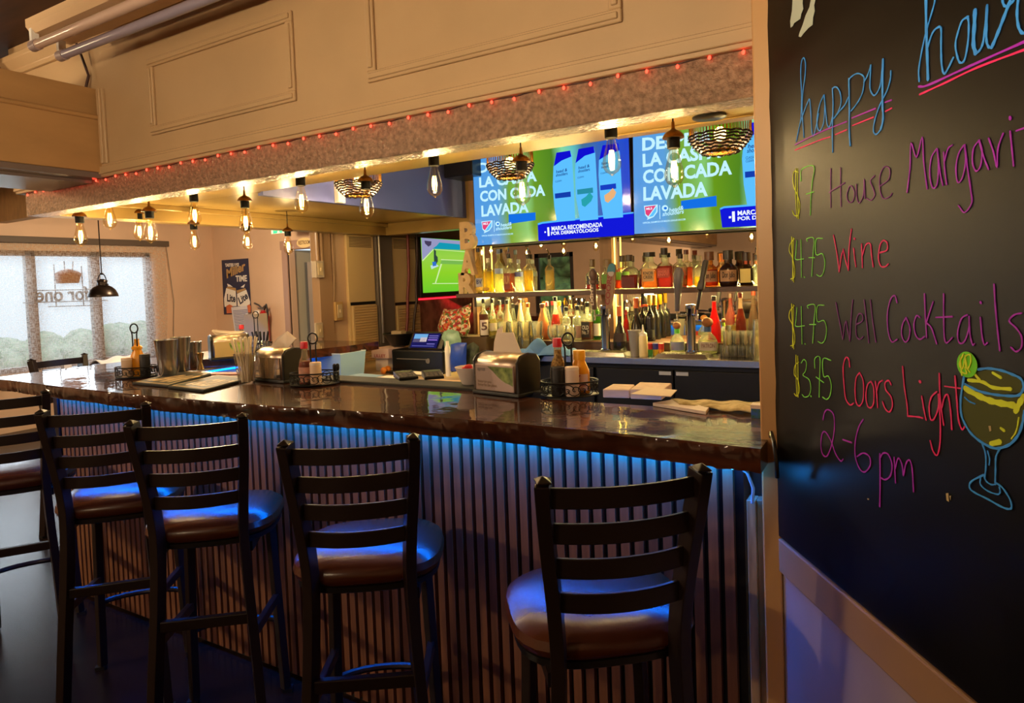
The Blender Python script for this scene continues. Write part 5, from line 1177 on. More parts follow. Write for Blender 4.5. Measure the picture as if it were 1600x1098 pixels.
def hot_sauce(label, x, y, kind, z=ZT+.006, h=.19):
    t = thing('hot_sauce', label, 'condiment bottle', (x, y, z)); s = h/.19
    pr = [(.026*s, 0), (.028*s, .004*s), (.028*s, .085*s), (.024*s, .105*s), (.0145*s, .128*s), (.013*s, .150*s), (.0125*s, .166*s)]
    MB().lathe(pr, n=24).build('glass_body', gl((240, 226, 206)), t)
    if kind == 'pepper':
        MB().lathe([(.0265*s, .003), (.0265*s, .085*s), (.022*s, .104*s), (.013*s, .127*s), (.0115*s, .15*s)], n=20).build('contents', mat('pickled_peppers', (170, 130, 60), rough=.5, noise=.5, nscale=140, col2=(226, 196, 120)), t)
    else:
        MB().lathe([(.0265*s, .003), (.0265*s, .085*s), (.022*s, .104*s)], n=20).build('contents', mat('red_sauce', (130, 30, 20), rough=.4), t)
        MB().lathe([(.0286*s, .012*s), (.0286*s, .078*s)], n=24).build('label', mat('label_sauce', (196, 140, 120), rough=.5, noise=.2, nscale=40), t)
    MB().lathe([(.0165*s, .160*s), (.0165*s, .185*s), (.015*s, .19*s)], n=18).build('cap', mat('red_cap', (206, 30, 52), rough=.4), t)
def on(px, py): p = atz(px, py, ZT); return p
# caddy by the leaf-card dispenser
c3 = on(890, 618); caddy('wire caddy nearest the post, holding mustard, shakers and pepper sauce', (c3.x, c3.y, ZT), math.radians(30), .215)
vx, vy = Vector((.80, .60, 0)), Vector((-.60, .80, 0))     # across and away, seen from the camera
def rel(c, a, b): return c.x+vx.x*a+vy.x*b, c.y+vx.y*a+vy.y*b
shaker('black shaker at the left side of the caddy nearest the post', *rel(c3, -.042, -.022), True, h=.098)
shaker('pinkish white shaker at the front of the caddy nearest the post', *rel(c3, .003, -.038), False, h=.098)
mustard('yellow mustard bottle with label in the caddy nearest the post', *rel(c3, .040, .012), h=.148)
hot_sauce('pepper sauce bottle with red cap behind the black shaker', *rel(c3, -.030, .034), 'pepper', h=.19)
# caddy by the reflective dispenser
c2 = on(492, 601); caddy('wire caddy beside the reflective napkin dispenser with red sauce bottle', (c2.x, c2.y, ZT), math.radians(35), .215)
hot_sauce('square-labelled red sauce bottle with red cap in the middle caddy', *rel(c2, -.034, -.008), 'red', h=.175)
shaker('peach coloured shaker beside the red sauce bottle', *rel(c2, .010, -.022), False, h=.090, tint=(230, 196, 164))
t = thing('clip_figure', 'pair of small black pegs on the right rim of the middle caddy', 'clip', (*rel(c2, .085, .02), ZT+.0))
MB().lathe([(.007, 0), (.006, .055), (.008, .060), (.008, .075), (.004, .08)], (-.008, 0, 0), 12).build('peg', WIRE, t); MB().lathe([(.007, 0), (.006, .057), (.008, .062), (.008, .077), (.004, .082)], (.010, 0, 0), 12).build('peg', WIRE, t)
# far-left caddy
c1 = on(214, 589); caddy('wire caddy at the bar corner holding mustard in front of the window', (c1.x, c1.y, ZT), math.radians(28), .26)
shaker('tan white shaker left of the mustard in front of the window', *rel(c1, -.034, -.02), False, h=.092, tint=(206, 176, 150))
mustard('plain yellow squeeze mustard bottle standing before the window', *rel(c1, .002, .014), h=.165, lab=False, tall=True)
shaker('dark blue-black shaker right of the window mustard', *rel(c1, .047, -.014), True, h=.105)
# fourth caddy on the far arm, with cutlery and card
c4 = Vector((-3.30, 2.92, 0)); q_ = aty(402, 545, 2.92); c4.x = q_.x
caddy('wire caddy on the far bar arm with black-handled cutlery', (c4.x, 2.92, ZT), math.radians(70), .26)
for i in range(7):
    t = thing('table_knife', 'black-handled knife standing in the far caddy', 'cutlery', (c4.x+.012+.020*i*.8, 2.90+.011*(i % 3), ZT+.008), 0, 'black-handled cutlery in the far caddy')
    dx = .008*(i-3)
    MB().tube([(0, 0, 0), (dx*.5, 0, .06)], 1, sect=(.009, .002)).build('blade', STEEL, t, smooth=False); MB().tube([(dx*.5, 0, .06), (dx*1.3, 0, .118+.004*(i % 2))], 1, sect=(.011, .008)).build('handle', BLACK, t, smooth=False, bevel=.002)
hot_sauce('red-capped bottle partly hidden behind the straws on the far arm', aty(379, 545, 2.80).x, 2.80, 'red', h=.175)
Yc = 3.02; qd = [aty(381, 491.5, Yc), aty(416, 489, Yc), aty(421, 545, Yc+.02), aty(381, 545, Yc+.02)]
o = MB().prism([Vector((v.x, v.y, max(ZT+.001, v.z))) for v in qd], (0, .006, 0)).build('menu_board', mat('grey_board', (150, 136, 122), rough=.6), smooth=False); tag(o, 'blank grey-brown card standing upright behind the far caddy', 'card')

# steel mixing tumblers, jigger, straw cup, mats
def mixing(label, px, hpx, rtop, rbot):
    b = on(*px); h = hpx*((Vector((b.x, b.y, 1.2))-EYE).dot(FWD))/FPX; t = thing('mixing_tumbler', label, 'tumbler', (b.x, b.y, ZT+.0145), 0, 'steel mixing tumblers')
    MB().lathe([(0, 0), (rbot, 0), (rbot+.002, .004), (rbot+(rtop-rbot)*.55, h*.5), (rtop, h-.003), (rtop+.0012, h), (rtop-.002, h), (rtop-.003, h*.9), (rbot-.002, .01), (0, .01)], n=36).build('body', STEEL, t)
mixing('largest steel mixing tumbler at the front left of the three', (263, 590), 55, .052, .036)
mixing('tall steel mixing tumbler in the middle of the three', (285, 584), 53, .046, .033)
mixing('smaller steel mixing tumbler at the right rear beside the jigger', (305, 579), 41, .037, .028)
b = on(314, 582); t = thing('jigger', 'double-ended brass and steel jigger beside the steel tumblers', 'jigger', (b.x, b.y, ZT+.0145))
MB().lathe([(.018, 0), (.0185, .003), (.008, .036), (.0195, .084), (.018, .084), (.006, .04)], n=22).build('body', mat('jigger_metal', (190, 160, 110), rough=.2, metal=1), t)
b = on(386, 599); t = thing('straw_cup', 'tall clear cup full of pale paper straws beside a napkin dispenser', 'cup', (b.x, b.y, ZT))
MB().lathe([(0, .004), (.034, .004), (.050, .126), (.051, .129), (.0495, .129), (.033, .006)][0:0]+[(0, .002), (.033, .002), (.034, .006), (.0495, .128), (.0505, .130)], n=30).build('body', glass('cup_plastic', (244, 244, 244), refl=.7, rough=.03), t)
rr = random.Random(5); PAPS = mat('paper_straw', (238, 220, 190), rough=.7)
first = None
for i in range(20):
    a = rr.uniform(0, 2*PI); ra, rb_ = rr.uniform(0, .024), rr.uniform(.016, .060); L_ = rr.uniform(.185, .205)
    s = thing('paper_straw', 'pale paper straw standing in the clear cup', 'straw', (b.x+ra*math.cos(a), b.y+ra*math.sin(a), ZT+.008), 0, 'paper straws in the cup') if False else None
    p0 = Vector((ra*math.cos(a), ra*math.sin(a), 0)); p1_ = Vector((rb_*math.cos(a), rb_*math.sin(a), L_))
    if first is None:
        first = MB().cyl((0, 0, 0), (0, 0, .195), .0036, 8).build('paper_straw', PAPS); o = first
    else: o = first.copy(); C.objects.link(o)
    o.location = Vector((b.x, b.y, ZT+.008))+p0; o.rotation_euler = (p1_-p0).to_track_quat('Z', 'Y').to_euler()
    tag(o, 'pale paper straw standing in the clear cup', 'straw', 'paper straws in the clear cup')
def barmat(label, quad, inner):
    P = [atz(*q__, ZT+.012) for q__ in quad]; c = sum(P, Vector())/4; O_ = (c.x, c.y, ZT); t = thing('bar_mat', label, 'bar mat', O_, 0, 'black rubber bar mats')
    MB(O_).prism([Vector((v.x, v.y, ZT+.001)) for v in P], (0, 0, .011)).build('rubber', MATS['rubber'], t, smooth=False, bevel=.003)
    for k, colr, lz in ((.90, (190, 160, 116), .0124), (.84, (30, 27, 25), .0128)):
        MB(O_).prism([Vector((c.x+(v.x-c.x)*k, c.y+(v.y-c.y)*k, ZT+lz)) for v in P], (0, 0, .0006)).build('printed_border' if k > .85 else 'printed_field', mat('print_%d_%d_%d' % colr, colr, rough=.6), t, smooth=False)
    A = c+(P[0]-c)*.6*.9+(P[1]-c)*0; xv = (P[1]-P[0]); 
    lettering('lettering', inner, mat('print_190_160_116', (190, 160, 116), rough=.6), t, c+(P[0]-c)*.62-Vector(O_)+Vector((0, 0, .0135+ZT-c.z)), xv*.62, (P[3]-P[0]).length*.45, .0005, .03, 0, nv=(0, 0, 1), upv=(P[3]-P[0]))
barmat('black printed bar mat under the steel tumblers', [(206, 597), (262, 602), (330, 583), (285, 579)], 'BAR')
barmat('black printed bar mat between the tumblers and straw cup', [(262, 603), (318, 609), (392, 590), (340, 585)], 'GOLD')
o = MB().box(-.10, .10, -.035, .035, 0, .004).build('coaster', mat('terracotta', (150, 80, 60), rough=.6), smooth=False); b = on(357, 584); o.location = (b.x, b.y, ZT+.0005); o.rotation_euler = (0, 0, .3); tag(o, 'reddish brown strip lying behind the right bar mat', 'mat')

# paper goods on the bar near the post
def slab_obj(name, label, cat, quad, h, m, group=None, z=ZT, bev=.003):
    P = [atz(*q__, z+.001) for q__ in quad]; c = sum(P, Vector())/len(P)
    o = MB(c).prism(P, (0, 0, h)).build(name, m, smooth=False, bevel=bev); o.location = c; return tag(o, label, cat, group)
NAPM = mat('napkin_stack', (222, 196, 176), rough=.85, noise=.1, nscale=160, stretch=(.2, .2, 4))
slab_obj('napkin_stack', 'left stack of cocktail napkins behind the near caddy', 'napkins', [(942, 621), (984, 622), (992, 613), (958, 612)], .028, NAPM, 'stacks of cocktail napkins')
slab_obj('napkin_stack', 'right stack of cocktail napkins beside the fanned menu', 'napkins', [(985, 623), (1034, 625), (1050, 613), (1000, 611)], .032, NAPM, 'stacks of cocktail napkins')
P = [atz(*q__, ZT+.034) for q__ in ((985, 616), (1048, 620), (1058, 610), (1012, 606))]; c = sum(P, Vector())/4
o = MB(c).prism(P, (0, 0, .002)).build('napkin', PLW, smooth=False); o.location = c; tag(o, 'single loose napkin lying on top of the right napkin stack', 'napkin')
def folded(name, label, A, B, C_, D, m, wave, th=.004, lift=.004):
    P = [atz(*q__, ZT+.001) for q__ in (A, B, C_, D)]; c = sum(P, Vector())/4; c.z = ZT
    def fn(u, v):
        p = (P[0]*(1-u)+P[1]*u)*(1-v)+(P[3]*(1-u)+P[2]*u)*v
        return Vector((p.x-c.x, p.y-c.y, lift+wave*(.6+.4*math.sin(u*9+v*4))*math.sin(PI*min(1, .15+v)) + .35*wave*math.sin(u*21)))
    o = MB().grid(fn, 26, 10).build(name, m, solid=th); o.location = c; return tag(o, label, 'newspaper' if name == 'newspaper' else 'paper')
folded('newspaper', 'crumpled printed newspaper lying along the bar edge by the post', (1062, 637), (1206, 651), (1200, 632), (1048, 627), mat('newsprint', (186, 160, 100), rough=.9, noise=.4, nscale=30, col2=(214, 196, 150)), .007, .004, .007)
o = slab_obj('booklet', 'thin white folded menu booklet angled toward the bar front', 'booklet', [(1020, 634), (1103, 648), (1108, 641), (1050, 629)], .010, mat('white_stock', (226, 208, 200), rough=.6), bev=.001)
b = on(1190, 654); t = thing('small_carton', 'small green and blue printed carton against the post', 'carton', (b.x, b.y+.02, ZT))
MB().box(-.028, .02, -.018, .018, 0, .034).build('box', mat('green_blue_print', (60, 140, 60), rough=.4, noise=.6, nscale=60, col2=(40, 90, 200)), t, smooth=False, bevel=.001); MB().box(-.029, .021, -.019, .019, .026, .036).build('lid', mat('white_stock', (0, 0, 0)), t, smooth=False)

# calculators, papers and bowl along the rail
def calc(label, px, rz):
    b = atz(*px, ZT+.014); t = thing('calculator', label, 'calculator', (b.x, b.y, ZT+.0125), rz, 'black calculators on the bar rail')
    MB().add([(-.04, -.06, 0), (.04, -.06, 0), (.04, .06, 0), (-.04, .06, 0), (-.04, -.06, .012), (.04, -.06, .012), (.04, .06, .026), (-.04, .06, .026)], [(0, 3, 2, 1), (4, 5, 6, 7), (0, 1, 5, 4), (1, 2, 6, 5), (2, 3, 7, 6), (3, 0, 4, 7)]).build('case', SATINBLACK, t, smooth=False, bevel=.003)
    k = MB()
    for i in range(4):
        for j in range(4): x, y = -.030+.018*i, -.052+.018*j; z = .0122+(y+.06)*.1167; k.box(x, x+.012, y, y+.010, z, z+.002)
    k.build('keypad', mat('key_grey', (120, 112, 104), rough=.5), t, smooth=False)
    MB().add([(-.032, .026, .0226), (.032, .026, .0226), (.032, .05, .0254), (-.032, .05, .0254)], [(0, 1, 2, 3)]).build('display', mat('lcd', (110, 120, 100), rough=.2), t, smooth=False)
calc('black calculator lying left of another on the bar rail', (634, 590), math.radians(52)); calc('black calculator nearer the white bowl on the bar rail', (676, 589), math.radians(44))
b = atz(728, 602, ZT+.012); t = thing('white_bowl', 'white bowl with red wrapped things beside the leaf-card dispenser', 'bowl', (b.x, b.y+.04, ZT+.0125))
MB().lathe([(.034, 0), (.038, .004), (.060, .06), (.063, .066), (.060, .066), (.036, .010), (0, .010)], n=30).build('body', mat('white_china', (226, 212, 204), rough=.3), t)
rr = random.Random(2)
for i in range(7):
    a = rr.uniform(0, 6.28); r_ = rr.uniform(0, .036)
    o = MB().ell((0, 0, 0), .018, .011, .010, 10, 8).build('wrapped_sweet', REDP); o.location = (b.x+r_*math.cos(a), b.y+.04+r_*math.sin(a), ZT+.0125+.058+.004*(i % 3)); o.rotation_euler = (rr.uniform(-.4, .4), 0, a)
    tag(o, 'red wrapped sweet in the white bowl', 'sweet', 'red sweets in the white bowl')
LEDGE = ZT-.05
o = MB().box(-3.3, -1.2, 2.13, 2.36, LEDGE-.03, LEDGE).build('service_ledge', mat('grey_ledge', (96, 92, 92), rough=.4), smooth=False, bevel=.003); tag(o, 'grey service ledge behind the bar top carrying papers', 'ledge')
def paper(label, px, w, d, rz, col, z=LEDGE, th=.003):
    b = atz(*px, z); o = MB().box(-w/2, w/2, -d/2, d/2, 0, th).build('paper_sheet', mat('paper_%d_%d_%d' % col, col, rough=.8), smooth=False); o.location = (b.x, b.y, z+.001); o.rotation_euler = (0, 0, rz); return tag(o, label, 'paper', 'papers on the service ledge')
paper('orange-brown paper strip right of the middle caddy', (560, 596), .30, .05, .05, (214, 160, 110)); paper('pale blue folder behind the middle caddy', (572, 588), .20, .10, -.1, (110, 140, 170)); paper('white sheet beside the left calculator', (612, 590), .16, .09, .1, (214, 206, 196))
paper('tan paper slip between the calculators and white bowl', (702, 597), .17, .07, .12, (196, 156, 116)); paper('white receipt sheet behind the calculators', (660, 584), .20, .08, -.05, (206, 196, 180))

# ------------------------------------------------------------------ till corner left of the back bar
ZL = .86
lc = thing('till_counter', 'lower counter in the corner carrying the printer and till', 'counter', (-2.95, 3.9, 0)); O = (-2.95, 3.9, 0)
MB(O).box(-3.9, -2.40, 3.54, 4.26, ZL-.035, ZL).build('worktop', mat('cream_top', (196, 170, 130), rough=.4), lc, smooth=False, bevel=.003)
MB(O).box(-3.88, -2.42, 3.60, 4.26, 0, ZL-.036).build('cabinet', mat('brown_cabinet', (90, 60, 40), rough=.5), lc, smooth=False)
PYF = 3.72
def onp(px, py, Y=PYF): return aty(px, py, Y)
xa, xb = onp(612, 560).x, onp(692, 560).x; zp = onp(650, 547).z
t = thing('printer', 'black desktop printer below the till screen', 'printer', ((xa+xb)/2, PYF+.14, ZL+.001)); O = ((xa+xb)/2, PYF+.14, ZL+.001)
MB(O).box(xa, xb, PYF, PYF+.30, ZL+.001, zp).build('body', SATINBLACK, t, smooth=False, bevel=.01)
MB(O).box(xa+.05, xb-.14, PYF-.004, PYF+.002, ZL+.10, ZL+.106).build('paper_slot', mat('slot_grey', (110, 104, 100), rough=.4), t, smooth=False)
MB(O).cyl((xb-.13, PYF-.006, zp-.075), (xb-.13, PYF+.004, zp-.075), .018, 18).build('dial', mat('slot_grey', (0, 0, 0)), t)
MB(O).box(xa+.02, xb-.02, PYF-.10, PYF, ZL+.012, ZL+.022).build('paper_tray', SATINBLACK, t, smooth=False)
t = thing('till_screen', 'black till tablet with a lit screen on top of the printer', 'till', ((xa+xb)/2, PYF+.14, zp+.002)); O = ((xa+xb)/2, PYF+.14, zp+.002)
A, B = onp(641, 546, PYF+.06), onp(682, 544, PYF+.06); A.z = B.z = zp+.010; A.y = B.y = PYF+.06; ht = onp(650, 522, PYF+.1).z-zp
up = Vector((.012, .05, ht)); MB(O).obox(A-Vector((.03, -.004, .006)), (B-A)+Vector((.07, 0, 0)), (0, .05, 0), up*1.08).build('case', SATINBLACK, t, smooth=False, bevel=.006)
nS = (B-A).cross(up).normalized(); nS = -nS if nS.y > 0 else nS
s = MB(O).add([A+nS*.004, B+nS*.004, B+up*.95+nS*.004, A+up*.95+nS*.004], [(0, 1, 2, 3)]).build('screen', em('till', (30, 28, 90), .9), t, smooth=False)
def scp(u, v): return A+(B-A)*u+up*.95*v+nS*.005
for nm, u0, u1, v0, v1, c in (('photo_tile', .04, .55, .62, .95, (110, 170, 220)), ('photo_dark', .04, .5, .38, .6, (90, 80, 110)), ('photo_light', .3, .55, .42, .72, (206, 190, 190)), ('list_row', .60, .95, .80, .86, (120, 110, 190)), ('list_row', .60, .95, .66, .72, (120, 110, 190)), ('list_row', .60, .95, .52, .58, (160, 120, 230)), ('list_row', .60, .9, .24, .30, (120, 110, 190)), ('list_row', .06, .9, .10, .15, (90, 90, 170))):
    MB(O).add([scp(u0, v0), scp(u1, v0), scp(u1, v1), scp(u0, v1)], [(0, 1, 2, 3)]).build(nm, em('till_%d_%d_%d' % c, c), s, smooth=False)
# boxes, bowl, fruit at the left of the printer
def carton(label, pa, pb, top, Y, d, col, lift=0.0, z0=None, name='carton'):
    a, b = onp(*pa, Y), onp(*pb, Y); z1 = onp(pa[0], top, Y).z; z0 = ZL+.001+lift if z0 is None else z0
    o = MB(((a.x+b.x)/2, Y+d/2, z0)).box(a.x, b.x, Y, Y+d, z0, z1).build(name, mat('carton_%d_%d_%d' % col, col, rough=.7), smooth=False, bevel=.002); o.location = ((a.x+b.x)/2, Y+d/2, z0); tag(o, label, 'box'); return o, z1
o1, z1 = carton('small plain white box below the red-printed box', (587, 570), (606, 570), 559, 3.76, .16, (226, 210, 196))
o2, z2 = carton('white box with red printing stacked left of the printer', (580.5, 555), (607, 557), 544, 3.74, .2, (222, 190, 180), z0=z1+.001)
lettering('lettering', 'LILLET', mat('red_print', (170, 50, 50), rough=.6), o2, (-.055, -.101, .008), (.11, 0, 0), .022, .0006, .02, 0, nv=(0, -1, 0))
Yb = 3.80; bb = onp(612, 546, Yb)
t = thing('wire_bowl', 'black bowl of oddments on the boxes left of the till screen', 'bowl', (bb.x, Yb+.10, z2+.003))
MB().lathe([(.05, 0), (.07, .006), (.12, .09), (.125, .098), (.121, .098), (.066, .012), (0, .012)], n=30).build('body', SATINBLACK, t); MB().tube([(.125*math.cos(2*PI*i/30), .125*math.sin(2*PI*i/30), .098) for i in range(30)], .004, 6, closed=True).build('rim', BLACK, t)
o = MB().box(-.05, .05, -.03, .03, 0, .05).build('paper_packet', mat('packet', (150, 130, 100), rough=.7), smooth=False, bevel=.004); o.location = (bb.x-.01, Yb+.10, z2+.07); tag(o, 'tan packet sticking up from the black bowl', 'packet')
for i, px in enumerate((600, 606)):
    b = atz(px, 580-i*2, ZL+.02); o = MB().ell((0, 0, 0), .026, .026, .025, 16, 12).build('orange_fruit', mat('orange_peel', (224, 130, 20), rough=.5, bump=.2, bscale=160)); o.location = (b.x, b.y, ZL+.026); tag(o, ('left', 'right')[i]+' orange beside the boxes left of the printer', 'fruit', 'oranges by the printer')
# bags right of the printer
Yg = 3.80
a, b = onp(690, 520, Yg+.12), onp(741, 520, Yg+.12)
bx = MB(((a.x+b.x)/2, Yg+.22, 0)).box(a.x, b.x+.02, Yg+.24, Yg+.44, ZL+.001, onp(715, 528, Yg+.12).z).build('brown_box', mat('dark_carton', (84, 64, 46), rough=.7), smooth=False, bevel=.003); bx.location = ((a.x+b.x)/2, Yg+.22, 0); tag(bx, 'dark brown box under the snack bag beside the shelf post', 'box'); zbx = onp(715, 528, Yg+.12).z
def pillow(name, label, cat, P, Y, th, m, group=None, zmin=None):
    """bag: outline from the photo as seen at depth Y, puffed front and back"""
    Q = [onp(*p, Y) for p in P]; c = sum(Q, Vector())/len(Q); mb = MB(c); K = 5; N = len(Q); vs = []
    for s in (-1, 1):
        for k in range(K):
            f = 1-k/(K-1)*.999; bulge = th*math.sqrt(max(0, 1-f*f))
            vs += [c+(v-c)*f+Vector((.004*math.sin(i*3.3+k), s*bulge, .004*math.sin(i*2.1+k*2))) for i, v in enumerate(Q)]
    fs = []
    for s in range(2):
        for k in range(K-1):
            for i in range(N):
                f = (s*K*N+k*N+i, s*K*N+k*N+(i+1) % N, s*K*N+(k+1)*N+(i+1) % N, s*K*N+(k+1)*N+i); fs.append(f if s == 0 else f[::-1])
    o = mb.add(vs, fs).build(name, m); o.location = c; return tag(o, label, cat, group)
def print_mat(name, base, cols, sc, rough=.35):
    M = bpy.data.materials.new(name); M.use_nodes = True; nt = M.node_tree; b = nt.nodes['Principled BSDF']; tc = nt.nodes.new('ShaderNodeTexCoord')
    v = nt.nodes.new('ShaderNodeTexVoronoi'); v.inputs['Scale'].default_value = sc; nt.links.new(tc.outputs['Object'], v.inputs[0]); r = nt.nodes.new('ShaderNodeValToRGB'); r.color_ramp.interpolation = 'CONSTANT'
    sp = nt.nodes.new('ShaderNodeSeparateColor'); nt.links.new(v.outputs['Color'], sp.inputs[0]); nt.links.new(sp.outputs[0], r.inputs[0])
    C_ = [base]+cols
    while len(r.color_ramp.elements) < len(C_): r.color_ramp.elements.new(.5)
    for i, (el, c) in enumerate(zip(r.color_ramp.elements, C_)): el.position = i/len(C_); el.color = (*lin(c), 1)
    nt.links.new(r.outputs[0], b.inputs['Base Color']); b.inputs['Roughness'].default_value = rough; return M
pillow('snack_bag', 'large clear bag of red and green wrapped sweets behind the printer', 'bag', [(688, 526), (684, 512), (688, 494), (694, 482), (703, 484), (716, 482), (728, 477), (737, 474), (735, 486), (732, 500), (734, 514), (730, 526)], Yg+.22, .07, print_mat('candy_print', (196, 60, 50), [(120, 130, 60), (214, 196, 170), (150, 36, 40), (206, 120, 60), (230, 214, 190), (90, 110, 60)], 60))
pillow('green_bag', 'knotted pale green plastic bag under the sweets bag', 'bag', [(689, 548), (688, 530), (692, 518), (702, 514), (716, 518), (721, 530), (720, 548)], Yg+.05, .04, mat('green_film', (140, 176, 150), rough=.3, noise=.15, nscale=30))
pillow('blue_packet', 'blue packet with a pale grey picture beside the white carton', 'bag', [(704.5, 580), (703.5, 557), (704, 537), (716, 535), (729, 536), (729, 560), (728, 580)], 3.66, .03, mat('blue_foil', (36, 70, 170), rough=.35, noise=.2, nscale=14))
pillow('packet_picture', '', '', [(710, 572), (712, 558), (718, 550), (726, 556), (728, 570), (722, 576)], 3.625, .006, mat('packet_picture', (150, 150, 160), rough=.5, noise=.3, nscale=50)) if False else None
a, b = onp(697, 575, 3.66), onp(704, 575, 3.66); hw = (b.x-a.x)/2
t = thing('white_carton', 'narrow white bottle standing between printer and blue packet', 'bottle', ((a.x+b.x)/2, 3.66, ZL+.001))
hz = onp(700, 533, 3.66).z-ZL
MB().lathe([(hw, 0), (hw*1.05, .004), (hw*1.05, hz*.8), (hw*.6, hz*.9), (hw*.6, hz)], n=18).build('body', mat('white_plastic', (230, 224, 208), rough=.4), t)
pillow('herb_bag', 'dark green leafy bag right of the blue packet', 'bag', [(727, 578), (726, 556), (730, 538), (740, 534), (748, 542), (750, 560), (748, 578)], 3.72, .03, mat('dark_leaves', (50, 58, 34), rough=.6, noise=.5, nscale=40))

# ------------------------------------------------------------------ far left: window shade, sign, poster, doorway
def shade_mat():
    """loosely woven roller fabric: light seeps through the threads and daylight shows between them"""
    M = bpy.data.materials.new('woven_shade'); M.use_nodes = True; nt = M.node_tree; nt.nodes.clear()
    tc = nt.nodes.new('ShaderNodeTexCoord'); outs = []
    for s in ((1, 18, 110), (1, 130, 22)):
        mp = nt.nodes.new('ShaderNodeMapping'); mp.inputs['Scale'].default_value = s; nt.links.new(tc.outputs['Object'], mp.inputs[0])
        n = nt.nodes.new('ShaderNodeTexNoise'); n.inputs['Scale'].default_value = 1; n.inputs['Detail'].default_value = 3; nt.links.new(mp.outputs[0], n.inputs[0]); outs.append(n.outputs[0])
    mu = nt.nodes.new('ShaderNodeMath'); mu.operation = 'MULTIPLY'; nt.links.new(outs[0], mu.inputs[0]); nt.links.new(outs[1], mu.inputs[1])
    r = nt.nodes.new('ShaderNodeValToRGB'); nt.links.new(mu.outputs[0], r.inputs[0]); r.color_ramp.elements[0].position = .20; r.color_ramp.elements[1].position = .32
    r.color_ramp.elements[0].color = (.46, .46, .46, 1); r.color_ramp.elements[1].color = (.85, .85, .85, 1)
    t = nt.nodes.new('ShaderNodeBsdfTranslucent'); t.inputs[0].default_value = (.93, .90, .86, 1); d = nt.nodes.new('ShaderNodeBsdfDiffuse'); d.inputs[0].default_value = (.66, .56, .46, 1)
    a = nt.nodes.new('ShaderNodeMixShader'); a.inputs[0].default_value = .4; nt.links.new(t.outputs[0], a.inputs[1]); nt.links.new(d.outputs[0], a.inputs[2])
    tr = nt.nodes.new('ShaderNodeBsdfTransparent'); mx = nt.nodes.new('ShaderNodeMixShader'); nt.links.new(r.outputs[0], mx.inputs[0]); nt.links.new(a.outputs[0], mx.inputs[1]); nt.links.new(tr.outputs[0], mx.inputs[2])
    o = nt.nodes.new('ShaderNodeOutputMaterial'); nt.links.new(mx.outputs[0], o.inputs[0]); return M
SX = WX+.06
rs = thing('roller_shade', 'pale woven roller shade drawn down over the big window', 'window shade', (SX, 3.7, 2.17)); O = (SX, 3.7, 2.17)
def shf(u, v): return Vector((.006*math.sin(u*7)*v + (.010*max(0, (u-.93)/.07)*v), -1.55+u*3.29 - (.10*v*v*max(0, (u-.8)/.2)), -v*1.66))
MB().grid(shf, 40, 16).build('fabric', shade_mat(), rs)
MB(O).box(SX-.045, SX+.045, 2.1, 5.47, 2.14, 2.215).build('head_box', mat('grey_brown_valance', (84, 70, 58), rough=.6), rs, smooth=False, bevel=.006)
MB(O).tube([(SX+.02, 5.44, 2.14), (SX+.025, 5.50, 1.4), (SX+.02, 5.46, .8)], .004, 6).build('pull_cord', mat('cord_grey', (120, 110, 96), rough=.7), rs)
# hanging sign behind the shade, read from the street
sg = thing('window_sign', 'mirrored street-side sign and basket emblem hanging behind the window shade', 'sign', (WX-.02, 4.15, 1.5)); O = (WX-.02, 4.15, 1.5); XS = WX-.02
def sx(px, py): return atx(px, py, XS)
SGM = mat('sign_tube', (110, 96, 90), rough=.5)
A, B = sx(139, 468), sx(57, 471); A.x = B.x = XS; B.z = A.z
lettering('lettering', 'for one', SGM, sg, A-Vector(O), B-A, .17, .02, .01, 0, nv=(-1, 0, 0))
fr = MB(O)
for p, q__ in (((36, 473), (168, 469)), ((75, 479), (146, 477)), ((84, 413), (88, 479)), ((127, 415), (131, 478)), ((52, 454), (140, 452)), ((100, 408), (101, 425)), ((114, 408), (113, 425))):
    a, b = sx(*p), sx(*q__); a.x = b.x = XS; fr.cyl(a, b, .006, 6)
fr.build('wire_frame', SGM, sg)
em_ = [(84, 428), (92, 423), (105, 420), (118, 423), (126, 427), (122, 442), (88, 443)]
P = [sx(*p) for p in em_]
for p in P: p.x = XS
MB(O).prism(P, (.02, 0, 0)).build('basket_emblem', mat('emblem_brown', (150, 100, 60), rough=.6), sg, smooth=False)
# outside: hedge, red wall, parked van shapes seen dimly through the weave
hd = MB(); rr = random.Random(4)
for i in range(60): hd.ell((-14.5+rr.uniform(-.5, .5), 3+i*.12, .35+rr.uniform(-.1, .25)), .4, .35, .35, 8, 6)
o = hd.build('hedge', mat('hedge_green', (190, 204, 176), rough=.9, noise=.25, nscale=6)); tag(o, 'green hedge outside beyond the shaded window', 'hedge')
o = MB().box(-18.4, -18, 3.6, 6.6, -.15, 1.5).build('brick_wall', mat('red_brick', (190, 110, 100), rough=.9, noise=.2, nscale=5), smooth=False); tag(o, 'reddish wall outside seen faintly through the window shade', 'wall')
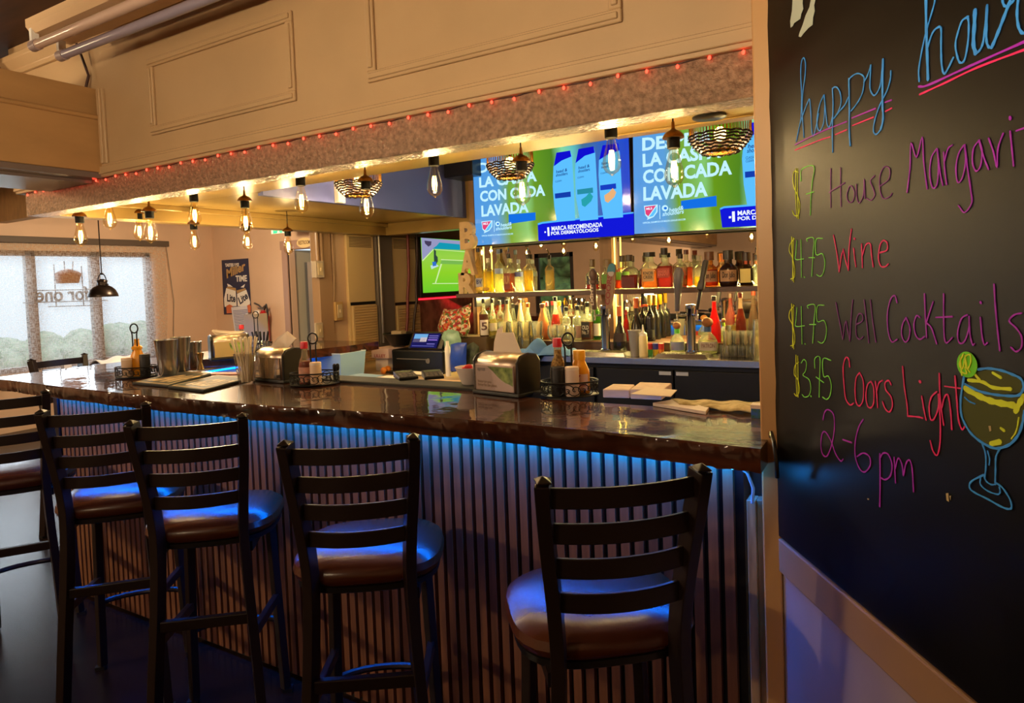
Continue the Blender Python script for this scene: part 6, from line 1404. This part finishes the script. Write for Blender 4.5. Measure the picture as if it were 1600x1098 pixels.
# dome pendant lamp in front of the window
D = Vector((-7.18, 3.8, 0)); pz = aty(161, 463.5, 3.8); D.x = pz.x
dl = thing('dome_pendant', 'black metal dome pendant lamp hanging in front of the window', 'pendant lamp', (D.x, 3.8, ZC)); zr = pz.z-ZC
BRZ = mat('dark_bronze', (46, 38, 34), rough=.32, metal=.8)
MB().lathe([(.139, zr), (.140, zr+.004), (.134, zr+.03), (.115, zr+.07), (.085, zr+.10), (.05, zr+.118), (.045, zr+.12)], n=36).build('dome_shade', BRZ, dl, solid=.003)
MB().lathe([(.046, zr+.116), (.046, zr+.155), (.052, zr+.16), (.05, zr+.17), (.03, zr+.176), (.016, zr+.185)], n=24).build('neck', BRZ, dl)
yk = MB(); yk.tube([(-.088*math.cos(PI*i/16-0) if False else .088*math.cos(PI*i/16), 0, zr+.122+.12*math.sin(PI*i/16)) for i in range(17)], .005, 7)
for s in (-1, 1): yk.cyl((s*.07, 0, zr+.125), (s*.105, 0, zr+.125), .008, 10)
yk.build('yoke', BRZ, dl)
MB().cyl((0, 0, zr+.235), (0, 0, 0), .006, 8).build('rod', BRZ, dl); MB().lathe([(.014, 0), (.018, .008), (.014, .02)], (0, 0, zr+.228), 12).build('swivel', BRZ, dl); MB().lathe([(.05, -.02), (.055, 0)], n=20).build('canopy', BRZ, dl)

# poster, notice, extinguisher, exit and restroom signs on the far wall
YP = PY-.004
def wp(px, py, d=0): return aty(px, py, YP-d)
po = thing('beer_poster', 'dark blue tin beer poster with two white cans on the far wall', 'poster', wp(368, 450)); O = wp(368, 450)
TL, TR, BR_, BL_ = (347.3, 406.5), (388, 403.5), (393, 489), (351, 491)
q4 = [wp(*p) for p in (TL, TR, BR_, BL_)]
MB(O).prism(q4, (0, -.012, 0)).build('panel', mat('poster_navy', (26, 34, 70), rough=.4), po, smooth=False)
f = q((330, 390), 7.84); WH = mat('poster_white', (232, 228, 222), rough=.5); GO = mat('poster_gold', (176, 140, 90), rough=.5)
def ptxt(s, a, b, h, m, sh=0, d=.0125):
    A, B = [wp(*p, d) for p in f(a, b)]; lettering('lettering', s, m, po, A-O, B-A, (wp(*f((a[0], a[1]-h))[0], .0125)-A).length, .001, .03, 0, nv=(0, -1, 0), shear=sh)
ptxt('TASTES LIKE', (172, 208), (340, 202), 38, WH); ptxt('Miller', (190, 350), (430, 240), 105, GO, .25); ptxt('TIME', (302, 390), (440, 384), 72, WH)
def pp(name, pts, m, d=.0128): return MB(O).prism([wp(*p, d) for p in f(*pts)], (0, -.001, 0)).build(name, m, po, smooth=False)
pp('beer_can', ((185, 470), (300, 505), (312, 690), (165, 700), (158, 600)), WH); pp('beer_can', ((318, 540), (430, 490), (478, 640), (470, 700), (325, 690)), WH, .0132)
pp('can_rim', ((195, 450), (300, 470), (305, 505), (190, 470)), GO, .0134); pp('can_rim', ((310, 500), (418, 470), (425, 492), (318, 535)), GO, .0136)
pp('can_splash', ((195, 415), (230, 430), (265, 455), (205, 450)), WH, .0138); pp('can_splash', ((360, 460), (415, 420), (400, 465)), WH, .0138)
ptxt('Lite', (195, 630), (298, 640), 90, mat('poster_ink', (24, 30, 60), rough=.5), 0, .0150); ptxt('Lite', (355, 670), (455, 590), 90, MATS['poster_ink'], 0, .0150)
pp('can_seal', ((185, 690), (225, 668), (262, 690), (262, 775), (190, 780)), mat('seal_orange', (206, 110, 70), rough=.5), .014); pp('can_seal', ((430, 690), (470, 668), (485, 690), (485, 770), (445, 770)), MATS['seal_orange'], .014)
no = thing('paper_notice', 'white printed notice taped over the poster foot', 'notice', wp(377, 500, .03)); O2 = wp(377, 500, .03)
MB(O2).prism([wp(*p, .022) for p in f((245, 705), (440, 685), (492, 1050), (300, 1075))], (0, -.002, 0)).build('sheet', mat('notice_white', (214, 214, 226), rough=.7), no, smooth=False)
ln = MB(O2)
for i in range(17):
    k = .08+i*.054; a0, b0 = (262+48*k, 720+330*k), (440+44*k-(30 if i % 4 == 3 else 0), 702+330*k); P = [wp(*p, .0245) for p in f(a0, b0, (b0[0], b0[1]+8), (a0[0], a0[1]+8))]
    ln.prism(P, (0, -.0006, 0))
ln.build('printed_lines', mat('notice_ink', (110, 110, 150), rough=.7), no, smooth=False)
fe = thing('fire_extinguisher', 'red fire extinguisher with white tag hung beside the poster', 'fire extinguisher', wp(411, 500, .10)); O3 = wp(411, 500, .10)
c = wp(411, 488, .10)
MB(O3).lathe([(.0, 0), (.07, .004), (.075, .02), (.075, .36), (.06, .40), (.03, .43), (.028, .45)], (c.x, c.y, c.z-.42), 24).build('cylinder', mat('extinguisher_red', (170, 16, 24), rough=.3), fe)
MB(O3).tube([(c.x+.02, c.y, c.z+.03), (c.x-.05, c.y-.02, c.z+.10), (c.x-.14, c.y-.02, c.z+.13)], .013, 8).tube([(c.x-.09, c.y, c.z+.06), (c.x-.02, c.y, c.z+.05), (c.x+.10, c.y-.02, c.z+.11)], .012, 8).build('valve_handle', mat('valve_metal', (130, 130, 134), rough=.3, metal=.9), fe)
MB(O3).tube([(c.x+.03, c.y, c.z+.04), (c.x+.10, c.y-.02, c.z+.10), (c.x+.12, c.y-.02, c.z-.02), (c.x+.085, c.y-.02, c.z-.2)], .012, 8).build('hose', BLACK, fe)
MB(O3).box(c.x-.16, c.x-.07, c.y-.01, c.y-.004, c.z-.10, c.z+.03).build('inspection_tag', WHITE, fe, smooth=False)
ex = thing('exit_sign', 'green-lit exit sign hanging from the ceiling near the restroom doorway', 'exit sign', (aty(437, 356, 5.6).x, 5.6, aty(437, 364.5, 5.6).z)); ze = aty(437, 364.5, 5.6).z
MB().box(-.16, .16, 0, .04, 0, .20).build('housing', mat('exit_white', (214, 226, 216), rough=.4), ex, smooth=False, bevel=.004)
lettering('lettering', 'EXIT', emis('exit_green', (60, 220, 130), 1.6), ex, (-.12, -.001, .012), (.24, 0, 0), .16, .002, .03, 0, nv=(0, -1, 0)); MB().box(-.01, .01, .01, .03, .20, ZC-ze).build('stem', WHITE, ex, smooth=False)
re_ = thing('restroom_sign', 'cream oval restroom sign on the door head trim', 'sign', aty(476, 379, PY-.03)); c = aty(476, 379, PY-.03)
rw = (aty(488, 379, PY-.03)-aty(464, 379, PY-.03)).length/2
MB().add([(rw*math.cos(2*PI*i/28), -k*.008, rw*.46*math.sin(2*PI*i/28)) for k in (0, 1) for i in range(28)], [tuple(range(28)), tuple(range(28, 56))[::-1]]+[(i, (i+1) % 28, 28+(i+1) % 28, 28+i) for i in range(28)]).build('plaque', mat('cream_plaque', (222, 196, 140), rough=.5), re_, smooth=False)
lettering('lettering', 'RESTROOM', mat('plaque_ink', (110, 80, 40), rough=.6), re_, (-rw*.75, -.0085, -.02), (rw*1.5, 0, 0), .05, .001, .02, 0, nv=(0, -1, 0))
# conduits and boxes on the corner board and heater wall
def pipe(label, pts, r, name='conduit', m=None):
    c = Vector(pts[0]); o = MB(c).tube(pts, r, 8).build(name, m or MATS['corner_board']); o.location = c; return tag(o, label, 'pipe')
Xc = -3.925
def hw_(px, py, X=Xc): return atx(px, py, X)
for i, px in enumerate((494.5, 501)):
    a, b = hw_(px, 366, Xc+.012), hw_(px+1, 412, Xc+.012); pipe(('left', 'right')[i]+' painted conduit running down the corner board to the upper switch box', [(Xc+.012, a.y, 1.935), (Xc+.012, a.y, b.z)], .011)
a, b = hw_(519, 366, -3.93), hw_(523, 476, -3.93); pipe('painted conduit running down beside the first heater to the lower box', [(-3.935, a.y, 1.935), (-3.935, a.y, 1.6), (-3.935, b.y-.01, b.z)], .012)
def wbox(label, px, py, w, h, d, X, m, name='switch_box'):
    c = hw_(px, py, X); t = thing(name, label, 'switch box', (X, c.y, c.z)); MB().box(0, d, -w/2, w/2, -h/2, h/2).build('box', m, t, smooth=False, bevel=.004)
    MB().box(d, d+.006, -w*.3, w*.3, -h*.36, h*.36).build('cover_plate', mat('plate_cream', (206, 186, 150), rough=.4), t, smooth=False, bevel=.002); MB().box(d+.006, d+.016, -.006, .006, -.012, .012).build('toggle', mat('plate_cream', (0, 0, 0)), t, smooth=False)
wbox('pale grey switch box on the corner board beside the door', 493, 421, .085, .13, .05, Xc, mat('box_grey', (190, 176, 160), rough=.4)); wbox('cream switch box on the wall left of the first heater', 524.5, 486, .085, .15, .045, -3.95, mat('box_cream', (196, 160, 104), rough=.4)); wbox('pale outlet box low on the corner board', 497, 516, .075, .12, .02, Xc, mat('box_pale', (200, 184, 160), rough=.4), 'outlet_box')
def heater(label, p0, p1):
    X = -3.95; y0, y1 = hw_(p0, 420, X+.03).y, hw_(p1, 420, X+.03).y
    t = thing('wall_heater', label, 'wall heater', (X, (y0+y1)/2, 0), 0, 'tall wall heaters'); O = (X, (y0+y1)/2, 0)
    zt_, zs = 1.83, hw_((p0+p1)/2, 474, X+.03).z
    MB(O).box(X+.001, X+.03, y0, y1, .12, 1.93).build('cabinet', CREAM, t, smooth=False, bevel=.004)
    g = MB(O); z = zt_
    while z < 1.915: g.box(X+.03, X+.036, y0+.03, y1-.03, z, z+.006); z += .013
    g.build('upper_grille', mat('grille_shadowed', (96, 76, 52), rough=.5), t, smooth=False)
    MB(O).box(X+.029, X+.034, y0+.015, y1-.01, zs-.012, zs+.014).build('control_strip', BLACK, t, smooth=False)
    MB(O).box(X+.03, X+.05, y0+.02, y1-.008, .2, zs-.02).build('lower_panel', CREAM, t, smooth=False, bevel=.003)
    g = MB(O); z = .26
    while z < zs-.04: g.add([(X+.05, y0+.035, z), (X+.05, y1-.025, z), (X+.062, y1-.025, z+.014), (X+.062, y0+.035, z+.014), (X+.05, y1-.025, z+.018), (X+.05, y0+.035, z+.018)], [(0, 1, 2, 3), (3, 2, 4, 5)]); z += .022
    g.build('louvre', CREAM, t, smooth=False)
heater('tall cream wall heater with louvres nearer the corner board', 543, 585); heater('tall cream wall heater with louvres next to the tennis television', 613, 652)
struct(MB().box(-3.95, -3.90, 4.36, 4.57, 0, 1.93).build('trim_14', mat('grey_pilaster', (110, 100, 92), rough=.5), smooth=False, bevel=.004))
pipe('thin silver conduit between the two wall heaters', [(-3.89, hw_(592, 370, -3.89).y, 1.93), (-3.89, hw_(592, 370, -3.89).y, 1.0)], .012, m=mat('dull_silver', (150, 144, 140), rough=.35, metal=.7))
def cable(label, pts, r, col):
    P = [hw_(*p, -3.88) for p in pts]; c = P[0]; o = MB(c).tube(P, r, 7).build('hanging_cable', mat('cable_%d' % col[0], col, rough=.5)); o.location = c; tag(o, label, 'cable', 'cables hanging by the tennis television')
cable('red cable hanging down in front of the second wall heater', [(637, 362), (638, 400), (639, 430), (637, 465), (637, 500), (634, 526)], .014, (120, 40, 44))
cable('dark twisted cable hanging just left of the tennis television', [(651, 366), (652, 400), (650, 440), (651, 470), (647, 500), (646, 524)], .012, (60, 34, 34))
# tennis television
X3 = -3.87
def t3(px, py, X=X3): return atx(px, py, X)
tv = thing('television', 'small television on the side wall showing a bright green tennis court', 'television', t3(690, 415)); O = t3(690, 415)
y0, y1 = t3(659.5, 420).y, t3(659.5, 420).y+.95; zb_, zt2 = t3(662, 457.5).z, t3(660, 371.5).z
MB(O).box(X3-.05, X3-.002, y0-.03, y1+.02, zb_-.045, zt2+.01).build('bezel', SATINBLACK, tv, smooth=False, bevel=.004); MB(O).box(-3.95, X3-.05, y0+.3, y0+.6, zb_+.1, zt2-.1).build('wall_mount', BLACK, tv, smooth=False)
s = MB(O).add([(X3, y0, zb_), (X3, y1, zb_), (X3, y1, zt2), (X3, y0, zt2)], [(0, 1, 2, 3)]).build('screen', screen_mat('court_picture', [(0, (96, 196, 44)), (.4, (140, 206, 40)), (.7, (150, 206, 70)), (1, (120, 196, 60))], .9, axis=2, wob=.1), tv, smooth=False)
S = Screen(s, (X3, y0, zb_), Vector((0, 1, 0)), Vector((0, 0, 1)), Vector((1, 0, 0)), O); g = q((620, 300), 6.1)
S.poly('stands', g((233,435),(780,480),(780,500),(340,545),(242,650)), em('stands', (150, 150, 190)), .0006); S.poly('back_wall', g((405,480),(780,515),(780,560),(340,540),(380,510)), em('teal', (20, 150, 176)), .0010); S.poly('dark_crowd', g((262,462),(330,470),(325,505),(300,520),(268,490)), em('crowd', (70, 60, 90)), .0012)
for L_ in (((365,545),(780,575),(780,581),(365,550)), ((420,640),(780,655),(780,661),(420,647)), ((340,868),(780,865),(780,872),(338,875)), ((430,640),(445,640),(372,870),(362,870)), ((242,650),(345,545),(352,548),(246,660))): S.poly('court_line', g(*L_), em('line', (210, 236, 170)), .0010)
S.poly('net', g((425,648),(780,668),(780,695),(415,684)), em('netc', (120, 180, 80)), .0011)
S.poly('player', g((352,545),(372,560),(372,600),(388,620),(390,660),(372,690),(355,690),(352,620)), em('player', (50, 70, 60)), .0014); S.poly('player_shirt', g((336,665),(372,662),(376,700),(342,708)), em('shirt', (50, 110, 200)), .0016); S.poly('chair_shadow', g((320,700),(380,690),(400,705),(330,735)), em('linew', (190, 220, 220)), .0012)
# red lit stone panel under it
ys, ye = t3(652, 467, -3.93).y, 6.1; zs = t3(652, 467, -3.93).z
struct(MB().box(-3.95, -3.93, ys, ye, .7, zs-.015).build('trim_15', MATS['recess_stone'], smooth=False))
ld = thing('led_strip', 'red LED strip glowing along the ledge below the tennis television', 'LED strip', (-3.92, 5.4, zs)); MB((-3.92, 5.4, zs)).box(-3.935, -3.925, ys, ye, zs-.011, zs).build('tape', emis('red_tape', (255, 30, 50), 3), ld, smooth=False)
area('led_light', (.03, 0, -.01), 1.0, .5, (1, .04, .06), (0, math.radians(25), 0), .03, parent=ld).rotation_euler = (0, math.radians(20), PI/2)
# blue bin on the bar arm
Yq = 3.2; a, b = aty(484, 575, Yq), aty(536, 575, Yq)
t = thing('plastic_bin', 'translucent blue-white plastic bin behind the middle caddy', 'bin', ((a.x+b.x)/2, Yq+.1, .80)); zt3 = aty(510, 552, Yq).z; wq = (b.x-a.x)/2
MB().add([(-wq*.85, -.1, 0), (wq*.85, -.1, 0), (wq*.85, .1, 0), (-wq*.85, .1, 0), (-wq, -.12, zt3-.80), (wq, -.12, zt3-.80), (wq, .12, zt3-.80), (-wq, .12, zt3-.80)], [(0, 3, 2, 1), (0, 1, 5, 4), (1, 2, 6, 5), (2, 3, 7, 6), (3, 0, 4, 7)]).build('tub', mat('bin_plastic', (150, 186, 226), rough=.35), t, smooth=False, solid=.004)
MB().tube([(-wq, -.12, zt3-.80), (wq, -.12, zt3-.80), (wq, .12, zt3-.80), (-wq, .12, zt3-.80)], .005, 6, closed=True).build('rim', mat('bin_rim', (190, 206, 226), rough=.4), t)
t = thing('bin_stand', 'low cabinet holding the plastic bin inside the bar', 'cabinet', ((a.x+b.x)/2, Yq+.1, 0)); MB().box(-.2, .25, -.2, .25, 0, .79).build('cabinet', mat('brown_cabinet', (0, 0, 0)), t, smooth=False); MB().box(-.21, .26, -.21, .26, .79, .799).build('top', STEEL, t, smooth=False)
# woven basket lamps inside the bar
def basket_lamp(label, px, Y, wpx, X=None, pw=22):
    p = aty(*px, Y) if X is None else atx(*px, X); dep = (p-EYE).dot(FWD); R_ = wpx*dep/FPX/2; H = R_*1.2
    t = thing('basket_lamp', label, 'pendant lamp', (p.x, p.y, p.z), 0, 'woven basket lamps over the bar'); BR_ = mat('dark_rattan', (40, 28, 22), rough=.5, metal=.2)
    up_ = MB(); N = 56
    for i in range(N):
        a = 2*PI*i/N; up_.tube([(R_*math.cos(a)*k, R_*math.sin(a)*k, z) for k, z in ((.97, H*.60), (1.0, H*.28), (1.0, -H*.05))], .0022, 4)
    up_.tube([(R_*.97*math.cos(2*PI*i/N), R_*.97*math.sin(2*PI*i/N), H*.60) for i in range(N)], .004, 5, closed=True); up_.build('upright_canes', GOLD, t)
    lo = MB(); rows = 7
    for k in range(rows):
        f = k/(rows-1); r_ = R_*(1.0-.42*f**1.6); z = H*(-.06-.46*f)
        lo.tube([((r_+.004*math.cos(i*PI+k*PI))*math.cos(2*PI*i/N), (r_+.004*math.cos(i*PI+k*PI))*math.sin(2*PI*i/N), z+.003*math.sin(i*PI/2+k)) for i in range(N)], R_*.038, 5, closed=True)
    lo.build('woven_band', BR_, t)
    bt = MB()
    for k in range(5): r_ = R_*(.60-.12*k); bt.tube([(r_*math.cos(2*PI*i/32), r_*math.sin(2*PI*i/32), -H*.5) for i in range(32)], .004, 5, closed=True)
    bt.build('open_base', GOLD, t)
    MB().cyl((0, 0, H*.1), (0, 0, ZC-p.z), .004, 8).build('cord', BLACK, t); MB().ell((0, 0, 0), .03, .03, .035, 14, 10).build('bulb', emis('warm_lamp', (255, 206, 120), 8), t)
    point('lamp_glow', (0, 0, -.045), pw, (1, .66, .3), .03, t)
a_ = atx(528, 298, -2.915); o = MB().box(0, .035, -.03, .03, -.075, .075).build('wall_bracket', WHITE, smooth=False, bevel=.004); o.location = (-2.919, a_.y, a_.z); tag(o, 'small white block mounted on the blue-grey soffit face', 'bracket')
basket_lamp('woven basket lamp in front of the right television by the post', (1125, 209), 3.3, 93); basket_lamp('woven basket lamp in front of the left television', (797, 255), 3.2, 72); basket_lamp('woven basket lamp against the blue-grey soffit face', (560, 284), 0, 70, X=-2.62, pw=60)
# fluorescent fixture under the dark ceiling
ZFX = 2.64; pa = atz(46, 70, ZFX-.10); tl = thing('tube_light', 'unlit fluorescent fixture with two tubes under the dark ceiling', 'ceiling light', (pa.x, pa.y, ZFX)); O = (pa.x, pa.y, ZFX)
x0, y0, L_ = pa.x, pa.y, 2.44
hp = [(-.01, 0), (.18, 0), (.18, -.03), (.16, -.055), (.01, -.055), (-.01, -.03)]
MB(O).prism([(x0, y0+a, ZFX-.001+b) for a, b in hp], (L_, 0, 0)).build('housing', mat('fixture_cream', (214, 180, 140), rough=.35), tl, smooth=False)
xo = (0, max(0, aty(74, 84, y0+.11).x-x0))
for i, (dy, c, dz) in enumerate(((.01, (206, 176, 160), -.105), (.11, (150, 140, 158), -.118))):
    MB(O).cyl((x0+.03+xo[i], y0+dy, ZFX+dz), (x0+L_-.03, y0+dy, ZFX+dz), .019, 18).build('tube', mat('tube_%d' % i, c, rough=.15), tl); e_ = MB(O).cyl((x0+.005+xo[i], y0+dy, ZFX+dz), (x0+.05+xo[i], y0+dy, ZFX+dz), .022, 14).build('end_cap', mat('end_cap', (170, 150, 150), rough=.4), tl)
    MB(O).box(x0+.012+xo[i], x0+.03+xo[i], y0+dy-.014, y0+dy+.014, ZFX+dz, ZFX-.03).build('lamp_holder', WHITE, tl, smooth=False)
rd = MB(O)
for xx in (.35, 1.9): rd.cyl((x0+xx, y0+.08, ZFX-.002), (x0+xx, y0+.08, ZC), .006, 8)
rd.build('hanger', SATINBLACK, tl)
pipe('brown cord hanging from the tube fixture down to the crossing beam', [(-3.20, SY-.05, 2.66), (-3.195, SY-.03, 2.6), (-3.16, SY-.02, 2.5), (-3.17, SY-.03, 2.445)], .006, 'fixture_cord', mat('brown_wire', (0, 0, 0)))
# table by the window
tb = thing('dining_table', 'dining table in front of the window with papers on it', 'table', (-7.3, 4.35, 0)); MB().box(-.45, .45, -.9, .9, .72, .755).build('tabletop', SHW, tb, smooth=False, bevel=.006)
for sx_ in (-.38, .38):
    for sy_ in (-.8, .8): MB().box(sx_-.03, sx_+.03, sy_-.03, sy_+.03, 0, .72).build('leg', SATINBLACK, tb, smooth=False)
for px, lb, sz, c in (((103, 566), 'small white box on the window table seen past the stool rail', (.07, .07, .075), (200, 200, 214)), ((130, 566), 'small blue and white box on the window table', (.09, .07, .075), (130, 160, 200))):
    b = atx(*px, -7.2); o = MB().box(-sz[0]/2, sz[0]/2, -sz[1]/2, sz[1]/2, 0, sz[2]).build('condiment_box', mat('cbox_%d' % c[0], c, rough=.6), smooth=False, bevel=.003); o.location = (-7.2, b.y, .756); tag(o, lb, 'box')
b0_, b1_ = atx(150, 563, -7.25), atx(222, 556, -7.25)
o = MB().grid(lambda u, v: Vector((-.14+.28*v, (b0_.y-4.35)+(b1_.y-b0_.y)*u-.0, .02+.05*math.sin(PI*v)+.012*math.sin(u*13+v*5)+.03*u)), 20, 8).build('paper_pile', mat('paper_white', (216, 216, 222), rough=.7), solid=.012); o.location = (-7.25, 4.35, .756); tag(o, 'pile of white folded papers on the window table', 'papers')
